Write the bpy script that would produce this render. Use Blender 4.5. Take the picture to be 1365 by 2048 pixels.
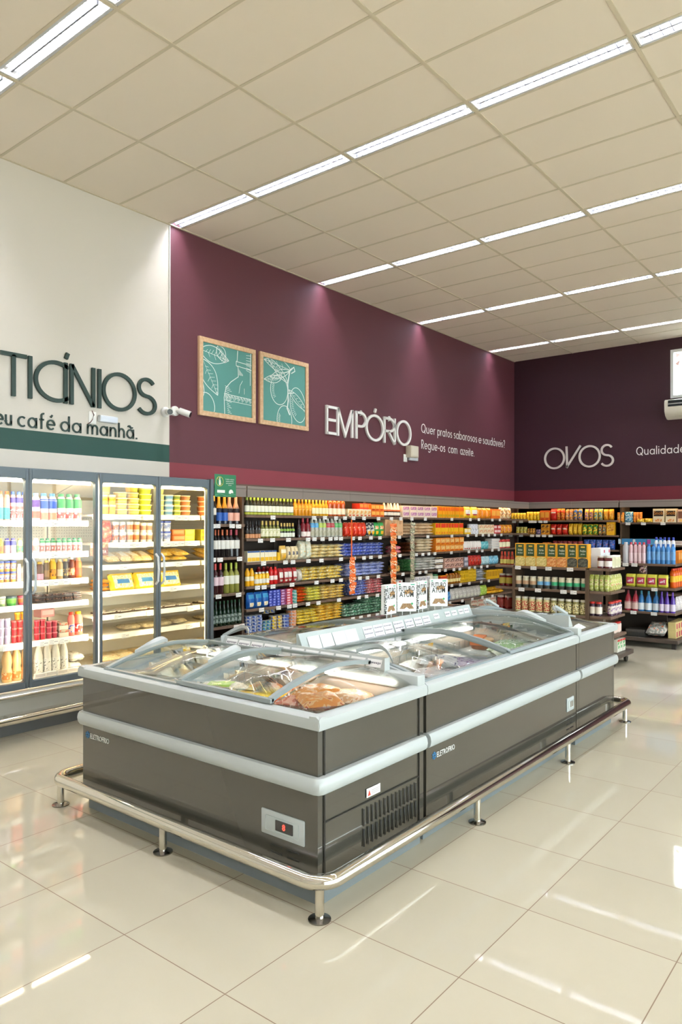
import bpy, bmesh, math, random
from mathutils import Vector, Matrix
random.seed(7)
S = bpy.context.scene
COL = S.collection
PI = math.pi
for o in list(bpy.data.objects):
    bpy.data.objects.remove(o)

# ---------------------------------------------------------------- camera, light, exposure
CAM_H = 1.69
cd = bpy.data.cameras.new('camera')
cam = bpy.data.objects.new('camera', cd)
COL.objects.link(cam)
cam.location = (0, 0, CAM_H)
cam.rotation_euler = (PI / 2, 0, math.radians(38.592 - 90))
cd.sensor_fit = 'HORIZONTAL'
cd.sensor_width = 36.0
cd.lens = 1457.4 / 1365 * 36
cd.shift_x = (682.5 - 686.94) / 1365
cd.shift_y = (1050.03 - 1024) / 1365
cd.clip_start = 0.05
cd.clip_end = 200
S.camera = cam

W = bpy.data.worlds.new('sky')
S.world = W
W.use_nodes = True
W.node_tree.nodes['Background'].inputs[0].default_value = (0.86, 0.93, 1.0, 1)
W.node_tree.nodes['Background'].inputs[1].default_value = 8.0

S.view_settings.view_transform = 'Standard'
S.view_settings.look = 'None'
S.view_settings.exposure = 0.47
S.view_settings.gamma = 1.0
S.view_settings.use_curve_mapping = False

TUBE_POWER = 140.0        # ceiling tubes
FRIDGE_LED = 42.0        # strips behind the fridge mullions

# ---------------------------------------------------------------- materials
def lin(h):
    h = h.lstrip('#')
    c = [int(h[i:i + 2], 16) / 255 for i in (0, 2, 4)]
    return tuple(v / 12.92 if v <= .04045 else ((v + .055) / 1.055) ** 2.4 for v in c) + (1,)

_M = {}
def bsdf(name):
    m = bpy.data.materials.new(name)
    m.use_nodes = True
    nt = m.node_tree
    return m, nt, nt.nodes['Principled BSDF']

def m(spec, rough=.4, metal=0.0, coat=0.0, bump=0.0, bscale=200, scale=14):
    """Plain colour 'rrggbb', or a printed pattern 'rrggbb|rrggbb|rrggbb'."""
    key = (spec, rough, metal, coat, bump, scale)
    if key in _M:
        return _M[key]
    mt, nt, b = bsdf('m_' + spec.replace('|', '_'))
    cs = spec.split('|')
    b.inputs['Roughness'].default_value = rough
    b.inputs['Metallic'].default_value = metal
    b.inputs['Coat Weight'].default_value = coat
    if len(cs) == 1:
        b.inputs['Base Color'].default_value = lin(cs[0])
    else:
        tc = nt.nodes.new('ShaderNodeTexCoord')
        nz = nt.nodes.new('ShaderNodeTexNoise')
        nz.inputs['Scale'].default_value = scale
        nz.inputs['Detail'].default_value = 2
        nt.links.new(tc.outputs['Object'], nz.inputs['Vector'])
        r = nt.nodes.new('ShaderNodeValToRGB')
        r.color_ramp.interpolation = 'CONSTANT'
        r.color_ramp.elements[0].position = 0
        r.color_ramp.elements[0].color = lin(cs[0])
        r.color_ramp.elements[1].position = .5 if len(cs) == 3 else .52
        r.color_ramp.elements[1].color = lin(cs[1])
        if len(cs) > 2:
            e = r.color_ramp.elements.new(.61)
            e.color = lin(cs[2])
        nt.links.new(nz.outputs['Fac'], r.inputs['Fac'])
        nt.links.new(r.outputs['Color'], b.inputs['Base Color'])
    if bump:
        nz = nt.nodes.new('ShaderNodeTexNoise')
        nz.inputs['Scale'].default_value = bscale
        tc = nt.nodes.new('ShaderNodeTexCoord')
        nt.links.new(tc.outputs['Object'], nz.inputs['Vector'])
        bp = nt.nodes.new('ShaderNodeBump')
        bp.inputs['Strength'].default_value = bump
        bp.inputs['Distance'].default_value = .002
        nt.links.new(nz.outputs['Fac'], bp.inputs['Height'])
        nt.links.new(bp.outputs['Normal'], b.inputs['Normal'])
    _M[key] = mt
    return mt

def emit(spec, strength):
    key = ('emit', spec, strength)
    if key not in _M:
        mt, nt, b = bsdf('glow_' + spec)
        b.inputs['Base Color'].default_value = lin(spec)
        b.inputs['Emission Color'].default_value = lin(spec)
        b.inputs['Emission Strength'].default_value = strength
        _M[key] = mt
    return _M[key]

def glass(tint='f4f8f6', ior=1.45, rough=0.0):
    key = ('glass', tint, ior)
    if key not in _M:
        mt = bpy.data.materials.new('clear_glass')
        mt.use_nodes = True
        nt = mt.node_tree
        nt.nodes.clear()
        out = nt.nodes.new('ShaderNodeOutputMaterial')
        mix = nt.nodes.new('ShaderNodeMixShader')
        tr = nt.nodes.new('ShaderNodeBsdfTransparent')
        gl = nt.nodes.new('ShaderNodeBsdfGlossy')
        geo = nt.nodes.new('ShaderNodeNewGeometry')
        dot = nt.nodes.new('ShaderNodeVectorMath')
        dot.operation = 'DOT_PRODUCT'
        nt.links.new(geo.outputs['Normal'], dot.inputs[0])
        nt.links.new(geo.outputs['Incoming'], dot.inputs[1])
        prev = dot.outputs['Value']
        f0 = ((ior - 1) / (ior + 1)) ** 2
        for op, v in (('ABSOLUTE', None), ('SUBTRACT', 1.0), ('ABSOLUTE', None), ('POWER', 5.0), ('MULTIPLY', 1 - f0), ('ADD', f0)):
            n = nt.nodes.new('ShaderNodeMath')
            n.operation = op
            nt.links.new(prev, n.inputs[0])
            if v is not None: n.inputs[1].default_value = v
            prev = n.outputs[0]
        gl.inputs['Roughness'].default_value = rough
        tr.inputs['Color'].default_value = lin(tint)
        nt.links.new(prev, mix.inputs[0])
        nt.links.new(tr.outputs[0], mix.inputs[1])
        nt.links.new(gl.outputs[0], mix.inputs[2])
        nt.links.new(mix.outputs[0], out.inputs[0])
        _M[key] = mt
    return _M[key]

# ---------------------------------------------------------------- mesh helpers
class MB:
    def __init__(self):
        self.bm = bmesh.new()
    def quad(self, pts):
        return self.bm.faces.new([self.bm.verts.new(p) for p in pts])
    def box(self, x0, x1, y0, y1, z0, z1, bev=0.0, seg=2):
        r = bmesh.ops.create_cube(self.bm, size=1)
        vs = r['verts']
        for v in vs:
            v.co = Vector((x0 + (v.co.x + .5) * (x1 - x0), y0 + (v.co.y + .5) * (y1 - y0), z0 + (v.co.z + .5) * (z1 - z0)))
        if bev:
            es = list({e for v in vs for e in v.link_edges})
            bmesh.ops.bevel(self.bm, geom=es, offset=bev, segments=seg, affect='EDGES', profile=.5)
        return self
    def prism(self, pts, a0, a1, axis='x'):
        """Closed 2D outline extruded along an axis; outline is (y,z), (x,z) or (x,y)."""
        def P(p, a):
            return {'x': (a, p[0], p[1]), 'y': (p[0], a, p[1]), 'z': (p[0], p[1], a)}[axis]
        A = [self.bm.verts.new(P(p, a0)) for p in pts]
        B = [self.bm.verts.new(P(p, a1)) for p in pts]
        n = len(pts)
        self.bm.faces.new(A)
        self.bm.faces.new(B[::-1])
        for i in range(n):
            self.bm.faces.new((A[i], B[i], B[(i + 1) % n], A[(i + 1) % n]))
        return self
    def lathe(self, prof, seg=16, c=(0, 0, 0), cap=True, sx=1.0, sy=1.0):
        rings = []
        for r, z in prof:
            rings.append([self.bm.verts.new((c[0] + sx * r * math.cos(2 * PI * i / seg), c[1] + sy * r * math.sin(2 * PI * i / seg), c[2] + z)) for i in range(seg)])
        for a, b in zip(rings, rings[1:]):
            for i in range(seg):
                self.bm.faces.new((a[i], a[(i + 1) % seg], b[(i + 1) % seg], b[i]))
        if cap:
            self.bm.faces.new(rings[0][::-1])
            self.bm.faces.new(rings[-1])
        return self
    def tube(self, path, r, seg=12, closed=False, cap=True):
        path = [Vector(p) for p in path]
        n = len(path)
        rings = []
        up = Vector((0, 0, 1))
        for i, p in enumerate(path):
            a = path[(i - 1) % n] if (closed or i > 0) else p
            b = path[(i + 1) % n] if (closed or i < n - 1) else p
            t = (b - a).normalized()
            u = t.cross(up)
            if u.length < 1e-3:
                u = t.cross(Vector((1, 0, 0)))
            u.normalize()
            w = u.cross(t)
            rings.append([self.bm.verts.new(p + u * r * math.cos(2 * PI * k / seg) + w * r * math.sin(2 * PI * k / seg)) for k in range(seg)])
        m_ = n if closed else n - 1
        for i in range(m_):
            a, b = rings[i], rings[(i + 1) % n]
            for k in range(seg):
                self.bm.faces.new((a[k], a[(k + 1) % seg], b[(k + 1) % seg], b[k]))
        if cap and not closed:
            self.bm.faces.new(rings[0])
            self.bm.faces.new(rings[-1][::-1])
        return self
    def sweep(self, path, prof, closed=False):
        """Sweep a profile (side, up) along a level path; side points left of travel."""
        path = [Vector(p) for p in path]
        n = len(path)
        rings = []
        for i, p in enumerate(path):
            a = path[(i - 1) % n] if (closed or i > 0) else p
            b = path[(i + 1) % n] if (closed or i < n - 1) else p
            t = (b - a)
            t.z = 0
            t.normalize()
            s = Vector((-t.y, t.x, 0))
            rings.append([self.bm.verts.new(p + s * q[0] + Vector((0, 0, q[1]))) for q in prof])
        k = len(prof)
        for i in range(n if closed else n - 1):
            a, b = rings[i], rings[(i + 1) % n]
            for j in range(k):
                self.bm.faces.new((a[j], a[(j + 1) % k], b[(j + 1) % k], b[j]))
        if not closed:
            self.bm.faces.new(rings[0])
            self.bm.faces.new(rings[-1][::-1])
        return self
    def ribbon(self, pts, w, y0, y1, closed=False):
        """Flat stroke of width w through 2D points (x,z), with thickness y0..y1."""
        P = [Vector((p[0], p[1])) for p in pts]
        n = len(P)
        L, R = [], []
        for i in range(n):
            a = P[(i - 1) % n] if (closed or i > 0) else None
            b = P[(i + 1) % n] if (closed or i < n - 1) else None
            d1 = (P[i] - a).normalized() if a is not None else None
            d2 = (b - P[i]).normalized() if b is not None else None
            if d1 is None: d1 = d2
            if d2 is None: d2 = d1
            n1 = Vector((-d1.y, d1.x)); n2 = Vector((-d2.y, d2.x))
            nn = n1 + n2
            nn = nn.normalized() if nn.length > 1e-6 else n1
            k = 1 / max(.45, nn.dot(n1))
            L.append(P[i] + nn * w / 2 * k); R.append(P[i] - nn * w / 2 * k)
        V = [[self.bm.verts.new((q.x, y, q.y)) for q in (l, r)] for l, r in zip(L, R) for y in (y0, y1)]
        F = [V[2 * i] + V[2 * i + 1] for i in range(n)]   # L0 R0 L1 R1
        for i in range(n if closed else n - 1):
            a, b = F[i], F[(i + 1) % n]
            for q in ((0, 1), (3, 2), (1, 3), (2, 0)):
                self.bm.faces.new((a[q[0]], a[q[1]], b[q[1]], b[q[0]]))
        if not closed:
            for a in (F[0], F[-1]):
                self.bm.faces.new((a[0], a[1], a[3], a[2]))
        return self
    def mesh(self, name, mt, smooth=True):
        me = bpy.data.meshes.new(name)
        bmesh.ops.recalc_face_normals(self.bm, faces=self.bm.faces)
        self.bm.to_mesh(me)
        self.bm.free()
        me.materials.append(mt)
        if smooth:
            me.shade_smooth()
            me.set_sharp_from_angle(angle=math.radians(38))
        return me
    def obj(self, name, mt, parent=None, smooth=True):
        return add(name, self.mesh(name, mt, smooth), parent)

def add(name, me, parent=None):
    o = bpy.data.objects.new(name, me)
    COL.objects.link(o)
    if parent is not None:
        o.parent = parent
    return o

def tag(o, label=None, cat=None, group=None, kind=None):
    if label: o['label'] = label
    if cat: o['category'] = cat
    if group: o['group'] = group
    if kind: o['kind'] = kind
    return o

def thing(name, label, cat, loc=(0, 0, 0), rz=0.0, group=None):
    o = bpy.data.objects.new(name, None)
    COL.objects.link(o)
    o.empty_display_size = .1
    o.location = loc
    o.rotation_euler = (0, 0, rz)
    return tag(o, label, cat, group)

def struct(mb, name, mt, smooth=False):
    return tag(mb.obj(name, mt, None, smooth), kind='structure')

ORD = 'first second third fourth fifth sixth seventh eighth ninth tenth eleventh twelfth thirteenth fourteenth fifteenth sixteenth seventeenth eighteenth nineteenth twentieth'.split()

# ---------------------------------------------------------------- lettering
def arc(cx, cz, rx, rz, a0, a1, n=20):
    return [(cx + rx * math.cos(math.radians(a0 + (a1 - a0) * i / n)), cz + rz * math.sin(math.radians(a0 + (a1 - a0) * i / n))) for i in range(n + 1)]

XH = .66
def bowl(x=.33):
    return ('c', arc(.33, XH / 2, .29, XH / 2 - .04, 0, 360, 28)[:-1])
GL = {
    'T': (.62, [[(.0, .96), (.62, .96)], [(.31, .96), (.31, 0)]]),
    'I': (.1, [[(.05, 0), (.05, 1)]]),
    'Í': (.1, [[(.05, 0), (.05, 1)], [(.06, 1.1), (.11, 1.24)]]),
    'C': (.74, [arc(.5, .5, .46, .46, 52, 308, 30)]),
    'N': (.68, [[(.05, 0), (.05, 1)], [(.05, .98), (.63, .02)], [(.63, 0), (.63, 1)]]),
    'O': (1.0, [('c', arc(.5, .5, .46, .46, 0, 360, 40)[:-1])]),
    'Ó': (1.0, [('c', arc(.5, .5, .46, .46, 0, 360, 40)[:-1]), [(.5, 1.08), (.55, 1.22)]]),
    'S': (.6, [arc(.3, .735, .23, .225, 30, 270, 18)[:-1] + arc(.3, .27, .26, .235, 90, -150, 18)]),
    'E': (.5, [[(.05, 0), (.05, 1)], [(.05, .95), (.5, .95)], [(.05, .51), (.46, .51)], [(.05, .05), (.5, .05)]]),
    'M': (.84, [[(.05, 0), (.05, 1)], [(.05, .98), (.42, .06), (.79, .98)], [(.79, 1), (.79, 0)]]),
    'P': (.52, [[(.05, 0), (.05, 1)], [(.05, .955), (.25, .955)] + arc(.25, .71, .235, .245, 90, -90, 14) + [(.05, .465)]]),
    'R': (.54, [[(.05, 0), (.05, 1)], [(.05, .955), (.25, .955)] + arc(.25, .71, .235, .245, 90, -90, 14) + [(.05, .465)], [(.22, .465), (.5, 0)]]),
    'V': (.62, [[(.05, 1), (.08, .03)], [(.05, .02), (.6, 1)]]),
    'Q': (.9, [('c', arc(.45, .5, .42, .46, 0, 360, 36)[:-1]), [(.55, .28), (.85, -.06)]]),
    'a': (.68, [bowl(), [(.63, 0), (.63, XH)]]),
    'á': (.68, [bowl(), [(.63, 0), (.63, XH)], [(.34, .8), (.46, .96)]]),
    'ã': (.68, [bowl(), [(.63, 0), (.63, XH)], [(.14, .8)] + arc(.24, .82, .1, .07, 180, 0, 8) + arc(.44, .82, .1, .07, 180, 360, 8)]),
    'b': (.68, [('c', arc(.38, XH / 2, .29, XH / 2 - .04, 0, 360, 28)[:-1]), [(.05, 0), (.05, 1.02)]]),
    'c': (.56, [arc(.33, XH / 2, .29, XH / 2 - .04, 50, 310, 22)]),
    'd': (.68, [bowl(), [(.63, 0), (.63, 1.02)]]),
    'e': (.64, [[(.04, XH / 2), (.6, XH / 2)] + arc(.33, XH / 2, .29, XH / 2 - .04, 5, 315, 26)]),
    'é': (.64, [[(.04, XH / 2), (.6, XH / 2)] + arc(.33, XH / 2, .29, XH / 2 - .04, 5, 315, 26), [(.32, .8), (.44, .96)]]),
    'f': (.36, [arc(.3, .84, .15, .15, 70, 180, 10) + [(.15, 0)], [(.0, .6), (.34, .6)]]),
    'g': (.68, [bowl(), [(.63, XH), (.63, -.08)] + arc(.35, -.08, .28, .2, 0, -150, 14)]),
    'h': (.58, [[(.05, 0), (.05, 1.02)], [(.05, .36)] + arc(.29, .38, .24, .24, 180, 0, 14) + [(.53, 0)]]),
    'i': (.1, [[(.05, 0), (.05, XH)], [(.05, .82), (.05, .92)]]),
    'l': (.1, [[(.05, 0), (.05, 1.02)]]),
    'm': (.94, [[(.05, 0), (.05, XH)], [(.05, .38)] + arc(.255, .42, .205, .2, 180, 0, 14) + [(.46, 0)], [(.46, .38)] + arc(.675, .42, .215, .2, 180, 0, 14) + [(.89, 0)]]),
    'n': (.58, [[(.05, 0), (.05, XH)], [(.05, .36)] + arc(.29, .38, .24, .24, 180, 0, 14) + [(.53, 0)]]),
    'o': (.66, [bowl()]),
    'p': (.68, [('c', arc(.38, XH / 2, .29, XH / 2 - .04, 0, 360, 28)[:-1]), [(.05, -.3), (.05, XH)]]),
    'q': (.68, [bowl(), [(.63, -.3), (.63, XH)]]),
    'r': (.34, [[(.05, 0), (.05, XH)], [(.05, .36)] + arc(.3, .36, .25, .26, 180, 80, 10)]),
    's': (.42, [arc(.21, .485, .15, .135, 30, 270, 14)[:-1] + arc(.21, .195, .17, .155, 90, -150, 14)]),
    't': (.34, [[(.15, .9), (.15, 0)], [(0, .6), (.33, .6)]]),
    'u': (.58, [[(.05, XH), (.05, .28)] + arc(.29, .28, .24, .24, 180, 360, 14) + [(.53, .28)], [(.53, 0), (.53, XH)]]),
    'v': (.56, [[(.03, XH), (.28, .03), (.53, XH)]]),
    'z': (.5, [[(.03, .61), (.47, .61), (.03, .05), (.48, .05)]]),
    '?': (.46, [arc(.23, .76, .2, .2, 170, -50, 16) + [(.23, .42), (.23, .26)], [(.23, .0), (.23, .1)]]),
    '.': (.12, [[(.06, 0), (.06, .11)]]),
    '-': (.36, [[(.02, .33), (.34, .33)]]),
}
def glyph(mb, ch, x, z, h, sx, w, y0, y1):
    for st in GL[ch][1]:
        closed = isinstance(st, tuple)
        pts = st[1] if closed else st
        mb.ribbon([(x + p[0] * h * sx, z + p[1] * h) for p in pts], w, y0, y1, closed)

def font_mesh(text, size, mt, depth=.0006, sx=1.0, align='CENTER', bold=0.0):
    """Built-in font text as a mesh in the x,z plane facing -y."""
    cu = bpy.data.curves.new('text', 'FONT')
    cu.body = text
    cu.size = size
    cu.align_x = align
    cu.extrude = depth
    cu.offset = bold
    cu.resolution_u = 2
    ob = bpy.data.objects.new('text', cu)
    COL.objects.link(ob)
    dg = bpy.context.evaluated_depsgraph_get()
    me = bpy.data.meshes.new_from_object(ob.evaluated_get(dg))
    bpy.data.objects.remove(ob)
    me.transform(Matrix.Rotation(PI / 2, 4, 'X') @ Matrix.Scale(sx, 4, (1, 0, 0)))
    me.materials.clear()
    me.materials.append(mt)
    return me

# measured positions (metres)
BOARD_BIG = [(0.116, 0.11), (0.236, 0.114), (0.365, 0.123), (0.49, 0.12)]
BOARD_MID = [(0.678, 0.109), (0.797, 0.109), (0.911, 0.103), (1.045, 0.122), (1.182, 0.106), (1.303, 0.099), (1.418, 0.097)]
BOARD_SMALL = [(1.571, 0.077), (1.741, 0.075), (1.844, 0.077), (1.953, 0.072), (2.044, 0.074)]
TUNA = [
    (4.291, 2.985, 3, 'white tuna carton turned edge-on, first from the fridge end of the card board'),
    (4.491, 2.985, -46, 'white tuna carton with its front shown, second from the fridge end'),
    (4.710, 2.985, 3, 'white tuna carton turned edge-on, third from the fridge end'),
    (4.944, 2.985, -46, 'white tuna carton with its front shown, last along the card board'),
]
FZ1 = [1.724, 1.459, 1.228, 1.035, 0.73]
FZ2 = [1.783, 1.528, 1.328, 1.09, 0.88, 0.702]

# ================================================================ THE ROOM
WALL_Y, BACK_X, CEIL_Z = 6.53, 13.77, 5.01
RX0, RY0 = -5.0, -6.5                      # walls behind the viewer
TILE, FX, FY = .611, 1.786, 1.971

def floor_material():
    mt, nt, b = bsdf('polished_porcelain_tile')
    N = nt.nodes.new; L = nt.links.new
    geo = N('ShaderNodeNewGeometry'); sep = N('ShaderNodeSeparateXYZ')
    L(geo.outputs['Position'], sep.inputs[0])
    def math_(op, a, bb=None):
        n = N('ShaderNodeMath'); n.operation = op
        for i, v in enumerate((a, bb)):
            if v is None: continue
            if isinstance(v, (int, float)): n.inputs[i].default_value = v
            else: L(v, n.inputs[i])
        return n.outputs[0]
    g = []; ids = []
    for ax, off in ((0, FX), (1, FY)):
        q = math_('DIVIDE', math_('SUBTRACT', sep.outputs[ax], off), TILE)
        fr = math_('FRACT', math_('ADD', q, 50.5))
        g.append(math_('ABSOLUTE', math_('SUBTRACT', fr, .5)))
        ids.append(math_('FLOOR', math_('ADD', q, 50.0)))
    near = math_('MINIMUM', g[0], g[1])
    grout = math_('LESS_THAN', near, .0034)
    rnd = N('ShaderNodeTexWhiteNoise'); rnd.noise_dimensions = '2D'
    cmb = N('ShaderNodeCombineXYZ'); L(ids[0], cmb.inputs[0]); L(ids[1], cmb.inputs[1]); L(cmb.outputs[0], rnd.inputs[0])
    nz = N('ShaderNodeTexNoise'); nz.inputs['Scale'].default_value = 3.5; L(geo.outputs['Position'], nz.inputs['Vector'])
    f = math_('ADD', math_('MULTIPLY', rnd.outputs[0], .5), math_('MULTIPLY', nz.outputs[0], .5))
    mx = N('ShaderNodeMix'); mx.data_type = 'RGBA'; L(f, mx.inputs[0])
    mx.inputs[6].default_value = lin('b2ab96'); mx.inputs[7].default_value = lin('b9b29d')
    mg = N('ShaderNodeMix'); mg.data_type = 'RGBA'; L(grout, mg.inputs[0])
    L(mx.outputs[2], mg.inputs[6]); mg.inputs[7].default_value = lin('7a6652')
    L(mg.outputs[2], b.inputs['Base Color'])
    L(math_('ADD', math_('MULTIPLY', grout, .5), .03), b.inputs['Roughness'])
    b.inputs['IOR'].default_value = 1.37
    return mt

def band_wall_material(name, stops, axis_split=None):
    """Painted wall: horizontal bands by height; left/right of x = axis_split use stops[0] / stops[1]."""
    mt, nt, b = bsdf(name)
    N = nt.nodes.new; L = nt.links.new
    geo = N('ShaderNodeNewGeometry'); sep = N('ShaderNodeSeparateXYZ'); L(geo.outputs['Position'], sep.inputs[0])
    def gt(sock, v):
        n = N('ShaderNodeMath'); n.operation = 'GREATER_THAN'; L(sock, n.inputs[0]); n.inputs[1].default_value = v
        return n.outputs[0]
    def mixc(f, a, c):
        n = N('ShaderNodeMix'); n.data_type = 'RGBA'; L(f, n.inputs[0])
        for i, v in ((6, a), (7, c)):
            if isinstance(v, str): n.inputs[i].default_value = lin(v)
            else: L(v, n.inputs[i])
        return n.outputs[2]
    def bands(st):
        base, rest = st[0], st[1:]
        c = base
        for z, col in rest:
            c = mixc(gt(sep.outputs[2], z), c, col)
        return c
    c = bands(stops[0])
    if axis_split is not None:
        c = mixc(gt(sep.outputs[0], axis_split), c, bands(stops[1]))
    L(c, b.inputs['Base Color'])
    b.inputs['Roughness'].default_value = .55
    nz = N('ShaderNodeTexNoise'); nz.inputs['Scale'].default_value = 90; L(geo.outputs['Position'], nz.inputs['Vector'])
    bp = N('ShaderNodeBump'); bp.inputs['Strength'].default_value = .15; bp.inputs['Distance'].default_value = .003
    L(nz.outputs[0], bp.inputs['Height']); L(bp.outputs[0], b.inputs['Normal'])
    return mt

struct(MB().box(RX0, BACK_X + .2, RY0, WALL_Y + .2, -.1, 0), 'floor', floor_material())
CEIL_C = 'eee2d1'
struct(MB().box(RX0, BACK_X + .2, RY0, WALL_Y + .2, CEIL_Z + .16, CEIL_Z + .26), 'ceiling', m('8a857c', .8))
BURG = ('84808a', (0, '5b2c3b'))
struct(MB().box(RX0, BACK_X + .2, WALL_Y, WALL_Y + .2, 0, CEIL_Z + .16), 'wall_left',
       band_wall_material('painted_wall_two_tone', [['d8d1c6', (2.382, '1f4a41'), (2.574, 'd8d1c6')], ['6b5648', (2.19, '863740'), (2.385, '5e3039')]], 5.098))
# wall with the high barred window
WY0, WY1, WZ0, WZ1 = 2.2, 3.53, 3.94, 4.80
bw = MB()
for y0, y1, z0, z1 in ((WY1, WALL_Y, 0, CEIL_Z + .16), (RY0, WY0, 0, CEIL_Z + .16), (WY0, WY1, 0, WZ0), (WY0, WY1, WZ1, CEIL_Z + .16)):
    bw.box(BACK_X, BACK_X + .2, y0, y1, z0, z1)
struct(bw, 'wall_back', band_wall_material('painted_wall_burgundy_shaded', [['4a2a2a', (2.12, '661a25'), (2.385, '351320')]]))  # burgundy and band darkened in the colour for light falling off here
# unseen glazed shop front, added behind the viewer to brighten walls and ceiling
SX0, SX1, SZ0, SZ1 = -3.0, 12.6, .15, 3.6
wr = MB()
for a, b_, c, e in ((RX0, SX0, 0, CEIL_Z + .16), (SX1, BACK_X + .2, 0, CEIL_Z + .16), (SX0, SX1, 0, SZ0), (SX0, SX1, SZ1, CEIL_Z + .16)):
    wr.box(a, b_, RY0 - .2, RY0, c, e)
struct(wr, 'wall_right', m('d8d2c6', .6))
sf = MB()
for i in range(14):
    x = SX0 + (SX1 - SX0) * i / 13
    sf.box(x - .03, x + .03, RY0 - .14, RY0 - .06, SZ0, SZ1)
for z in (SZ0 + .03, 2.4, SZ1 - .03):
    sf.box(SX0, SX1, RY0 - .139, RY0 - .061, z - .03, z + .03)
so_ = tag(sf.obj('window_added', m('b9bcbd', .4), None, False), kind='structure')
MB().box(SX0, SX1, RY0 - .103, RY0 - .097, SZ0, SZ1).obj('pane', glass(), so_)
def portal(name, loc, rot, sx, sy):
    l = bpy.data.lights.new(name, 'AREA'); l.shape = 'RECTANGLE'; l.size = sx; l.size_y = sy; l.energy = 1; l.cycles.is_portal = True
    o = bpy.data.objects.new(name, l); COL.objects.link(o); o.location = loc; o.rotation_euler = rot
portal('added_shopfront_portal', ((SX0 + SX1) / 2, RY0 - .16, (SZ0 + SZ1) / 2), (PI / 2, 0, 0), SX1 - SX0, SZ1 - SZ0)
portal('window_portal', (BACK_X + .12, (2.2 + 3.53) / 2, 4.37), (0, PI / 2, 0), .86, 1.33)
struct(MB().box(RX0 - .2, RX0, RY0 - .2, WALL_Y + .2, 0, CEIL_Z + .16), 'wall_front', m('d8d2c6', .6))

# ceiling panels between the light slots, and the T-bar grid
PITCH, LX0, LW = 2.503, 2.574, .17
LIGHT_X = [LX0 + PITCH * k for k in range(-3, 5)]
cp = MB()
xs = sorted([RX0] + [v for x in LIGHT_X for v in (x, x + LW)] + [BACK_X])
if len(xs) % 2: xs = xs[:-1]
for a, b_ in zip(xs[0::2], xs[1::2]):
    if b_ > a: cp.box(a, b_, RY0, WALL_Y, CEIL_Z, CEIL_Z + .02)
struct(cp, 'ceiling_panels', m(CEIL_C, .85, bump=.2, bscale=400))
GY = [2.812 + 1.25 * k for k in range(-7, 3)] + [WALL_Y - .012]
gr = MB()
for x in LIGHT_X:
    for k in range(0, 4):
        xx = x + .6258 * k
        if k == 0:
            for e in (x - .012, x + LW + .012): gr.box(e - .011, e + .011, RY0, WALL_Y, CEIL_Z - .004, CEIL_Z + .001)
        elif xx < BACK_X: gr.box(xx - .012, xx + .012, RY0, WALL_Y, CEIL_Z - .004, CEIL_Z + .001)
for y in GY:
    gr.box(RX0, BACK_X, y - .014, y + .014, CEIL_Z - .0055, CEIL_Z + .001)
struct(gr, 'trim_1', m('d2c6ae', .6))

# recessed twin-tube lights
def light_parts():
    P = []
    L = 1.215
    h = MB()     # slot housing: sloped mirror sides, end plates
    D = .09
    for s in (0, 1):
        x0 = .0 if s == 0 else LW
        x1 = .03 if s == 0 else LW - .03
        h.quad([(x0, 0, 0), (x0, L, 0), (x1, L, D), (x1, 0, D)])
    h.quad([(.03, 0, D), (.03, L, D), (LW - .03, L, D), (LW - .03, 0, D)])
    P.append(('reflector', h.mesh('reflector', m('8e9096', .5, .6), False)))
    for y0, y1, y2, y3 in ((0, .012, .01, .05), (L - .012, L, L - .05, L - .01)):
        e = MB()
        e.box(.004, LW - .004, y0, y1, .0, D - .005)
        for xc in (.052, LW - .052):
            e.box(xc - .014, xc + .014, y2, y3, .03, .075)
        P.append(('end_plate', e.mesh('end_plate', m('e8e6e0', .4), False)))
    h = MB().prism([(LW / 2 - .012, D - .002), (LW / 2 - .007, .004), (LW / 2 + .007, .004), (LW / 2 + .012, D - .002)], .05, L - .05, 'y')
    P.append(('center_reflector', h.mesh('center_reflector', m('8e9096', .5, .6), False)))
    for xc in (.052, LW - .052):
        t = MB().tube([(xc, .05, .05), (xc, L - .05, .05)], .010, 8)
        P.append(('tube', t.mesh('tube', TUBE)))
    h = MB().box(.0, .022, .012, L - .012, .0, .004).box(LW - .022, LW, .012, L - .012, .0, .004)
    P.append(('side_flange', h.mesh('side_flange', m('c9cbd0', .4), False)))
    lv = MB()
    for i in range(16):
        y = .09 + i * (L - .18) / 15
        lv.prism([(.004, .004), (LW - .004, .004), (LW - .012, .038), (.012, .038)], y - .0025, y + .0025, 'y')
    P.append(('louver', lv.mesh('louver', m('b4b6be', .3, .8), False)))
    return P
TUBE = emit('f2f4ff', TUBE_POWER)
_lp = light_parts()
for k, x in enumerate(LIGHT_X):
    for j, y in enumerate(GY[:-1]):
        row = k - 2
        if x + LW > BACK_X: continue
        seen = (k >= 3)
        if seen:
            lab = f'recessed twin tube ceiling light, {ORD[len(GY) - 2 - j]} from the lettered wall in {ORD[k - 3]} light row'
        else:
            lab = 'recessed twin tube ceiling light in a row behind the viewer'
        t = thing('ceiling_light', lab, 'ceiling light', (x, y + .017, CEIL_Z), 0, 'recessed ceiling light rows' if seen else 'ceiling lights behind the viewer')
        for n, me in _lp:
            add(n, me, t)

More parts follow.
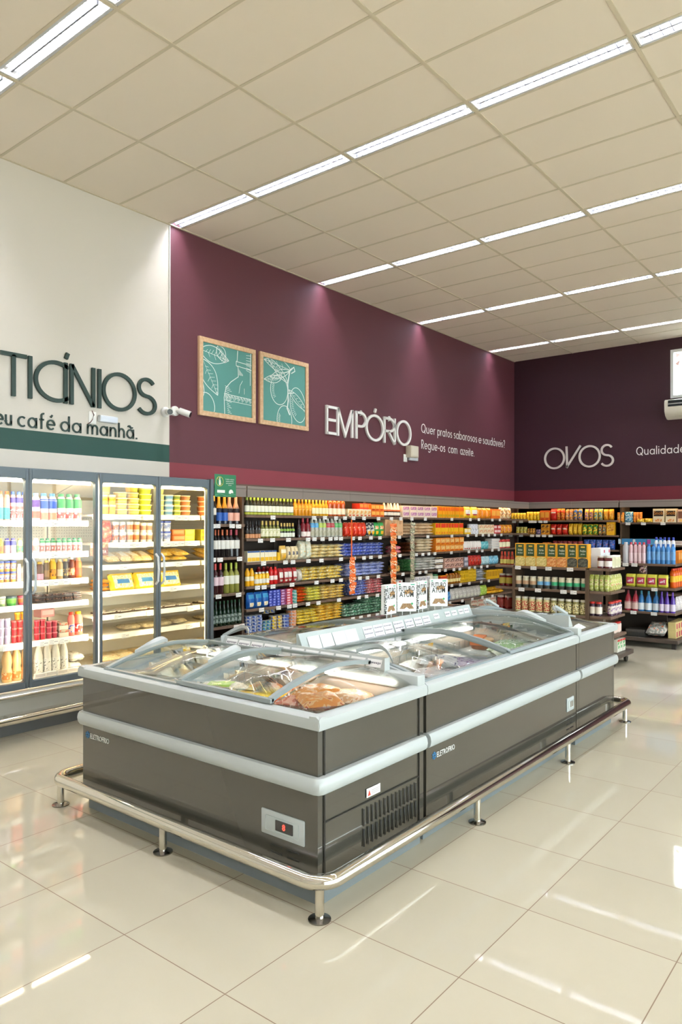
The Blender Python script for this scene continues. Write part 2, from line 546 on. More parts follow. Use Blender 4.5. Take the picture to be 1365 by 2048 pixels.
# window with bars
wf = MB()
for y0, y1, z0, z1 in ((WY0, WY0 + .05, WZ0, WZ1), (WY1 - .05, WY1, WZ0, WZ1), (WY0 + .05, WY1 - .05, WZ0, WZ0 + .05), (WY0 + .05, WY1 - .05, WZ1 - .05, WZ1)):
    wf.box(BACK_X - .02, BACK_X + .08, y0, y1, z0, z1)
wo = tag(wf.obj('window_1', m('e9ecee', .3), None, False), kind='structure')
gp = MB().box(BACK_X + .03, BACK_X + .036, WY0 + .05, WY1 - .05, WZ0 + .05, WZ1 - .05)
gp.obj('pane', glass(), wo)
for i in range(8):
    y = WY1 - .19 - i * .14
    if y > WY0 + .06:
        MB().box(BACK_X + .05, BACK_X + .066, y - .008, y + .008, WZ0 + .05, WZ1 - .05).obj('bar', m('c9cdd2', .4), wo)

tr = thing('tree', 'bare branched tree seen through the barred window', 'tree', (18.5, 3.9, 0))
tb = MB().tube([(0, 0, 0), (.1, .05, 2.4), (.0, -.1, 4.2)], .14, 8)
tb.obj('trunk', m('6a5a4c', .9), tr)
tb = MB()
for i in range(26):
    a = random.uniform(0, 2 * PI); z = random.uniform(2.8, 4.2); r = random.uniform(.8, 1.6)
    p = [(0, 0, z), (r * .5 * math.cos(a), r * .5 * math.sin(a), z + .5), (r * math.cos(a + .3), r * math.sin(a + .3), z + 1.3)]
    tb.tube(p, .018, 5)
tb.obj('branches', m('77685c', .9), tr)
tb = MB()
for i in range(130):
    a = random.uniform(0, 2 * PI); r = random.uniform(.5, 1.8); z = random.uniform(3.4, 6.2)
    x, y = r * math.cos(a), r * math.sin(a)
    q = [Vector((random.uniform(-.08, .08), random.uniform(-.08, .08), random.uniform(-.08, .08))) + Vector((x, y, z)) for _ in range(3)]
    tb.bm.faces.new([tb.bm.verts.new(v) for v in q])
tb.obj('leaves', m('8a6a62', .8), tr, False)
struct(MB().box(BACK_X + .2, 40, -20, 25, -.1, -.01).box(RX0 - 10, BACK_X + .2, -30, RY0 - .2, -.1, -.01), 'ground', m('b9b5aa', .9))

# ================================================================ LETTERING ON THE WALLS
def wall_sign(name, label, items, h, w, depth, mt, plane):
    """items: (char, start, scale_x, baseline z) measured along the wall."""
    if plane == 'y':
        t = thing(name, label, 'wall lettering', (items[0][1], WALL_Y, items[0][3]))
        for ch, a, sx, z in items:
            mb = MB()
            glyph(mb, ch, a - items[0][1], z - items[0][3], h, sx, w, -depth, -.004)
            mb.obj('letter', mt, t, False)
    else:
        t = thing(name, label, 'wall lettering', (BACK_X, items[0][1], items[0][3]), -PI / 2)
        for ch, a, sx, z in items:
            mb = MB()
            glyph(mb, ch, items[0][1] - a, z - items[0][3], h, sx, w, -depth, -.004)
            mb.obj('letter', mt, t, False)
    return t

def run(text, a0, a1, z, h, plane='y', gap=.2, space=.34):
    """Lay text between a0 and a1: returns glyph items with one common stretch."""
    tot = 0
    for ch in text:
        tot += space if ch == ' ' else GL[ch][0] + gap
    tot -= gap
    sx = abs(a1 - a0) / (tot * h)
    out, p = [], 0
    for ch in text:
        if ch == ' ':
            p += space; continue
        out.append((ch, a0 + (p * h * sx if plane == 'y' else -p * h * sx), sx, z)); p += GL[ch][0] + gap
    return out

DKG = m('263d37', .5)
WHT = m('f2f0ec', .4)
hh = .395
def fit(ch, a0, a1, z, h):
    return (ch, a0, (a1 - a0) / (GL[ch][0] * h), z)
wall_sign('department_lettering', 'big dark green letters TICÍNIOS on the pale wall above the fridges',
          [fit('T', 3.20, 3.449, 2.868, hh), fit('I', 3.463, 3.503, 2.868, hh), fit('C', 3.52, 3.85, 2.868, hh), fit('Í', 3.821, 3.861, 2.868, hh),
           fit('N', 3.885, 4.163, 2.868, hh), fit('I', 4.192, 4.232, 2.868, hh), fit('O', 4.243, 4.65, 2.868, hh), fit('S', 4.655, 4.91, 2.868, hh)], hh, .037, .03, DKG, 'y')
wall_sign('tagline_lettering', 'small dark green words eu café da manhã under the big green letters',
          run('eu', 3.168, 3.312, 2.597, .148) + run('café', 3.37, 3.735, 2.597, .148) + run('da', 3.795, 4.015, 2.597, .148) + run('manhã.', 4.08, 4.67, 2.597, .148), .148, .0155, .015, DKG, 'y')
wall_sign('department_lettering', 'big white letters EMPÓRIO on the burgundy wall',
          [fit('E', 7.765, 7.995, 2.956, .405), fit('M', 8.01, 8.385, 2.956, .405), fit('P', 8.435, 8.71, 2.956, .405), fit('Ó', 8.69, 9.15, 2.956, .405),
           fit('R', 9.14, 9.475, 2.956, .405), fit('I', 9.432, 9.47, 2.956, .405), fit('O', 9.495, 9.915, 2.956, .405)], .405, .037, .035, WHT, 'y')
wall_sign('tagline_lettering', 'small white line of words reading Quer pratos saborosos e saudáveis',
          run('Quer', 10.255, 10.69, 3.225, .15) + run('pratos', 10.765, 11.255, 3.225, .15) + run('saborosos', 11.32, 12.175, 3.225, .15) + run('e', 12.24, 12.345, 3.225, .15) + run('saudáveis?', 12.41, 13.33, 3.225, .15), .15, .014, .008, WHT, 'y')
wall_sign('tagline_lettering', 'small white line of words reading Regue-os com azeite',
          run('Regue-os', 10.255, 11.02, 2.958, .15) + run('com', 11.13, 11.44, 2.958, .15) + run('azeite.', 11.55, 12.065, 2.958, .15), .15, .014, .008, WHT, 'y')
LGR = m('d9d2cc', .45)
wall_sign('department_lettering', 'big pale letters OVOS on the darker end wall',
          [('O', 5.882, 1.0, 2.785), ('V', 5.455, 1.19, 2.792), ('O', 5.19, 1.0, 2.785), ('S', 4.78, 1.02, 2.785)], .422, .036, .03, LGR, 'x')
wall_sign('tagline_lettering', 'small white word Qualidade on the darker end wall',
          run('Qualidade', 4.118, 3.29, 2.965, .15, 'x'), .15, .014, .008, WHT, 'x')

struct(MB().box(5.09, 5.104, WALL_Y - .012, WALL_Y, 2.95, CEIL_Z - .01), 'trim_2', m('dedad2', .5))

# ================================================================ PICTURES
def leaf(mb, x0, z0, ang, L, wd, rib=10):
    c, s = math.cos(ang), math.sin(ang)
    T = lambda a, b: (x0 + a * c - b * s, z0 + a * s + b * c)
    up = [T(L * i / 14, wd * math.sin(PI * (i / 14) ** .85)) for i in range(15)]
    dn = [T(L * i / 14, -wd * math.sin(PI * (i / 14) ** .85)) for i in range(15)]
    mb.ribbon(up, .008, -.0015, .0); mb.ribbon(dn, .008, -.0015, .0)
    mb.ribbon([T(0, 0), T(L, 0)], .005, -.0015, 0)
    for i in range(2, rib):
        a = L * i / rib
        mb.ribbon([T(a, 0), T(a + .03, wd * .62 * math.sin(PI * i / rib))], .004, -.0015, 0)
        if i % 2: mb.ribbon([T(a, 0), T(a + .03, -wd * .5 * math.sin(PI * i / rib))], .004, -.0015, 0)
def oval(mb, x, z, rx, rz, ang=0, hatch=True):
    c, s = math.cos(ang), math.sin(ang)
    T = lambda a, b: (x + a * c - b * s, z + a * s + b * c)
    mb.ribbon([T(rx * math.cos(t * PI / 16), rz * math.sin(t * PI / 16)) for t in range(32)], .009, -.0015, 0, True)
    if hatch:
        for i in range(9):
            t = 150 + i * 9
            a = math.radians(t)
            mb.ribbon([T(rx * .86 * math.cos(a), rz * .86 * math.sin(a)), T(rx * .6 * math.cos(a + .12), rz * .62 * math.sin(a + .12))], .005, -.0015, 0)
def picture(x0, x1, z0, z1, label, draw):
    t = thing('framed_picture', label, 'picture', ((x0 + x1) / 2, WALL_Y, (z0 + z1) / 2), 0, 'framed botanical pictures')
    w, h, d, f = (x1 - x0) / 2, (z1 - z0) / 2, .035, .055
    fr = MB()
    for a, b_, c, e in ((-w, w, h - f, h), (-w, w, -h, -h + f), (-w, -w + f, -h + f, h - f), (w - f, w, -h + f, h - f)):
        fr.box(a, b_, -d, 0, c, e)
    wood, nt, b = bsdf('pale_wood')
    nz = nt.nodes.new('ShaderNodeTexNoise'); nz.inputs['Scale'].default_value = 24; nz.inputs['Detail'].default_value = 4
    r = nt.nodes.new('ShaderNodeValToRGB'); r.color_ramp.elements[0].color = lin('cfa67e'); r.color_ramp.elements[1].color = lin('e2c09a')
    r.color_ramp.elements[0].position = .35; r.color_ramp.elements[1].position = .65
    nt.links.new(nz.outputs[0], r.inputs[0]); nt.links.new(r.outputs[0], b.inputs['Base Color']); b.inputs['Roughness'].default_value = .5
    fr.obj('frame', wood, t, False)
    MB().box(-w + f, w - f, -.018, -.002, -h + f, h - f).obj('canvas', m('58958d', .6), t, False)
    dr = MB(); draw(dr)
    for v in dr.bm.verts:
        v.co.x = max(-w + f + .004, min(w - f - .004, v.co.x)); v.co.z = max(-h + f + .004, min(h - f - .004, v.co.z))
        v.co.y -= .0182
    o = dr.obj('line_drawing', m('eef4f0', .6), t, False)
def draw_bottle(b):
    # leaves entering from the left edge
    leaf(b, -.44, .30, -.12, .46, .1); leaf(b, -.40, .2, -1.02, .46, .11); leaf(b, -.16, .40, -1.0, .22, .07)
    leaf(b, -.44, -.28, 1.35, .22, .05)
    oval(b, -.33, -.33, .12, .15, .3)
    # carafe outline
    L = [(.16, .42), (.15, .27), (.135, .26), (.135, .21), (.165, .2), (.17, .08), (.05, .0), (-.03, -.08), (-.06, -.2), (-.05, -.42)]
    b.ribbon(L, .009, -.0015, 0); b.ribbon([(.385 - .006, .42), (.37, .2), (.37, .0)], .009, -.0015, 0)
    b.ribbon([(.135, .26), (.39, .25)], .008, -.0015, 0); b.ribbon([(.135, .21), (.39, .19)], .008, -.0015, 0)
    for i in range(16):
        z = -.06 - i * .022
        b.ribbon([(-.045 + .003 * i, z), (.02 + .02 * (i % 3), z - .012)], .005, -.0015, 0)
    for i in range(26):
        x = -.045 + i * .0165
        b.ribbon([(x, -.16 - .01 * (i % 3)), (x + .018, -.225 + .012 * (i % 4))], .006, -.0015, 0)
    b.ribbon([(-.06, -.155), (.39, -.17)], .008, -.0015, 0); b.ribbon([(-.05, -.23), (.39, -.24)], .006, -.0015, 0)
    for i in range(7):
        b.ribbon([(.17 + i * .012, .1), (.17 + i * .012, .18 - .01 * i)], .005, -.0015, 0)
        b.ribbon([(.3, .36 - i * .03), (.38, .37 - i * .035)], .005, -.0015, 0)
    b.ribbon([(.18, -.12), (.2, -.02), (.24, .04)], .006, -.0015, 0); b.ribbon([(.27, -.12), (.27, -.05)], .006, -.0015, 0)
def draw_olives(b):
    b.ribbon([(.15, .34), (.1, .3), (.06, .12), (.07, -.1), (.05, -.2), (.1, -.28)], .02, -.0015, 0)
    b.ribbon([(.15, .34), (.18, .36), (.2, .31), (.13, .27)], .012, -.0015, 0)
    leaf(b, .12, .31, 3.02, .5, .085); leaf(b, .07, .13, 2.5, .5, .05); leaf(b, .1, .3, 3.5, .4, .05, 8)
    leaf(b, .08, .05, -.6, .46, .05, 8); leaf(b, -.06, .17, 3.3, .32, .05)
    oval(b, -.1, .02, .16, .19, 0); oval(b, .26, -.13, .15, .23, .25); oval(b, .0, -.36, .14, .19, 0)
    b.ribbon([(.07, .0), (.18, .02)], .012, -.0015, 0)
picture(5.498, 6.396, 2.955, 3.862, 'wood framed teal picture with line drawing of a glass carafe', draw_bottle)
picture(6.475, 7.392, 2.958, 3.866, 'wood framed teal picture with line drawing of olives on a twig', draw_olives)

# ================================================================ SMALL WALL FITTINGS
t = thing('emergency_light', 'white emergency light bar on the pale wall with a loose cable', 'emergency light', (4.14, WALL_Y, 2.765))
MB().box(-.042, .042, -.012, 0, -.062, .062, .004).obj('wall_plate', WHT, t)
MB().box(.06, .27, -.05, -.004, -.035, .035, .01).obj('housing', m('e6e9ec', .4), t)
MB().box(.065, .265, -.053, -.05, -.028, .028, .001).obj('diffuser', m('dfe6f2', .2), t)
MB().tube([(-.01, -.014, .07), (.01, -.02, .03), (-.005, -.016, -.02), (-.03, -.02, -.05), (-.06, -.02, -.07)], .004, 6).obj('cable', m('6b4238', .5), t)
t = thing('emergency_light', 'white emergency light bar on the burgundy wall below the lettering', 'emergency light', (9.775, WALL_Y, 2.765))
MB().box(-.05, .05, -.012, 0, -.06, .06, .004).obj('wall_plate', WHT, t)
MB().box(.075, .32, -.05, -.004, -.03, .03, .01).obj('housing', m('d9dde2', .4), t)
t = thing('alarm_box', 'cream alarm box on the burgundy wall beside EMPÓRIO', 'alarm box', (9.90, WALL_Y, 2.872))
MB().box(-.115, .115, -.11, -.002, -.095, .095, .012).obj('case', m('d8cfba', .45), t)
MB().box(-.09, .09, -.114, -.11, -.075, .075, .004).obj('cover', m('dfd7c4', .4), t)

def camera_parts(t, ox, dirx, downz):
    mb = MB(); mb.lathe([(.055, 0), (.055, .03), (.03, .045)], 18)
    mb.bm.transform(Matrix.Translation((ox, 0, .0)) @ Matrix.Rotation(PI / 2, 4, 'X'))
    mb.obj('mount', WHT, t)
    MB().tube([(ox, -.04, 0), (ox + .04 * dirx, -.1, -.01)], .016, 10).obj('arm', WHT, t)
    d = Vector((dirx, -1.0, downz)).normalized(); p = Vector((ox + .04 * dirx, -.1, -.01))
    MB().tube([p - d * .03, p + d * .1], .036, 16).obj('body', WHT, t)
    MB().tube([p + d * .1005, p + d * .107], .03, 16).obj('lens', m('15161a', .1), t)
t = thing('security_camera', 'white bullet camera on the wall joint aimed over the fridges', 'security camera', (5.03, WALL_Y, 2.93), 0, 'bullet cameras at the wall joint')
camera_parts(t, 0, -.55, -.15)
t = thing('security_camera', 'white bullet camera on the burgundy side aimed along the wall', 'security camera', (5.16, WALL_Y, 2.955), 0, 'bullet cameras at the wall joint')
camera_parts(t, 0, .75, -.45)

t = thing('air_conditioner', 'cream wall air conditioner under the barred window', 'air conditioner', (BACK_X, 2.95, 3.56), -PI / 2)
MB().prism([(0, .33), (-.2, .33), (-.245, .31), (-.26, .26), (-.25, .12), (-.2, .05), (-.1, .0), (0, 0)], -.62, .62, 'x').obj('casing', m('e0dacb', .4), t)
MB().prism([(-.2505, .31), (-.262, .26), (-.262, .2), (-.2515, .2)], -.56, .56, 'x').obj('front_panel', m('23282c', .15), t)
MB().prism([(-.262, .255), (-.267, .25), (-.267, .24), (-.262, .235)], -.56, .56, 'x').obj('trim_strip', m('c9ced2', .3, .8), t)
MB().box(-.4, .4, -.19, -.12, .028, .035).obj('vane', m('cfc8b8', .5), t)

# ================================================================ CHROME GUARD RAILS
def chrome():
    return m('d9d5cb', .08, 1.0)
def round_path(x0, x1, y0, y1, r, z, n=8):
    P = []
    for cx, cy, a in ((x1 - r, y0 + r, -90), (x1 - r, y1 - r, 0), (x0 + r, y1 - r, 90), (x0 + r, y0 + r, 180)):
        for i in range(n + 1):
            an = math.radians(a + 90 * i / n)
            P.append((cx + r * math.cos(an), cy + r * math.sin(an), z))
    return P
RZ = .165
t = thing('guard_rail', 'polished chrome guard rail around the freezer island on flanged posts', 'guard rail', (2.375, 2.015, 0))
ox, oy = 2.375, 2.015
pth = [(x - ox, y - oy, z) for x, y, z in round_path(2.345, 6.46, 1.985, 4.11, .1, RZ)]
MB().tube(pth, .034, 16, True).obj('rail', chrome(), t)
posts = [(2.375, 2.025), (3.711, 1.987), (5.053, 1.985), (6.40, 2.01), (2.36, 3.075), (2.375, 4.08), (3.711, 4.11), (5.053, 4.11), (6.43, 4.09), (6.46, 3.07)]
for px, py in posts:
    p = MB().lathe([(.02, 0), (.02, RZ - .02)], 16, (px - ox, py - oy, 0)).obj('post', chrome(), t)
    MB().lathe([(.05, 0), (.05, .006), (.022, .012)], 20, (px - ox, py - oy, 0)).obj('flange', m('8d8a84', .15, 1.0), p)
t = thing('guard_rail', 'long polished bumper rail along the foot of the glass door fridges', 'guard rail', (3.2, 5.49, 0))
MB().tube([(-3.0, 0, .185), (1.66, 0, .185)], .032, 16).obj('rail', chrome(), t)
for px in (-1.6, -.4, .8, 1.5):
    MB().tube([(px, 0, .185), (px, .13, .185)], .015, 8).obj('bracket', chrome(), t)

# ================================================================ FREEZER ISLAND
PANEL = m('46443c', .22, .2, 1.0)
RIM = m('b3b9b7', .38)
RIMD = m('8d9797', .35)
PLN = m('757c7d', .5)
LINER = m('dcd2c6', .5)
SEAL = m('5d6870', .4)
GLS = glass('f4f7f5', 1.36)
def prof(t):
    """Height of the curved glass at t = 0 (front rim) .. 1 (ridge)."""
    K = [(0, .842), (.1, .868), (.25, .897), (.45, .926), (.62, .936), (.8, .928), (1, .908)]
    for (a, za), (b, zb) in zip(K, K[1:]):
        if t <= b:
            u = (t - a) / (b - a); u = u * u * (3 - 2 * u) * .35 + u * .65
            return za + (zb - za) * u
    return K[-1][1]
def curve_y(D, n=16):
    return [(.035 + (D - .095) * i / n, prof(i / n)) for i in range(n + 1)]
def strip(mb, x0, x1, pts, dz=0.0, th=.02):
    """Curved band following the glass section between x0 and x1."""
    top = [(y, z + dz + th) for y, z in pts]; bot = [(y, z + dz) for y, z in pts]
    mb.prism(top + bot[::-1], x0, x1, 'x')
def ring(mb, L, D, t, z0, z1, out=0.0, bev=0.0, sides='fb01'):
    if 'f' in sides: mb.box(-out, L + out, -out, t, z0, z1, bev)
    if 'b' in sides: mb.box(-out, L + out, D - t, D, z0, z1, bev)
    if '0' in sides: mb.box(-out, t, t - .004, D - t + .004, z0, z1, bev)
    if '1' in sides: mb.box(L - t, L + out, t - .004, D - t + .004, z0, z1, bev)

def lid(t, x0, x1, D, dz, handle_at):
    pts = curve_y(D)
    g = MB()
    rows = [[g.bm.verts.new((x, y, z + dz + .012)) for x in (x0 + .02, x1 - .02)] for y, z in pts]
    for a, b in zip(rows, rows[1:]):
        g.bm.faces.new((a[0], a[1], b[1], b[0]))
    gl = g.mesh('lid', GLS)
    o = add('lid', gl, t)
    so = o.modifiers.new('thickness', 'SOLIDIFY'); so.thickness = .004
    fr = MB()
    strip(fr, x0, x0 + .028, pts, dz, .022); strip(fr, x1 - .028, x1, pts, dz, .022)
    fr.box(x0, x1, pts[0][0] - .012, pts[0][0] + .014, pts[0][1] + dz - .002, pts[0][1] + dz + .018)
    fr.box(x0, x1, pts[-1][0] - .02, pts[-1][0] + .012, pts[-1][1] + dz, pts[-1][1] + dz + .018)
    fr.obj('lid_frame', RIMD, o)
    # crescent grip
    h = MB()
    sgn = 1 if handle_at == 0 else -1
    xe = x0 + .015 if handle_at == 0 else x1 - .015
    ya, yb = .26, .54
    out, inn = [], []
    for i in range(13):
        u = i / 12; y = (ya + (yb - ya) * u) * D
        z = prof((y - .035) / (D - .095)) + dz + .02
        bulge = math.sin(PI * u) * .085
        out.append((xe + sgn * bulge, y, z + .03 * math.sin(PI * u)))
        inn.append((xe + sgn * (bulge * .66), y, z + .045 * math.sin(PI * u)))
    for dzz in (0,):
        A = [h.bm.verts.new(p) for p in out]; B = [h.bm.verts.new(p) for p in inn]
        A2 = [h.bm.verts.new((p[0], p[1], p[2] + .02)) for p in out]; B2 = [h.bm.verts.new((p[0], p[1], p[2] + .02)) for p in inn]
        for i in range(12):
            for P, Q in ((A, B), (B, B2), (B2, A2), (A2, A)):
                h.bm.faces.new((P[i], P[i + 1], Q[i + 1], Q[i]))
        h.bm.faces.new((A[0], B[0], B2[0], A2[0])); h.bm.faces.new((A[-1], B[-1], B2[-1], A2[-1]))
    h.obj('handle', RIM, o)
    return o

def end_glass(t, x_rim, x_lid, D):
    g = MB()
    pts = curve_y(D, 12); n = 8
    R = []
    for i in range(n + 1):
        u = i / n
        k = math.sin(PI / 2 * u) ** .85
        R.append([g.bm.verts.new((x_rim + (x_lid - x_rim) * u, y, .846 + (z - .842) * k)) for y, z in pts])
    for a, b in zip(R, R[1:]):
        for j in range(len(pts) - 1):
            g.bm.faces.new((a[j], a[j + 1], b[j + 1], b[j]))
    o = g.obj('end_glass', GLS, t)
    so = o.modifiers.new('thickness', 'SOLIDIFY'); so.thickness = .004

def logo(t, x, z, sx=1):
    me = font_mesh('ELETROFRIO', .042, m('e3e3df', .4), .0008, .82, 'LEFT')
    o = add('maker_lettering', me, t); o.location = (x + .045, .0085, z); o.rotation_euler = (0, 0, 0)
    b = MB()
    for k in range(6):
        a = PI / 3 * k + PI / 6
        b.ribbon([(.005 * math.cos(a), .005 * math.sin(a)), (.017 * math.cos(a), .017 * math.sin(a))], .007, -.0008, .0008)
        b.ribbon([(.017 * math.cos(a - .4), .017 * math.sin(a - .4)), (.019 * math.cos(a), .019 * math.sin(a)), (.017 * math.cos(a + .4), .017 * math.sin(a + .4))], .005, -.0008, .0008)
    o = b.obj('maker_emblem', m('2f6d9a', .4), t); o.location = (x + .02, .0085, z + .016)

def freezer(label, loc, rz, L, D, ends='', lids=None, vents=None, logo_at=None, panel_at=None, side_details=False):
    t = thing('chest_freezer', label, 'freezer', loc, rz, 'chest freezers of the island')
    g = .005
    b = MB(); ring(b, L - 2 * g, D, .05, .1, .512, -.01); b.bm.transform(Matrix.Translation((g, 0, 0))); b.obj('lower_panel', PANEL, t, False)
    b = MB(); ring(b, L - 2 * g, D, .05, .578, .79, -.01); b.bm.transform(Matrix.Translation((g, 0, 0))); b.obj('upper_panel', PANEL, t, False)
    # rounded bumper strip
    b = MB()
    pr = [(-.006, .505), (.012, .508), (.022, .52), (.026, .543), (.022, .566), (.012, .58), (-.006, .583), (-.03, .578), (-.03, .51)]
    e0 = .026 if '0' in ends else -.004; e1 = .026 if '1' in ends else -.004
    path = []
    if '0' in ends: path += [(0, D - .02, 0), (0, .02, 0), (.006, .006, 0), (.02, 0, 0)]
    else: path += [(.008, 0, 0)]
    if '1' in ends: path += [(L - .02, 0, 0), (L - .006, .006, 0), (L, .02, 0), (L, D - .02, 0)]
    else: path += [(L - .008, 0, 0)]
    b.sweep(path, [(-q[0], q[1]) for q in pr]); b.obj('bumper', RIM, t)
    b = MB(); b.box(.03, L - .03, .04, D - .01, 0, .1); b.obj('plinth', PLN, t, False)
    # inner tub
    b = MB()
    x0, x1, y0, y1, zb = .06, L - .06, .06, D - .064, .3
    b.quad([(x0, y0, zb), (x1, y0, zb), (x1, y1, zb), (x0, y1, zb)])
    for p, q in (((x0, y0), (x1, y0)), ((x1, y0), (x1, y1)), ((x1, y1), (x0, y1)), ((x0, y1), (x0, y0))):
        b.quad([(p[0], p[1], zb), (q[0], q[1], zb), (q[0], q[1], .842), (p[0], p[1], .842)])
    b.obj('inner_tub', LINER, t, False)
    b = MB()
    for xx in [x0 + (x1 - x0) * k / 24 for k in range(1, 24)]:
        b.tube([(xx, y0 + .01, .76), (xx, y0 + .01, .5), (xx, y1 - .01, .5), (xx, y1 - .01, .76)], .003, 5)
    for k in range(1, 80):
        xx = x0 + (x1 - x0) * k / 80
        b.tube([(xx, y0 + .01, .695), (xx, y1 - .01, .695)], .0025, 4)
    for k in range(1, 5):
        yy = y0 + (y1 - y0) * k / 5
        b.tube([(x0 + .01, yy, .69), (x1 - .01, yy, .69)], .003, 4)
    for z in (.6, .76):
        b.tube([(x0 + .012, y0 + .012, z), (x1 - .012, y0 + .012, z), (x1 - .012, y1 - .012, z), (x0 + .012, y1 - .012, z)], .003, 5, True)
    b.obj('wire_basket', m('c9cbc8', .4, .6), t)
    # top rim
    b = MB()
    ro = .008
    b.prism([(-ro, .79), (-ro - .004, .815), (-ro, .838), (.01, .85), (.05, .848), (.052, .825), (.03, .82), (.012, .79)], -ro if '0' in ends else .001, L + ro if '1' in ends else L - .001, 'x')
    for s, on in ((0, '0' in ends), (1, '1' in ends)):
        if on:
            q = [(-ro, .79), (-ro - .004, .815), (-ro, .838), (.01, .85), (.05, .848), (.052, .825), (.03, .82), (.012, .79)]
            q = q if s == 0 else [(L - a, z) for a, z in q]
            b.prism(q, -ro, D, 'y')
        else:
            xx = 0.001 if s == 0 else L - .022
            strip(b, xx, xx + .021, curve_y(D), -.012, .026)
    b.box(.002, L - .002, D - .075, D, .82, .9, .008)
    b.obj('top_rim', RIM, t)
    for (a, c, dz, ha) in lids: lid(t, a, c, D, dz, ha)
    nseg = 3 if L < 2 else 2
    for k in range(nseg):
        q0 = .1 + (L - .2) * k / nseg + .04; q1 = .1 + (L - .2) * (k + 1) / nseg - .04
        MB().box(q0, q1, D - .1, D - .08, .838, .856, .004, 1).obj('led_lamp', emit('fff4ea', 9.0), t, False)
    return t

E_L, E_D = 1.875, .872
fa = freezer('end freezer turned across the island facing the viewer with red digital display', (2.42, 3.942, 0), -PI / 2, E_L, E_D, '01',
             [(.208, .9, .0, 0), (.87, 1.556, .016, 0)])
end_glass(fa, .03, .21, E_D); end_glass(fa, E_L - .03, 1.55, E_D)
fb = freezer('long freezer on the open floor side with card board and dented dark panels', (3.297, 2.067, 0), 0, 2.165, .92, '',
             [(.02, 1.075, .0, 0), (1.05, 2.145, .016, 1)])
fc = freezer('far end freezer closing the island beside the beans rack', (6.345, 2.067, 0), PI / 2, E_L, E_D, '01',
             [(.32, 1.0, .0, 0), (.97, 1.67, .016, 0)])
end_glass(fc, .03, .33, E_D); end_glass(fc, E_L - .03, 1.66, E_D)
fd = freezer('long freezer on the hidden side of the island toward the wall shelves', (5.462, 3.942, 0), PI, 2.165, .92, '',
             [(.02, 1.095, .0, 0), (1.07, 2.145, .016, 1)])

logo(fa, .045, .432)
logo(fb, .075, .425)
# thermostat panel of the end freezer
def bezel(t, x0, x1, z0, z1, y, digits=None, dark='3a3836'):
    b = MB().box(x0, x1, y - .006, y + .004, z0, z1, .006)
    o = b.obj('control_panel', RIM, t)
    w, h = x1 - x0, z1 - z0
    d = MB().box(x0 + w * .12, x1 - w * .12, y - .008, y - .0055, z0 + h * .2, z1 - h * .2, .004); d.obj('recess', m('b3bbb9', .4), o)
    d = MB().box(x0 + w * .36, x0 + w * .76, y - .0115, y - .008, z0 + h * .3, z0 + h * .72, .003); d.obj('display', m(dark, .2), o)
    if digits:
        me = font_mesh(digits, h * .34, emit('ff3a2c', 3.0), .0005)
        q = add('digits', me, o); q.location = (x0 + w * .56, y - .0122, z0 + h * .4)
def slots(t, x0, z0, nx, nz, w, h, px, pz, y, name='vent'):
    b = MB()
    for i in range(nx):
        for j in range(nz):
            b.box(x0 + i * px, x0 + i * px + w, y - .002, y + .006, z0 + j * pz, z0 + j * pz + h, .0015, 1)
    b.obj(name, m('16150f', .5), t)
bezel(fa, 1.515, 1.785, .255, .37, .0095, '8')
slots(fa, 1.57, .11, 2, 4, .075, .009, .105, .033, .0095)
bezel(fb, 1.965, 2.1, .3, .4, .0095, None, '8f8b80')
slots(fb, 1.965, .13, 2, 4, .055, .009, .075, .035, .0095)
# side of the end freezer that faces the aisle: plate seams, sticker, slots   (local +x end)
xe = E_L - .01
b = MB()
b.box(xe - .001, xe + .002, .048, .054, .1, .512); b.box(xe - .001, xe + .002, .048, .054, .582, .79)
b.box(xe - .001, xe + .002, E_D - .052, E_D - .046, .1, .512); b.box(xe - .001, xe + .002, E_D - .052, E_D - .046, .582, .79)
b.box(xe - .001, xe + .002, .05, E_D - .05, .368, .373)
b.obj('panel_seam', m('24221c', .5), fa, False)
b = MB()
for j in range(14):
    y = .335 + j * .0345
    for z0, z1 in ((.262, .345), (.165, .25)):
        b.box(xe - .002, xe + .003, y, y + .011, z0, z1, .003, 1)
b.obj('vent', m('16150f', .5), fa)
o = MB().box(xe - .001, xe + .002, .36, .47, .39, .432).obj('warning_sticker', m('e9e6e2', .4), fa, False)
b = MB(); b.prism([(.368, .397), (.392, .397), (.38, .424)], xe + .002, xe + .0028, 'x'); b.obj('warning_triangle', m('c8452f', .4), o, False)
b = MB()
for z in (.4, .408, .416): b.box(xe + .002, xe + .0026, .4, .46, z, z + .003)
b.obj('print', m('a9a4a2', .5), o, False)

# price rails on the ridges
def rail_board(t, name, x0, x1, y, z0, z1, tilt):
    b = MB()
    b.prism([(y, z0), (y + tilt, z1), (y + tilt + .012, z1), (y + .02, z0)], x0, x1, 'x')
    b.box(x0 - .004, x0, y - .004, y + tilt + .014, z0, z1 + .004); b.box(x1, x1 + .004, y - .004, y + tilt + .014, z0, z1 + .004)
    return b.obj(name, RIM, t, False)
rail_board(fa, 'price_rail', .36, 1.66, E_D - .075, .9, .965, .03)
# slanted card board on the long ridge
b = MB(); b.prism([(.86, .9), (.915, 1.025), (.93, 1.025), (.93, .9)], .0, 2.13, 'x'); b.obj('card_board', m('b4bebc', .4), fb, False)
b = MB(); b.prism([(.78, .9), (.84, .985), (.86, .985), (.86, .9)], .08, 1.8, 'x'); b.obj('price_rail', RIM, fc, False)

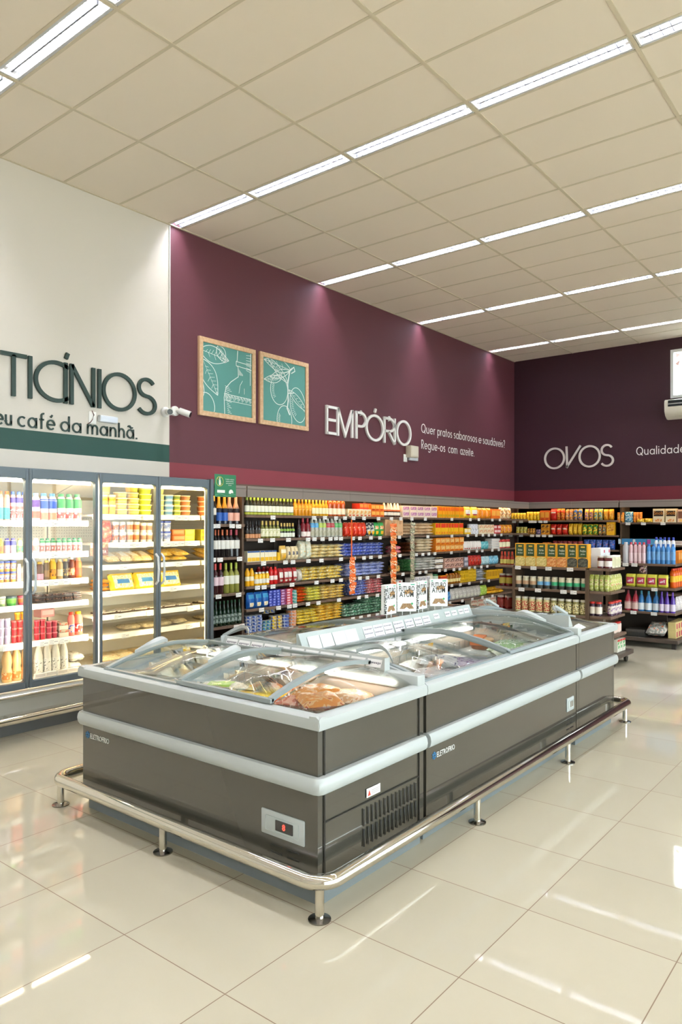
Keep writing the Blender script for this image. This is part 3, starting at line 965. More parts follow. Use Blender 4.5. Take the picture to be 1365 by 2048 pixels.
def ink(mb, x0, x1, z0, z1, rows, y):
    for r in range(rows):
        zc = z0 + (z1 - z0) * (r + .5) / rows
        hgt = (z1 - z0) / rows * .34
        x = x0
        while x < x1 - .004:
            wd = random.uniform(.004, .012)
            mb.box(x, min(x + wd, x1), y, y + .0006, zc - hgt * random.uniform(.3, 1) / 2, zc + hgt / 2)
            x += wd + .003
INK = m('8a8890', .6)
def card_proto(w, h, rows, col):
    c = MB().box(-w / 2, w / 2, -.0015, 0, 0, h).mesh('card', m(col, .5), False)
    k = MB()
    ink(k, -w / 2 + .006, w / 2 - .006, .004, h - .004, rows, -.0022)
    return c, k.mesh('print', INK, False)
_cards = {}
def card(w, h, rows, col, loc, rz, tilt, label, group, name='price_card', cat='price card'):
    k = (w, h, rows, col)
    if k not in _cards: _cards[k] = card_proto(*k)
    c, p = _cards[k]
    o = add(name, c); o.location = loc; o.rotation_euler = (tilt, 0, rz)
    tag(o, label, cat, group)
    if rows: add('print', p, o)
    return o
TL = -math.atan2(.055, .125)
for i, (u, w) in enumerate(BOARD_BIG):
    card(w, .105, 0, 'f2f4f8', (u + 3.297, 2.067 + .86 - .0025, .905), 0, TL, f'blank white card holder, {ORD[i]} along the slanted freezer board', 'blank card holders on the freezer board')
for i, (u, w) in enumerate(BOARD_MID):
    card(w, .1, 3, 'eeeef2', (u + 3.297, 2.067 + .862 - .0025, .907), 0, TL, f'white three-line price card, {ORD[i]} along the slanted freezer board', 'three-line price cards on the freezer board')
for i, (u, w) in enumerate(BOARD_SMALL):
    card(w, .04, 1, 'f3f3f3', (u + 3.297, 2.067 + .888 - .0025, .965), 0, TL, f'small white price tag, {ORD[i]} toward the far end of the freezer board', 'small tags on the freezer board', 'price_tag', 'price tag')
for i in range(11):
    y = 3.5 - i * .114
    card(.098, .045, 1, 'f0f0f0', (2.42 + E_D - .075 + .004, y, .912), -PI / 2, -math.atan2(.03, .065), f'white price tag, {ORD[i]} from the fridges on the end freezer rail', 'price tags on the end freezer rail', 'price_tag', 'price tag')

# tuna cartons standing on the ridge
def tuna_box(loc, rz, label):
    w, d, h = .145, .04, .212
    t = thing('tuna_carton', label, 'carton', loc, rz, 'tuna cartons on the freezer board')
    MB().box(-w / 2, w / 2, 0, d, 0, h, .002, 1).obj('carton', m('eef0ee', .4), t)
    for s, z in (('FUTURO', .150), ('ATUM', .108)):
        q = add('lettering', font_mesh(s, .054, m('1c2022', .4), .0004, .56 if s == 'FUTURO' else .72, 'CENTER', .0007), t); q.location = (0, -.0006, z)
    q = add('side_lettering', font_mesh('FUTURO ATUM', .03, m('2e3234', .4), .0004, .85, 'CENTER', .0008), t)
    q.location = (-w / 2 - .0006, d / 2 + .008, h * .46); q.rotation_euler = (0, PI / 2, -PI / 2); q.rotation_euler = Matrix(((0, 0, 1), (1, 0, 0), (0, 1, 0))).to_euler()
    q.matrix_local = Matrix.Translation((-w / 2 - .0006, d / 2 - .008, h * .45)) @ Matrix.Rotation(-PI / 2, 4, 'Z') @ Matrix.Rotation(PI / 2, 4, 'Y')
    b = MB(); b.ribbon([(-.015, .14), (.02, .15), (.045, .14)], .03, -.0004, .0); b.obj('biscuit_picture', m('b98a55|cfa56c|a87843', .5, scale=90), t, False)
    b = MB()
    b.prism([(-.052, .02), (-.03, .06), (.03, .06), (.055, .022), (.018, .02), (.0, .034), (-.018, .02)], -.0006, 0, 'y')
    b.obj('serving_picture', m('8a6a48|b08a60|6e5236', .5, scale=80), t, False)
    b = MB(); b.lathe([(.008, -.0003), (.008, .0004)], 16); b.bm.transform(Matrix.Translation((.04, -.0008, .058)) @ Matrix.Rotation(PI / 2, 4, 'X'))
    b.obj('green_dot', m('3fae6a', .4), t, False)
    b = MB().box(.03, .06, -.0006, 0, .195, .203).box(-.06, -.045, -.0006, 0, .195, .203); b.obj('green_mark', m('4fb08a', .4), t, False)
    MB().tube([(-.03, .02, 0), (-.03, .02, -.028)], .004, 6).tube([(.03, .02, 0), (.03, .02, -.028)], .004, 6).obj('stand_pin', m('b9bdbd', .3, .8), t)
    return t
for i, (x, y, rz, lb) in enumerate(TUNA):
    tuna_box((x, y, 1.052), math.radians(rz), lb)

# ================================================================ GLASS DOOR FRIDGES
FR = m('5a666d', .45)
FRD = m('3e4850', .45)
SHW = m('efe9dd', .4)
LED = emit('ffdf9e', FRIDGE_LED)
LED1 = emit('fff0dc', FRIDGE_LED)
FY0, FYB = 5.6, 6.5
def fridge(label, x0, x1, shelves, led, side=False):
    t = thing('display_fridge', label, 'fridge', (x0, FY0, 0), 0, 'glass door fridges')
    L = x1 - x0; D = FYB - FY0
    b = MB()
    b.box(0, L, .06, D, 2.11, 2.15); b.box(0, L, D - .03, D, .3, 2.11); b.box(0, L, .07, D, .30, .33)
    b.obj('cabinet', FR, t, False)
    b = MB()
    b.box(.0, L, D - .05, D - .031, .33, 2.1); b.box(.0, L, .1, D - .05, 2.085, 2.105)
    b.prism([(.3, 2.085), (D - .05, 2.085), (D - .05, 1.93)], .0, L, 'x')
    o = b.obj('liner', m('f3eadb', .5), t, False)
    b = MB()
    for r in range(7):
        for k in range(46):
            b.box(.03 + k * .026, .036 + k * .026, D - .0512, D - .0499, 1.58 + r * .028, 1.586 + r * .028)
    b.obj('perforation', m('8f8778', .6), o, False)
    b = MB(); b.prism([(.11, 2.035), (.16, 2.085), (.11, 2.085)], 0, L, 'x'); b.obj('top_grille', m('f2e9d2', .5), t, False)
    if side:
        MB().box(L, L + .035, -.02, D, .28, 2.15).obj('side_panel', FR, t, False)
        MB().box(L - .003, L - .001, .07, D - .05, .39, 2.08).obj('mirror_lining', m('d8d4cc', .08, 1.0), t, False)
    MB().box(0, L, .115, D - .05, .395, .418).obj('deck', SHW, t, False)
    b = MB(); b.prism([(.07, .365), (.115, .395), (.115, .385), (.07, .355)], .0, L, 'x'); g = b.obj('air_grille', m('ece2d0', .5), t, False)
    b = MB()
    for r in range(3):
        for k in range(70):
            x = .02 + k * .0174 + (r % 2) * .008
            y = .078 + r * .013
            z = .365 + (y - .07) / .045 * .03 + .0006
            b.quad([(x, y, z), (x + .008, y, z), (x + .008, y + .006, z + .004), (x, y + .006, z + .004)])
    b.obj('grille_holes', m('6d6558', .6), g, False)
    for z in shelves:
        s = MB().box(.012, L - .012, .14, D - .06, z - .018, z)
        o = s.obj('shelf', SHW, t, False)
        b = MB(); b.prism([(.14, z - .0), (.134, z + .004), (.13, z - .042), (.14, z - .042)], .014, L - .014, 'x')
        b.obj('price_rail', m('f6f1ea', .35), o, False)
        for xx in (.03, L - .04):
            pass
    # base panels
    b = MB()
    b.prism([(.01, .365), (.0, .35), (.0, .335), (.02, .3), (.03, .2), (.04, .17), (.12, .17), (.12, .365)], 0, L, 'x')
    b.obj('base_panel', m('b7bab4', .35, .2), t, False)
    b = MB(); b.prism([(-.004, .352), (-.012, .345), (-.012, .335), (-.004, .328)], 0, L, 'x'); b.obj('base_trim', m('d5cdb8', .25, .6), t, False)
    MB().box(0, L, .14, .2, 0, .17).obj('toe_kick', m('6f7374', .5), t, False)
    # doors
    for k in range(2):
        a = k * L / 2; w = L / 2
        d = MB()
        f = .028
        d.box(a + .002, a + f, -.0, .045, .385, 2.142, .004, 1); d.box(a + w - f, a + w - .002, 0, .045, .385, 2.142, .004, 1)
        d.box(a + f - .002, a + w - f + .002, 0, .045, .385, .44, .003, 1); d.box(a + f - .002, a + w - f + .002, 0, .045, 2.062, 2.142, .003, 1)
        for cx, cz, sx, sz in ((a + f, .44, 1, 1), (a + w - f, .44, -1, 1), (a + f, 2.062, 1, -1), (a + w - f, 2.062, -1, -1)):
            r = .025
            pts = [(cx, cz)] + [(cx + sx * r * (1 - math.cos(q * PI / 12)), cz + sz * r * (1 - math.sin(q * PI / 12))) for q in range(7)]
            d.prism(pts, .002, .042, 'y')
        o = d.obj('door', FR, t)
        MB().box(a + f - .004, a + w - f + .004, .018, .023, .436, 2.066).obj('glass', glass('fbfdfb', 1.3), o, False)
        hx = a + w - .012 if k == 0 else a + .012
        hb = MB(); s = -1 if k == 0 else 1
        hb.tube([(hx + s * .02, 0, 1.14), (hx + s * .02, -.035, 1.17), (hx + s * .02, -.045, 1.28), (hx + s * .02, -.035, 1.39), (hx + s * .02, 0, 1.42)], .011, 8)
        hb.obj('door_handle', m('c6ccd0', .15), o)
    # light strips behind the mullions
    for xx in (.012, L / 2, L - .012):
        MB().box(xx - .007, xx + .007, .047, .057, .46, 2.05, .003, 1).obj('led_strip', led, t, False)
    b = MB().box(.03, L - .03, .085, .1, 2.06, 2.075); b.obj('led_strip', led, t, False)
    return t
fridge('glass door dairy fridge full of drinks and yogurts under the green stripe', 2.36, 3.613, FZ1, LED1)
fridge('glass door fridge of margarine tubs and cheese beside the wine shelves', 3.628, 4.87, FZ2, LED, True)

# ================================================================ SHELVING
WOOD = m('54402f', .5)
WOODF = m('6a5444', .45)
BACKP = m('2a211b', .6)
def gondola(label, loc, rz, L, zs, fascia=True, top=2.13, low=.08, walls=''):
    t = thing('shelf_bay', label, 'shelving', loc, rz, 'wall shelving bays')
    D = .5
    MB().box(0, L, D - .03, D, 0, top - .01).obj('back_panel', m('3a2d24', .6), t, False)
    for s, x in (('0', 0), ('1', L - .03)):
        if s in walls: MB().box(x, x + .03, .02, D - .03, 0, top - .02).obj('side_panel', WOOD, t, False)
        else: MB().box(x + .005, x + .025, D - .06, D - .03, 0, top - .02).obj('upright', m('6b5e54', .4), t, False)
    MB().box(0, L, .06, D, 0, low).obj('plinth', BACKP, t, False)
    for z in zs:
        s = MB().box(.001, L - .001, .0, D - .03, z - .03, z, .002, 1).obj('shelf', WOODF, t, False)
        b = MB()
        for x in (L * .33, L * .66): b.box(x - .002, x + .002, -.001, .004, z - .03, z + .001)
        b.obj('shelf_joint', BACKP, s, False)
    if fascia:
        f = MB().box(0, L, -.02, .0, 2.005, top, .003, 1).box(0, L, .0, D, top - .02, top)
        o = f.obj('fascia', m('857a72', .4), t, False)
        MB().box(0, L, -.022, -.0195, top - .034, top - .03).obj('fascia_groove', BACKP, o, False)
        MB().box(.06, L - .06, .002, .02, 2.03, 2.045).obj('led_strip', emit('ffd9a0', 16.0), t, False)
    return t

# ================================================================ GOODS
def spin(mb, prof, w, seg=14, cap=True, d=None):
    mb.lathe(prof, seg, (0, w / 2, 0), cap)
STY = {   # (radius fraction, height fraction)
    'wine': [(.9, 0), (1, .015), (1, .6), (.9, .67), (.42, .76), (.36, .8), (.36, 1)],
    'fizz': [(.9, 0), (1, .015), (1, .5), (.85, .6), (.45, .75), (.36, .82), (.38, 1)],
    'oil': [(.92, 0), (1, .02), (1, .54), (.8, .62), (.46, .72), (.44, 1)],
    'beer': [(.9, 0), (1, .02), (1, .55), (.75, .66), (.42, .8), (.38, 1)],
    'water': [(.85, 0), (1, .03), (.95, .2), (1, .3), (.95, .5), (1, .66), (.7, .82), (.45, .92), (.45, 1)],
    'squeeze': [(.9, 0), (1, .04), (.95, .4), (.86, .55), (1, .7), (.8, .86), (.5, .92), (.5, 1)],
    'milk': [(.95, 0), (1, .02), (1, .58), (.85, .68), (.5, .86), (.45, .9), (.45, 1)],
    'juice': [(.95, 0), (1, .03), (1, .3), (.82, .42), (1, .56), (.92, .72), (.55, .88), (.5, 1)],
    'yog': [(.9, 0), (1, .03), (1, .74), (.86, .84), (.6, .9), (.6, 1)],
    'det': [(.95, 0), (1, .04), (1, .42), (.86, .55), (.74, .66), (.42, .8), (.3, .86), (.3, 1)],
    'jug': [(.95, 0), (1, .02), (.97, .4), (1, .7), (.94, .82), (.6, .89), (.55, .9), (.55, 1)],
    'cone': [(.95, 0), (1, .02), (1, .5), (.8, .58), (.3, .98), (.25, 1)],
}
CAPZ = {'wine': .8, 'fizz': .58, 'oil': .78, 'beer': .9, 'water': .9, 'squeeze': .9, 'milk': .9, 'juice': .88, 'yog': .9, 'det': .84, 'cone': .52, 'jug': .9}
def rad(sty, f):
    P = STY[sty]
    for (ra, za), (rb, zb) in zip(P, P[1:]):
        if f <= zb: return ra + (rb - ra) * (f - za) / max(1e-6, zb - za)
    return P[-1][0]
def k_bot(w, h, d, p):
    sty = p.get('s', 'oil'); R = w / 2
    out = []
    b = MB(); spin(b, [(r * R, z * h) for r, z in STY[sty]], w); out.append(('body', b, p['c'], p.get('r', .18)))
    cz = CAPZ[sty]
    b = MB()
    zs = [cz + (1 - cz) * i / 4 for i in range(5)]
    spin(b, [(rad(sty, z) * R + .0012, z * h) for z in zs] + [(rad(sty, 1) * R * .9, h + .003)], w, 12); out.append(('cap', b, p['cap'], .4))
    if p.get('l'):
        z0, z1 = p.get('lz', (.15, .5))
        b = MB(); zs = [z0 + (z1 - z0) * i / 4 for i in range(5)]
        spin(b, [(rad(sty, z) * R + .0008, z * h) for z in zs], w, 14, False); out.append(('label', b, p['l'], .5))
    if p.get('l2'):
        z0, z1 = p.get('l2z', (.02, .14))
        b = MB(); zs = [z0 + (z1 - z0) * i / 3 for i in range(4)]
        spin(b, [(rad(sty, z) * R + .001, z * h) for z in zs], w, 14, False); out.append(('base_label' if z1 < .3 else 'shoulder_label', b, p['l2'], .5))
    return out
def k_jar(w, h, d, p):
    R = w / 2
    b = MB(); spin(b, [(R * .92, 0), (R, .02 * h), (R, .78 * h), (R * .85, .86 * h), (R * .85, .9 * h)], w); out = [('body', b, p['c'], .15)]
    b = MB(); spin(b, [(R * .9, .86 * h), (R * .92, .87 * h), (R * .92, .99 * h), (R * .86, h)], w); out.append(('lid', b, p['cap'], .35))
    if p.get('l'):
        z0, z1 = p.get('lz', (.15, .7))
        b = MB(); spin(b, [(R + .001, z0 * h), (R + .001, z1 * h)], w, 14, False); out.append(('label', b, p['l'], .5))
    if p.get('l2'):
        b = MB(); spin(b, [(R + .0006, .02 * h), (R + .0006, .29 * h)], w, 14, False); out.append(('base_label', b, p['l2'], .5))
    return out
def k_can(w, h, d, p):
    R = w / 2
    b = MB(); spin(b, [(R, 0), (R, h * .04), (R * .97, h * .07), (R * .97, h * .93), (R, h * .96), (R, h), (R * .93, h), (R * .92, h * .96)], w); out = [('body', b, 'c9cbcc', .3)]
    b = MB(); spin(b, [(R * .985, .09 * h), (R * .985, .91 * h)], w, 14, False); out.append(('label', b, p['c'], .4))
    return out
def k_tub(w, h, d, p):
    R = w / 2
    b = MB(); spin(b, [(R * .8, 0), (R * .93, .8 * h)], w); out = [('body', b, p['c'], .35)]
    b = MB(); spin(b, [(R * .98, .8 * h), (R, .82 * h), (R, .95 * h), (R * .95, h)], w); out.append(('lid', b, p['cap'], .35))
    if p.get('l'):
        b = MB(); spin(b, [(R * .865, .25 * h), (R * .925, .7 * h)], w, 14, False); out.append(('label', b, p['l'], .5))
    return out
def k_box(w, h, d, p):
    b = MB().box(-w / 2, w / 2, 0, d, 0, h, .0015, 1); out = [('body', b, p['c'], .4)]
    if p.get('l'):
        a0, a1, z0, z1 = p.get('lr', (.08, .92, .3, .85))
        b = MB().box((a0 - .5) * w, (a1 - .5) * w, -.0008, 0, z0 * h, z1 * h); out.append(('label', b, p['l'], .45))
    if p.get('l2'):
        a0, a1, z0, z1 = p.get('l2r', (.2, .8, .06, .25))
        b = MB().box((a0 - .5) * w, (a1 - .5) * w, -.001, 0, z0 * h, z1 * h); out.append(('picture', b, p['l2'], .45))
    if p.get('win'):
        b = MB().prism([(w * .5 * math.cos(a), max(0.002, h * .3 + (h * .12) * math.sin(a))) for a in [PI * i / 10 for i in range(11)]] + [(-w * .47, .004), (w * .47, .004)], -.0012, 0, 'y'); out.append(('window', b, p['win'], .35))
    return out
def pillow(w, d, h, lie=True, seedv=1, nu=9, nv=9, crimp=.06, wob=.09):
    rnd = random.Random(seedv)
    b = MB(); g = {}
    for s in (1, -1):
        for i in range(nu):
            for j in range(nv):
                u, v = -1 + 2 * i / (nu - 1), -1 + 2 * j / (nv - 1)
                edge = abs(u) > .999 or abs(v) > .999
                vv = min(1, abs(v) / (1 - crimp))
                t = ((1 - abs(u) ** (4.5 if lie else 2.8)) * max(0, 1 - vv ** 3)) ** .38
                if not edge: t *= 1 + rnd.uniform(-wob, wob) * 1.6
                if not lie: t *= 1.12 - .22 * v
                if edge: t = 0
                if s == -1 and edge:
                    g[(s, i, j)] = g[(1, i, j)]; continue
                pin = 1 - .05 * (1 - abs(u)) * (abs(v) > .9)
                if lie: co = (u * w / 2, d / 2 + v * d / 2 * pin, h / 2 + s * t * h / 2)
                else: co = (u * w / 2 * (1 - .04 * (1 - abs(v)) ** 2), d / 2 - s * t * d / 2, h / 2 + v * h / 2)
                g[(s, i, j)] = b.bm.verts.new(co)
    for s in (1, -1):
        for i in range(nu - 1):
            for j in range(nv - 1):
                b.bm.faces.new((g[(s, i, j)], g[(s, i + 1, j)], g[(s, i + 1, j + 1)], g[(s, i, j + 1)]))
    return b, g, nu, nv
def patch(g, i0, i1, j0, j1, off, s=1):
    b = MB(); V = {}
    for i in range(i0, i1 + 1):
        for j in range(j0, j1 + 1):
            V[(i, j)] = b.bm.verts.new(g[(s, i, j)].co + Vector(off))
    for i in range(i0, i1):
        for j in range(j0, j1):
            b.bm.faces.new((V[(i, j)], V[(i + 1, j)], V[(i + 1, j + 1)], V[(i, j + 1)]))
    return b
def k_bag(w, h, d, p):        # lying, seen from its end
    b, g, nu, nv = pillow(w, d, h, True, p.get('sd', 1))
    out = [('body', b, p['c'], .3)]
    if p.get('l'): out.append(('label', patch(g, 2, 6, 2, 6, (0, 0, .0012)), p['l'], .35))
    if p.get('e'): out.append(('end_seal', patch(g, 1, 7, 0, 1, (0, -.0012, .001)), p['e'], .35))
    return out
def k_pouch(w, h, d, p):      # standing
    b, g, nu, nv = pillow(w, d, h, False, p.get('sd', 1))
    out = [('body', b, p['c'], .3)]
    if p.get('l'):
        j0, j1 = p.get('lj', (4, 6)); out.append(('label', patch(g, 1, 7, j0, j1, (0, -.0015, 0)), p['l'], .35))
    if p.get('l2'):
        j0, j1 = p.get('l2j', (1, 3)); out.append(('picture', patch(g, 2, 6, j0, j1, (0, -.0018, 0)), p['l2'], .35))
    return out
def k_tray(w, h, d, p):
    b = MB().box(-w / 2, w / 2, 0, d, 0, h * .6, .003, 1); out = [('body', b, p['c'], .4)]
    b = MB().box(-w / 2 + .003, w / 2 - .003, .003, d - .003, h * .6, h, min(.004, h * .15), 1); out.append(('film', b, p['cap'], .2))
    if p.get('l'):
        b = MB().box(-w * .3, w * .3, d * .2, d * .8, h, h + .001); out.append(('label', b, p['l'], .4))
    return out
KIND = {'bot': k_bot, 'jar': k_jar, 'can': k_can, 'tub': k_tub, 'box': k_box, 'bag': k_bag, 'pouch': k_pouch, 'tray': k_tray}
_P = {}
def proto(kind, w, h, d, p):
    key = (kind, round(w, 4), h, d, repr(sorted(p.items())))
    if key not in _P:
        parts = KIND[kind](w, h, d, p)
        _P[key] = [(n, b.mesh(n, m(c, r, scale=p.get('sc', 26)))) for n, b, c, r in parts]
    return _P[key]
def place(kind, w, h, d, p, name, loc, rz, label, cat, group, rx=0.0, ry=0.0):
    parts = proto(kind, w, h, d, p)
    o = bpy.data.objects.new(name, parts[0][1])
    COL.objects.link(o)
    o.location = loc
    o.rotation_euler = (rx, ry, rz)
    tag(o, label, cat, group)
    for n, me in parts[1:]:
        c = bpy.data.objects.new(n, me)
        COL.objects.link(c)
        c.parent = o
    return o
AXIS = {'y': 0.0, 'x': -PI / 2}
def row(ax, plane, a0, a1, z, n, st, kind, h, d, p, name, cat, desc, place_txt, group):
    s = 1 if ax == 'y' else -1
    pitch = abs(a1 - a0) / n
    gap = p.get('gap', .97)
    w = pitch * gap
    if kind in ('bot', 'jar', 'can', 'tub'): d = w
    rz0 = p.get('rz', 0)
    for i in range(n):
        a = a0 + s * pitch * (i + .5)
        for k in range(st):
            j = random.uniform(-1, 1)
            jr = p.get('jr', .12 if kind == 'bag' else .03)
            off = .012 + (j + 1) * p.get('jd', .016 if kind == 'bag' else .006)
            zz = z + .001 + k * (h * (.985 if kind == 'bag' else 1.004) + .0005)
            rz = AXIS[ax] + rz0 + random.uniform(-jr, jr)
            loc = (a + (random.uniform(-.1, .1) * pitch if kind == 'bag' else 0), plane + off, zz) if ax == 'y' else (plane + off, a, zz)
            lab = desc
            if n > 1: lab += f', {ORD[i]} from left'
            if st > 1: lab += f', {ORD[k]} up'
            lab += ' ' + place_txt
            place(kind, w, h, d, p, name, loc, rz, lab, cat, group, p.get('rx', 0))

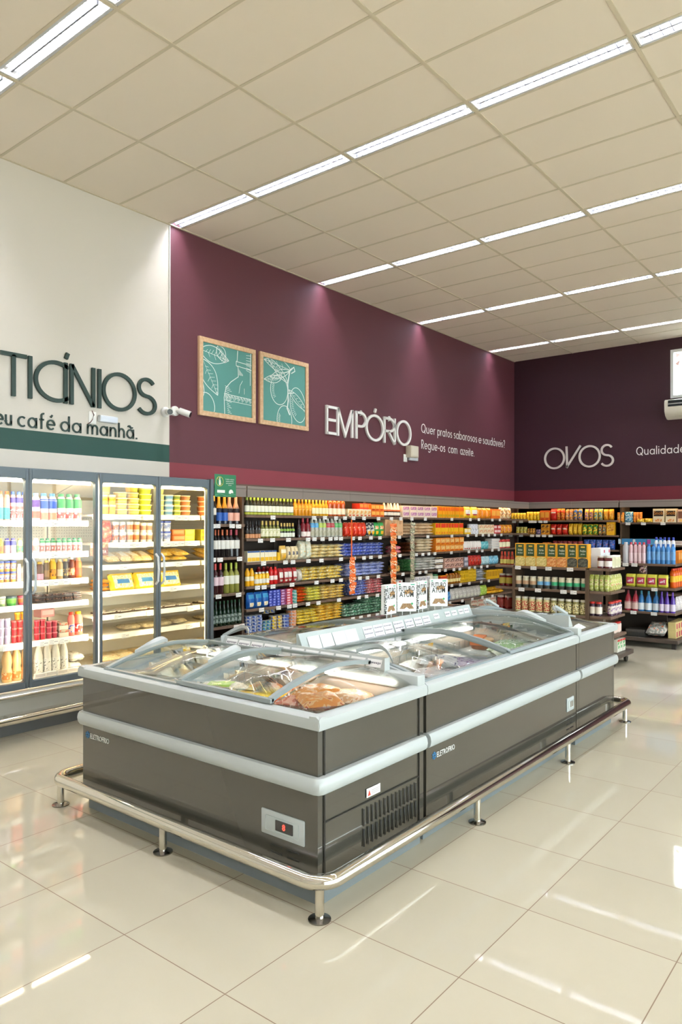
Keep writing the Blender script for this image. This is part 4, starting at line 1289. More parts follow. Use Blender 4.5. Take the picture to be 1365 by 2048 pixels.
ROWS = [
    ('y', 6.0, 5.242, 5.349, 1.7, 2, 1, 'bot', 0.31, 0, {'c': '20130f', 'cap': 'c89a3c', 'l': 'e8e0d4', 's': 'wine', 'lz': (0.32, 0.56)}, 'wine_bottle', 'bottle', 'dark wine bottle with amber neck', 'on top wine shelf', 'dark wine bottle with amber neck on top wine shelf'),
    ('y', 6.0, 5.356, 5.516, 1.7, 2, 1, 'bot', 0.3, 0, {'c': '1b2036', 'cap': 'd59a2a', 'l': '2f62b8', 's': 'fizz', 'lz': (0.12, 0.42)}, 'sparkling_wine_bottle', 'bottle', 'gold-foiled sparkling bottle, blue label', 'on top wine shelf', 'gold-foiled sparkling bottle, blue label on top wine shelf'),
    ('y', 6.0, 5.516, 5.698, 1.7, 2, 1, 'bot', 0.3, 0, {'c': '2b2024', 'cap': 'd8a07c', 'l': 'e8b09c', 's': 'fizz', 'lz': (0.12, 0.42)}, 'sparkling_wine_bottle', 'bottle', 'rosé-foiled sparkling bottle, pink label', 'on top wine shelf', 'rosé-foiled sparkling bottle, pink label on top wine shelf'),
    ('y', 6.0, 5.242, 5.306, 1.335, 1, 1, 'bot', 0.3, 0, {'c': '1c1718', 'cap': '5b3d94', 'l': 'e6e2da', 's': 'wine', 'lz': (0.3, 0.62)}, 'wine_bottle', 'bottle', 'dark wine bottle with purple neck', 'on second wine shelf', 'dark wine bottle with purple neck on second wine shelf'),
    ('y', 6.0, 5.306, 5.399, 1.335, 2, 1, 'bot', 0.3, 0, {'c': '1c1718', 'cap': 'b85a34', 'l': 'e6e2da', 's': 'wine', 'lz': (0.3, 0.62)}, 'wine_bottle', 'bottle', 'dark wine bottle with orange neck', 'on second wine shelf', 'dark wine bottle with orange neck on second wine shelf'),
    ('y', 6.0, 5.406, 5.539, 1.335, 2, 1, 'bot', 0.3, 0, {'c': '1c1718', 'cap': 'c2643c', 'l': 'e6e2da', 's': 'wine', 'lz': (0.3, 0.62)}, 'wine_bottle', 'bottle', 'dark wine bottle with rust neck', 'on second wine shelf', 'dark wine bottle with rust neck on second wine shelf'),
    ('y', 6.0, 5.539, 5.698, 1.335, 2, 1, 'bot', 0.3, 0, {'c': '1c1718', 'cap': 'c04a5c', 'l': 'e6e2da', 's': 'wine', 'lz': (0.3, 0.62)}, 'wine_bottle', 'bottle', 'dark wine bottle with crimson neck', 'on second wine shelf', 'dark wine bottle with crimson neck on second wine shelf'),
    ('y', 6.0, 5.256, 5.306, 0.935, 1, 1, 'bot', 0.33, 0, {'c': '17171a', 'cap': '22232a', 'l': '50525a', 's': 'wine', 'lz': (0.3, 0.42)}, 'wine_bottle', 'bottle', 'all dark wine bottle with grey label', 'on third wine shelf', 'all dark wine bottle with grey label on third wine shelf'),
    ('y', 6.0, 5.306, 5.457, 0.935, 2, 1, 'bot', 0.33, 0, {'c': '3a1418', 'cap': 'd8504e', 'l': 'e2c6cc', 's': 'wine', 'lz': (0.28, 0.56)}, 'wine_bottle', 'bottle', 'red-necked wine bottle with pink label', 'on third wine shelf', 'red-necked wine bottle with pink label on third wine shelf'),
    ('y', 6.0, 5.457, 5.69, 0.935, 3, 1, 'bot', 0.33, 0, {'c': '8a8a3c', 'cap': 'b4c04a', 'l': 'e8e6d4', 's': 'wine', 'lz': (0.3, 0.58)}, 'white_wine_bottle', 'bottle', 'pale wine bottle with lime neck', 'on third wine shelf', 'pale wine bottle with lime neck on third wine shelf'),
    ('y', 6.0, 5.263, 5.713, 0.58, 8, 1, 'bot', 0.27, 0, {'c': '0f2a18', 'cap': '1e4a2e', 'l': '8f9c98|2c4a38|c4ccc8', 's': 'beer', 'lz': (0.12, 0.46)}, 'green_bottle', 'bottle', 'dark green bottle with silver label', 'on fourth wine shelf', 'dark green bottle with silver label on fourth wine shelf'),
    ('y', 6.0, 5.472, 5.713, 0.3, 3, 1, 'pouch', 0.12, 0.05, {'c': 'b8484a|d88a7c|a03838'}, 'snack_pack', 'pack', 'reddish pack', 'on fifth wine shelf', 'reddish pack on fifth wine shelf'),
    ('y', 6.0, 5.775, 6.589, 1.805, 13, 1, 'bot', 0.215, 0, {'c': '2a2c1c', 'cap': '8ea83a', 'l': 'e6e8d8', 's': 'oil', 'lz': (0.17, 0.5), 'l2': 'b4b83c'}, 'olive_oil_bottle', 'bottle', 'dark olive oil bottle with green cap', 'on the top wall shelf', 'dark olive oil bottle with green cap on the top wall shelf'),
    ('y', 6.0, 6.599, 6.925, 1.805, 5, 1, 'bot', 0.225, 0, {'c': 'd98e14', 'cap': 'e0b43a', 'l': 'efb22c|d88a1c', 's': 'oil', 'lz': (0.3, 0.62)}, 'cooking_oil_bottle', 'bottle', 'amber oil bottle with orange label', 'on the top wall shelf', 'amber oil bottle with orange label on the top wall shelf'),
    ('y', 6.0, 6.934, 7.25, 1.805, 5, 1, 'bot', 0.225, 0, {'c': 'd9a224', 'cap': 'caa04a', 'l': 'ece4b8', 's': 'oil', 'lz': (0.12, 0.45)}, 'cooking_oil_bottle', 'bottle', 'golden oil bottle with cream label', 'on the top wall shelf', 'golden oil bottle with cream label on the top wall shelf'),
    ('y', 6.0, 7.26, 7.615, 1.805, 4, 1, 'bot', 0.225, 0, {'c': 'b4521c', 'cap': 'd0782a', 'l': 'f0e0c4', 's': 'squeeze', 'lz': (0.1, 0.45)}, 'palm_oil_bottle', 'bottle', 'orange-brown oil bottle with white label', 'on the top wall shelf', 'orange-brown oil bottle with white label on the top wall shelf'),
    ('y', 6.0, 7.636, 8.165, 1.805, 6, 1, 'box', 0.1, 0.14, {'c': 'eee0c0', 'l': 'e0a05a|e8d8b0', 'l2': 'd2582c'}, 'seasoning_box', 'box', 'small cream seasoning box', 'on the top wall shelf', 'small cream seasoning box on the top wall shelf'),
    ('y', 6.04, 7.953, 8.219, 1.907, 3, 1, 'box', 0.08, 0.14, {'c': 'd8402c', 'l': 'e87a3a'}, 'seasoning_box', 'box', 'small red box stacked behind', 'on the top wall shelf', 'small red box stacked behind on the top wall shelf'),
    ('y', 6.0, 8.165, 8.477, 1.805, 3, 2, 'box', 0.085, 0.14, {'c': 'e0701c', 'l': 'f0b050', 'l2': 'c83c1c'}, 'sauce_box', 'box', 'orange sauce box', 'on the top wall shelf', 'orange sauce box on the top wall shelf'),
    ('y', 6.0, 8.489, 8.922, 1.805, 5, 1, 'bot', 0.2, 0, {'c': '3c2018', 'cap': 'ecd8c0', 'l': 'e8dccc', 's': 'cone', 'lz': (0.12, 0.34), 'l2': 'e06a2c', 'l2z': (0.42, 0.58)}, 'sauce_bottle', 'bottle', 'dark sauce bottle with pale cone top', 'on the top wall shelf', 'dark sauce bottle with pale cone top on the top wall shelf'),
    ('y', 6.0, 8.948, 9.922, 1.805, 5, 2, 'box', 0.085, 0.14, {'c': 'ecd8c4', 'l': 'b87aa0|d8a8b8|efe0d0'}, 'dessert_box', 'box', 'cream dessert box with purple print', 'on the top wall shelf', 'cream dessert box with purple print on the top wall shelf'),
    ('y', 6.0, 9.937, 10.786, 1.805, 11, 1, 'box', 0.18, 0.14, {'c': 'f0a010', 'l': 'e86414', 'lr': (0.05, 0.95, 0.62, 0.95), 'l2': 'c8a018', 'l2r': (0.1, 0.9, 0.08, 0.3), 'gap': 0.9}, 'corn_flour_box', 'box', 'orange and yellow flour box', 'on the top wall shelf', 'orange and yellow flour box on the top wall shelf'),
    ('y', 6.0, 10.803, 11.258, 1.805, 2, 1, 'pouch', 0.19, 0.06, {'c': 'eebc1c', 'l': 'f2ece0', 'l2': 'a83038', 'lj': (3, 6), 'l2j': (2, 3)}, 'chocolate_pouch', 'pouch', 'yellow pouch with white circle', 'on the top wall shelf', 'yellow pouch with white circle on the top wall shelf'),
    ('y', 6.0, 11.276, 11.759, 1.805, 3, 1, 'pouch', 0.18, 0.06, {'c': 'f09a1c|e8781c|f4b83c'}, 'snack_pouch', 'pouch', 'orange snack pouch', 'on the top wall shelf', 'orange snack pouch on the top wall shelf'),
    ('y', 6.0, 11.759, 12.11, 1.805, 2, 1, 'box', 0.17, 0.08, {'c': 'e8741c', 'l': 'f2b04a'}, 'cereal_box', 'box', 'orange cereal box', 'on the top wall shelf', 'orange cereal box on the top wall shelf'),
    ('y', 6.0, 12.11, 12.582, 1.805, 3, 1, 'pouch', 0.2, 0.06, {'c': 'f0dcb0|e0902c|3f62b0'}, 'cereal_bag', 'bag', 'white and blue cereal bag', 'on the top wall shelf', 'white and blue cereal bag on the top wall shelf'),
    ('y', 6.0, 5.783, 6.022, 1.535, 5, 1, 'bot', 0.2, 0, {'c': '1c1410', 'cap': '181412', 'l': 'c88a5c', 's': 'wine', 'lz': (0.02, 0.26), 'l2': '3c3430', 'l2z': (0.3, 0.5)}, 'vinegar_bottle', 'bottle', 'black vinegar bottle with orange label', 'on the second wall shelf', 'black vinegar bottle with orange label on the second wall shelf'),
    ('y', 6.0, 6.03, 6.35, 1.535, 5, 1, 'bot', 0.2, 0, {'c': '7c7a3a', 'cap': 'd2b45c', 'l': 'e6e2c4|c8c890', 's': 'oil', 'lz': (0.1, 0.55)}, 'olive_oil_bottle', 'bottle', 'gold-capped green oil bottle', 'on the second wall shelf', 'gold-capped green oil bottle on the second wall shelf'),
    ('y', 6.0, 6.35, 6.608, 1.535, 5, 1, 'bot', 0.175, 0, {'c': '2c2c24', 'cap': 'd4b060', 'l': 'e4e6d4', 's': 'oil', 'lz': (0.06, 0.34), 'l2': '86a83c', 'l2z': (0.46, 0.62)}, 'olive_oil_bottle', 'bottle', 'small gold-capped dark oil bottle', 'on the second wall shelf', 'small gold-capped dark oil bottle on the second wall shelf'),
    ('y', 6.0, 6.662, 6.727, 1.535, 1, 1, 'bot', 0.22, 0, {'c': '2a1616', 'cap': '3a1a1a', 'l': '2a2020', 's': 'wine'}, 'sauce_bottle', 'bottle', 'near-black sauce bottle', 'on the second wall shelf', 'near-black sauce bottle on the second wall shelf'),
    ('y', 6.0, 6.736, 6.906, 1.535, 2, 1, 'bot', 0.24, 0, {'c': '7a1620', 'cap': 'b02a38', 'l': 'e8d8d0', 's': 'wine', 'lz': (0.05, 0.3)}, 'red_sauce_bottle', 'bottle', 'tall red bottle with white label', 'on the second wall shelf', 'tall red bottle with white label on the second wall shelf'),
    ('y', 6.0, 6.906, 7.06, 1.535, 2, 1, 'bot', 0.235, 0, {'c': 'b4b4a8', 'cap': 'dedcd0', 'l': 'a8a48c|bcb8a4', 's': 'water', 'lz': (0.08, 0.4), 'l2': '58a8dc', 'l2z': (0.52, 0.76)}, 'vinegar_bottle', 'bottle', 'clear vinegar bottle with blue shoulder', 'on the second wall shelf', 'clear vinegar bottle with blue shoulder on the second wall shelf'),
    ('y', 6.0, 7.06, 7.219, 1.535, 2, 1, 'bot', 0.235, 0, {'c': 'b4b4a8', 'cap': 'dedcd0', 'l': 'a8a48c|bcb8a4', 's': 'water', 'lz': (0.08, 0.4), 'l2': 'b8cc58', 'l2z': (0.52, 0.76)}, 'vinegar_bottle', 'bottle', 'clear vinegar bottle with lime shoulder', 'on the second wall shelf', 'clear vinegar bottle with lime shoulder on the second wall shelf'),
    ('y', 6.0, 7.219, 7.383, 1.535, 2, 1, 'bot', 0.235, 0, {'c': 'b4b4a8', 'cap': 'dedcd0', 'l': 'a8a48c|bcb8a4', 's': 'water', 'lz': (0.08, 0.4), 'l2': 'c84a52', 'l2z': (0.52, 0.76)}, 'vinegar_bottle', 'bottle', 'clear vinegar bottle with red shoulder', 'on the second wall shelf', 'clear vinegar bottle with red shoulder on the second wall shelf'),
    ('y', 6.0, 7.383, 7.551, 1.535, 2, 1, 'bot', 0.235, 0, {'c': 'b4b4a8', 'cap': 'dedcd0', 'l': 'a8a48c|bcb8a4', 's': 'water', 'lz': (0.08, 0.4), 'l2': '5cb464', 'l2z': (0.52, 0.76)}, 'vinegar_bottle', 'bottle', 'clear vinegar bottle with green shoulder', 'on the second wall shelf', 'clear vinegar bottle with green shoulder on the second wall shelf'),
    ('y', 6.0, 7.583, 8.06, 1.535, 5, 1, 'pouch', 0.19, 0.08, {'c': 'd8301c|e8481c|f0c8a8', 'sc': 18}, 'noodle_bag', 'bag', 'bright red bag', 'on the second wall shelf', 'bright red bag on the second wall shelf'),
    ('y', 6.0, 8.072, 8.259, 1.535, 2, 1, 'pouch', 0.19, 0.06, {'c': '34343a|d8d8d0|d8a81c', 'l2': 'e8a81c'}, 'noodle_bag', 'bag', 'black and yellow bag', 'on the second wall shelf', 'black and yellow bag on the second wall shelf'),
    ('y', 6.0, 8.259, 8.477, 1.535, 2, 1, 'pouch', 0.19, 0.06, {'c': '2c9a44', 'l': 'e8c8a0|e8843c', 'l2': 'e8b01c'}, 'noodle_bag', 'bag', 'green and yellow bag', 'on the second wall shelf', 'green and yellow bag on the second wall shelf'),
    ('y', 6.0, 8.502, 8.961, 1.535, 3, 1, 'box', 0.235, 0.14, {'c': 'd8ac80', 'l': 'c4946a', 'lr': (0.3, 0.7, 0.7, 0.9), 'l2': 'caa078|b88a60'}, 'carton', 'box', 'plain tan carton', 'on the second wall shelf', 'plain tan carton on the second wall shelf'),
    ('y', 6.0, 9.001, 9.847, 1.535, 4, 4, 'bag', 0.048, 0.28, {'c': 'f4dcb8|ecc498|fff0dc', 'sc': 38}, 'rice_bag', 'bag', 'cream rice bag', 'on the second wall shelf', 'cream rice bag on the second wall shelf'),
    ('y', 6.0, 9.862, 10.769, 1.535, 11, 1, 'box', 0.185, 0.14, {'c': 'ecb41c', 'l': 'd8301c', 'lr': (0.05, 0.95, 0.6, 0.97), 'l2': 'e8841c', 'gap': 0.9}, 'corn_flour_box', 'box', 'red-topped yellow flour box', 'on the second wall shelf', 'red-topped yellow flour box on the second wall shelf'),
    ('y', 6.0, 10.786, 11.01, 1.535, 2, 1, 'box', 0.1, 0.08, {'c': 'e8b81c', 'l': 'e8dcc0'}, 'pudding_box', 'box', 'small yellow pudding box', 'on the second wall shelf', 'small yellow pudding box on the second wall shelf'),
    ('y', 6.0, 11.01, 11.312, 1.535, 3, 2, 'can', 0.085, 0, {'c': 'dcd8dc|a8a4b8'}, 'condensed_milk_can', 'can', 'white milk can', 'on the second wall shelf', 'white milk can on the second wall shelf'),
    ('y', 6.0, 11.312, 11.874, 1.535, 4, 2, 'box', 0.08, 0.08, {'c': 'e6d8b8', 'l': 'd8905c|e8e0c8'}, 'dessert_box', 'box', 'cream box', 'on the second wall shelf', 'cream box on the second wall shelf'),
    ('y', 6.0, 11.874, 12.13, 1.535, 2, 2, 'box', 0.075, 0.08, {'c': 'c83c3c', 'l': 'e8c8c0'}, 'gelatin_box', 'box', 'red gelatin box', 'on the second wall shelf', 'red gelatin box on the second wall shelf'),
    ('y', 6.0, 12.13, 12.624, 1.535, 3, 1, 'pouch', 0.16, 0.06, {'c': 'e8a82c|c84a2c|f0d87c'}, 'snack_pouch', 'pouch', 'orange-yellow pouch', 'on the second wall shelf', 'orange-yellow pouch on the second wall shelf'),
    ('y', 6.0, 5.791, 6.273, 1.265, 7, 1, 'box', 0.125, 0.1, {'c': 'ece2c4', 'l': 'e8b41c', 'lr': (0.05, 0.95, 0.06, 0.4), 'l2': '2f5590', 'l2r': (0.02, 0.98, 0.86, 1)}, 'starch_box', 'box', 'white and yellow box with blue top', 'on the third wall shelf', 'white and yellow box with blue top on the third wall shelf'),
    ('y', 6.0, 6.282, 6.333, 1.265, 1, 1, 'box', 0.1, 0.1, {'c': 'e8b41c'}, 'starch_box', 'box', 'plain yellow box', 'on the third wall shelf', 'plain yellow box on the third wall shelf'),
    ('y', 6.0, 6.342, 6.455, 1.265, 1, 1, 'pouch', 0.175, 0.06, {'c': 'dcb45c', 'l': 'ece2c8', 'l2': 'e0a41c'}, 'mayonnaise_pouch', 'pouch', 'tan pouch with cream band', 'on the third wall shelf', 'tan pouch with cream band on the third wall shelf'),
    ('y', 6.0, 6.464, 6.662, 1.265, 3, 1, 'pouch', 0.165, 0.06, {'c': 'e4d0a4', 'l2': '5c5a64', 'l2j': (3, 5)}, 'mayonnaise_pouch', 'pouch', 'cream pouch with dark oval', 'on the third wall shelf', 'cream pouch with dark oval on the third wall shelf'),
    ('y', 6.0, 6.681, 6.915, 1.265, 2, 1, 'pouch', 0.23, 0.1, {'c': 'ded8c0|c8d0bc|e8b04a'}, 'flour_bag', 'bag', 'large white flour bag', 'on the third wall shelf', 'large white flour bag on the third wall shelf'),
    ('y', 6.0, 6.925, 7.572, 1.265, 4, 4, 'bag', 0.044, 0.26, {'c': 'f6ecc8|f2cc50|ffffff', 'sc': 38}, 'pasta_bag', 'bag', 'cream pasta bag', 'on the third wall shelf', 'cream pasta bag on the third wall shelf'),
    ('y', 6.0, 7.572, 8.502, 1.265, 6, 4, 'bag', 0.045, 0.26, {'c': '3050c8|e0e4f8|6c8ce0', 'sc': 38}, 'rice_bag', 'bag', 'blue rice bag', 'on the third wall shelf', 'blue rice bag on the third wall shelf'),
    ('y', 6.0, 8.753, 8.948, 1.265, 1, 2, 'bag', 0.06, 0.2, {'c': 'd86a7c|e8c0b8|c84a58'}, 'candy_bag', 'bag', 'pink bag', 'on the third wall shelf', 'pink bag on the third wall shelf'),
    ('y', 6.0, 9.162, 9.383, 1.265, 1, 3, 'bag', 0.055, 0.26, {'c': '6a3a24|8a5234'}, 'bean_bag', 'bag', 'brown bean bag', 'on the third wall shelf', 'brown bean bag on the third wall shelf'),
    ('y', 6.0, 9.397, 9.862, 1.265, 2, 5, 'bag', 0.045, 0.26, {'c': 'ecd8b4|f8ecd8|d8b484', 'sc': 38}, 'bean_bag', 'bag', 'beige bean bag', 'on the third wall shelf', 'beige bean bag on the third wall shelf'),
    ('y', 6.0, 9.877, 10.769, 1.265, 6, 2, 'box', 0.11, 0.1, {'c': 'e0801c', 'l': 'e8c078|d89a5c', 'l2': 'c85a14'}, 'soup_box', 'box', 'orange soup box', 'on the third wall shelf', 'orange soup box on the third wall shelf'),
    ('y', 6.0, 10.769, 11.403, 1.265, 8, 1, 'pouch', 0.15, 0.05, {'c': 'ece4dc', 'l2': 'c83c34', 'l2j': (1, 2)}, 'milk_powder_pouch', 'pouch', 'white and red pouch', 'on the third wall shelf', 'white and red pouch on the third wall shelf'),
    ('y', 6.0, 11.421, 11.682, 1.265, 2, 1, 'pouch', 0.14, 0.05, {'c': '4aa4ac|8ccccc'}, 'milk_powder_pouch', 'pouch', 'teal pouch', 'on the third wall shelf', 'teal pouch on the third wall shelf'),
    ('y', 6.0, 11.778, 12.09, 1.265, 1, 4, 'tray', 0.045, 0.14, {'c': 'e4dcd4', 'cap': 'ece8e4'}, 'milk_carton', 'carton', 'white flat pack', 'on the third wall shelf', 'white flat pack on the third wall shelf'),
    ('y', 6.0, 12.11, 12.561, 1.265, 3, 1, 'jar', 0.16, 0, {'c': 'b83c34', 'cap': 'c8342c', 'l': 'e8e0b8'}, 'sauce_jar', 'jar', 'red-lidded jar', 'on the third wall shelf', 'red-lidded jar on the third wall shelf'),
    ('y', 6.0, 5.791, 5.917, 0.99, 2, 1, 'bot', 0.2, 0, {'c': 'e8a814', 'cap': 'e0a01c', 'l': 'f2e8c4', 's': 'squeeze', 'lz': (0.3, 0.55)}, 'mustard_bottle', 'bottle', 'tall yellow mustard bottle', 'on the fourth wall shelf', 'tall yellow mustard bottle on the fourth wall shelf'),
    ('y', 6.0, 5.925, 6.163, 0.99, 4, 1, 'bot', 0.15, 0, {'c': 'ecb41c', 'cap': 'f0ece0', 'l': 'e8e4d4', 's': 'yog', 'lz': (0.15, 0.5)}, 'mustard_bottle', 'bottle', 'white-capped mustard bottle', 'on the fourth wall shelf', 'white-capped mustard bottle on the fourth wall shelf'),
    ('y', 6.12, 6.093, 6.303, 0.99, 3, 1, 'bot', 0.2, 0, {'c': '8a1418', 'cap': 'a01c1c', 's': 'squeeze'}, 'ketchup_bottle', 'bottle', 'dark red ketchup bottle at back', 'on the fourth wall shelf', 'dark red ketchup bottle at back on the fourth wall shelf'),
    ('y', 6.0, 6.171, 6.307, 0.99, 2, 1, 'bot', 0.2, 0, {'c': 'c81c1c', 'cap': 'd02820', 'l': 'f0dcd4', 's': 'squeeze', 'lz': (0.25, 0.5)}, 'ketchup_bottle', 'bottle', 'bright red ketchup bottle', 'on the fourth wall shelf', 'bright red ketchup bottle on the fourth wall shelf'),
    ('y', 6.0, 6.316, 6.635, 0.99, 4, 1, 'pouch', 0.18, 0.06, {'c': 'a82c2c', 'l': 'e8e0d8', 'l2': 'c8c4b4', 'lj': (3, 6), 'l2j': (1, 2)}, 'ketchup_pouch', 'pouch', 'red ketchup pouch with white shield', 'on the fourth wall shelf', 'red ketchup pouch with white shield on the fourth wall shelf'),
    ('y', 6.0, 6.644, 6.736, 0.99, 1, 1, 'pouch', 0.15, 0.1, {'c': 'b8b0a0|c8c4b8'}, 'oats_bag', 'bag', 'greyish see-through bag', 'on the fourth wall shelf', 'greyish see-through bag on the fourth wall shelf'),
    ('y', 6.0, 6.736, 7.561, 0.99, 5, 4, 'bag', 0.042, 0.26, {'c': 'f4d040|f8ecb8|ffffff', 'sc': 38}, 'pasta_bag', 'bag', 'yellow pasta bag', 'on the fourth wall shelf', 'yellow pasta bag on the fourth wall shelf'),
    ('y', 6.0, 7.626, 8.514, 0.99, 5, 4, 'bag', 0.045, 0.26, {'c': '98a4dc|e8eaf8|3c54b8', 'sc': 38}, 'rice_bag', 'bag', 'pale blue rice bag', 'on the fourth wall shelf', 'pale blue rice bag on the fourth wall shelf'),
    ('y', 6.0, 8.753, 8.935, 0.99, 1, 1, 'jar', 0.15, 0, {'c': '3c3424', 'cap': '2c3c2c', 'l': 'd89a4c|5c6c4c'}, 'olive_jar', 'jar', 'dark jar with orange label', 'on the fourth wall shelf', 'dark jar with orange label on the fourth wall shelf'),
    ('y', 6.0, 9.162, 9.341, 0.99, 1, 4, 'bag', 0.045, 0.26, {'c': '4c9c58|8cc48c'}, 'pea_bag', 'bag', 'green bag', 'on the fourth wall shelf', 'green bag on the fourth wall shelf'),
    ('y', 6.0, 9.355, 9.922, 0.99, 3, 5, 'bag', 0.04, 0.26, {'c': 'e0dcd4|f6f2ec|c0bcb4', 'sc': 38}, 'sugar_bag', 'bag', 'whitish sugar bag', 'on the fourth wall shelf', 'whitish sugar bag on the fourth wall shelf'),
    ('y', 6.0, 9.922, 10.137, 0.99, 2, 2, 'jar', 0.09, 0, {'c': '3a1c1c', 'cap': 'c8b490', 'l': 'ece4dc'}, 'jam_jar', 'jar', 'dark jam jar', 'on the fourth wall shelf', 'dark jam jar on the fourth wall shelf'),
    ('y', 6.0, 10.152, 10.769, 0.99, 4, 2, 'box', 0.08, 0.12, {'c': 'd8b09c', 'l': '6c3c34|e0c4b0', 'l2': 'c89080'}, 'cake_box', 'box', 'pinkish cake box', 'on the fourth wall shelf', 'pinkish cake box on the fourth wall shelf'),
    ('y', 6.0, 10.786, 10.923, 0.99, 1, 2, 'box', 0.08, 0.1, {'c': '8c8a94', 'l': 'c8c4cc'}, 'tea_box', 'box', 'grey box', 'on the fourth wall shelf', 'grey box on the fourth wall shelf'),
    ('y', 6.0, 10.94, 11.403, 0.99, 4, 1, 'pouch', 0.18, 0.06, {'c': 'a81c1c|c8341c|d8a07c'}, 'chocolate_pouch', 'pouch', 'deep red pouch', 'on the fourth wall shelf', 'deep red pouch on the fourth wall shelf'),
    ('y', 6.0, 11.421, 11.72, 0.99, 2, 1, 'pouch', 0.15, 0.06, {'c': '9cc8d0|d0e4e4|5ca4b8'}, 'milk_powder_pouch', 'pouch', 'pale blue pouch', 'on the fourth wall shelf', 'pale blue pouch on the fourth wall shelf'),
    ('y', 6.0, 11.739, 12.051, 0.99, 2, 1, 'pouch', 0.15, 0.06, {'c': '6cb0cc|a8d4e0'}, 'milk_powder_pouch', 'pouch', 'sky blue pouch', 'on the fourth wall shelf', 'sky blue pouch on the fourth wall shelf'),
    ('y', 6.0, 5.798, 6.146, 0.73, 3, 1, 'pouch', 0.185, 0.07, {'c': '1c5ca8', 'l': '2f8ab8', 'l2': 'e8d0a0|f0e8d0|d89a5c', 'lj': (5, 7), 'l2j': (1, 3)}, 'mayonnaise_pouch', 'pouch', 'blue mayonnaise pouch', 'on the fifth wall shelf', 'blue mayonnaise pouch on the fifth wall shelf'),
    ('y', 6.0, 6.146, 6.342, 0.73, 3, 6, 'box', 0.031, 0.12, {'c': '2c3ca0', 'l': '8a94d8', 'lr': (0.1, 0.6, 0.2, 0.8)}, 'gelatin_box', 'box', 'blue gelatin box', 'on the fifth wall shelf', 'blue gelatin box on the fifth wall shelf'),
    ('y', 6.0, 6.342, 6.447, 0.73, 1, 6, 'box', 0.031, 0.12, {'c': '8a3464', 'l': 'c0a0c8', 'lr': (0.1, 0.6, 0.2, 0.8)}, 'gelatin_box', 'box', 'purple gelatin box', 'on the fifth wall shelf', 'purple gelatin box on the fifth wall shelf'),
    ('y', 6.0, 6.447, 6.553, 0.73, 1, 6, 'box', 0.031, 0.12, {'c': 'c83c44', 'l': 'e0b8c0', 'lr': (0.1, 0.6, 0.2, 0.8)}, 'gelatin_box', 'box', 'red gelatin box', 'on the fifth wall shelf', 'red gelatin box on the fifth wall shelf'),
    ('y', 6.0, 6.562, 6.662, 0.73, 1, 4, 'can', 0.04, 0, {'c': '3c8a80|b8d0c4'}, 'fish_can', 'can', 'teal flat can', 'on the fifth wall shelf', 'teal flat can on the fifth wall shelf'),
    ('y', 6.0, 6.662, 6.83, 0.73, 1, 5, 'bag', 0.038, 0.24, {'c': 'd8401c|e8701c|f0a03c', 'sc': 38}, 'pasta_bag', 'bag', 'red-orange bag', 'on the fifth wall shelf', 'red-orange bag on the fifth wall shelf'),
    ('y', 6.0, 6.839, 7.12, 0.73, 2, 5, 'bag', 0.036, 0.24, {'c': 'e8dc3c|f8f4b0|c8c42c', 'sc': 38}, 'pasta_bag', 'bag', 'lime-yellow pasta bag', 'on the fifth wall shelf', 'lime-yellow pasta bag on the fifth wall shelf'),
    ('y', 6.0, 7.12, 7.593, 0.73, 3, 5, 'bag', 0.036, 0.24, {'c': 'ecc440|f8ecc0|cc941c', 'sc': 38}, 'pasta_bag', 'bag', 'amber pasta bag', 'on the fifth wall shelf', 'amber pasta bag on the fifth wall shelf'),
    ('y', 6.0, 7.723, 8.106, 0.73, 2, 6, 'bag', 0.036, 0.26, {'c': '3c54bc|dce0f4|98a4d8', 'sc': 38}, 'sugar_bag', 'bag', 'blue and white bag', 'on the fifth wall shelf', 'blue and white bag on the fifth wall shelf'),
    ('y', 6.0, 8.106, 8.502, 0.73, 2, 6, 'bag', 0.036, 0.26, {'c': 'd03c48|f4dcd8|e0a0a4', 'sc': 38}, 'sugar_bag', 'bag', 'red and white bag', 'on the fifth wall shelf', 'red and white bag on the fifth wall shelf'),
    ('y', 6.0, 8.83, 9.014, 0.73, 1, 1, 'can', 0.15, 0, {'c': 'd8d4d0|c02c34', 'sc': 8}, 'cracker_tin', 'can', 'white and red tin', 'on the fifth wall shelf', 'white and red tin on the fifth wall shelf'),
    ('y', 6.0, 9.162, 9.699, 0.73, 5, 2, 'box', 0.085, 0.1, {'c': 'e4e0dc', 'l': 'c8c4c8|98949c', 'l2': 'c0bcb8'}, 'sugar_box', 'box', 'white sugar pack', 'on the fifth wall shelf', 'white sugar pack on the fifth wall shelf'),
    ('y', 6.0, 9.713, 9.847, 0.73, 1, 2, 'jar', 0.1, 0, {'c': 'c8b89c', 'cap': 'd8ccb0', 'l': 'ece4d0'}, 'honey_jar', 'jar', 'pale jar', 'on the fifth wall shelf', 'pale jar on the fifth wall shelf'),
    ('y', 6.0, 9.862, 9.998, 0.73, 1, 2, 'jar', 0.09, 0, {'c': '4c7c54', 'cap': '3c8c5c', 'l': 'c8d8c0'}, 'pickle_jar', 'jar', 'green jar', 'on the fifth wall shelf', 'green jar on the fifth wall shelf'),
    ('y', 6.0, 10.029, 10.231, 0.73, 1, 3, 'tray', 0.05, 0.1, {'c': 'c8401c', 'cap': 'e0902c'}, 'candy_box', 'box', 'orange-red flat box', 'on the fifth wall shelf', 'orange-red flat box on the fifth wall shelf'),
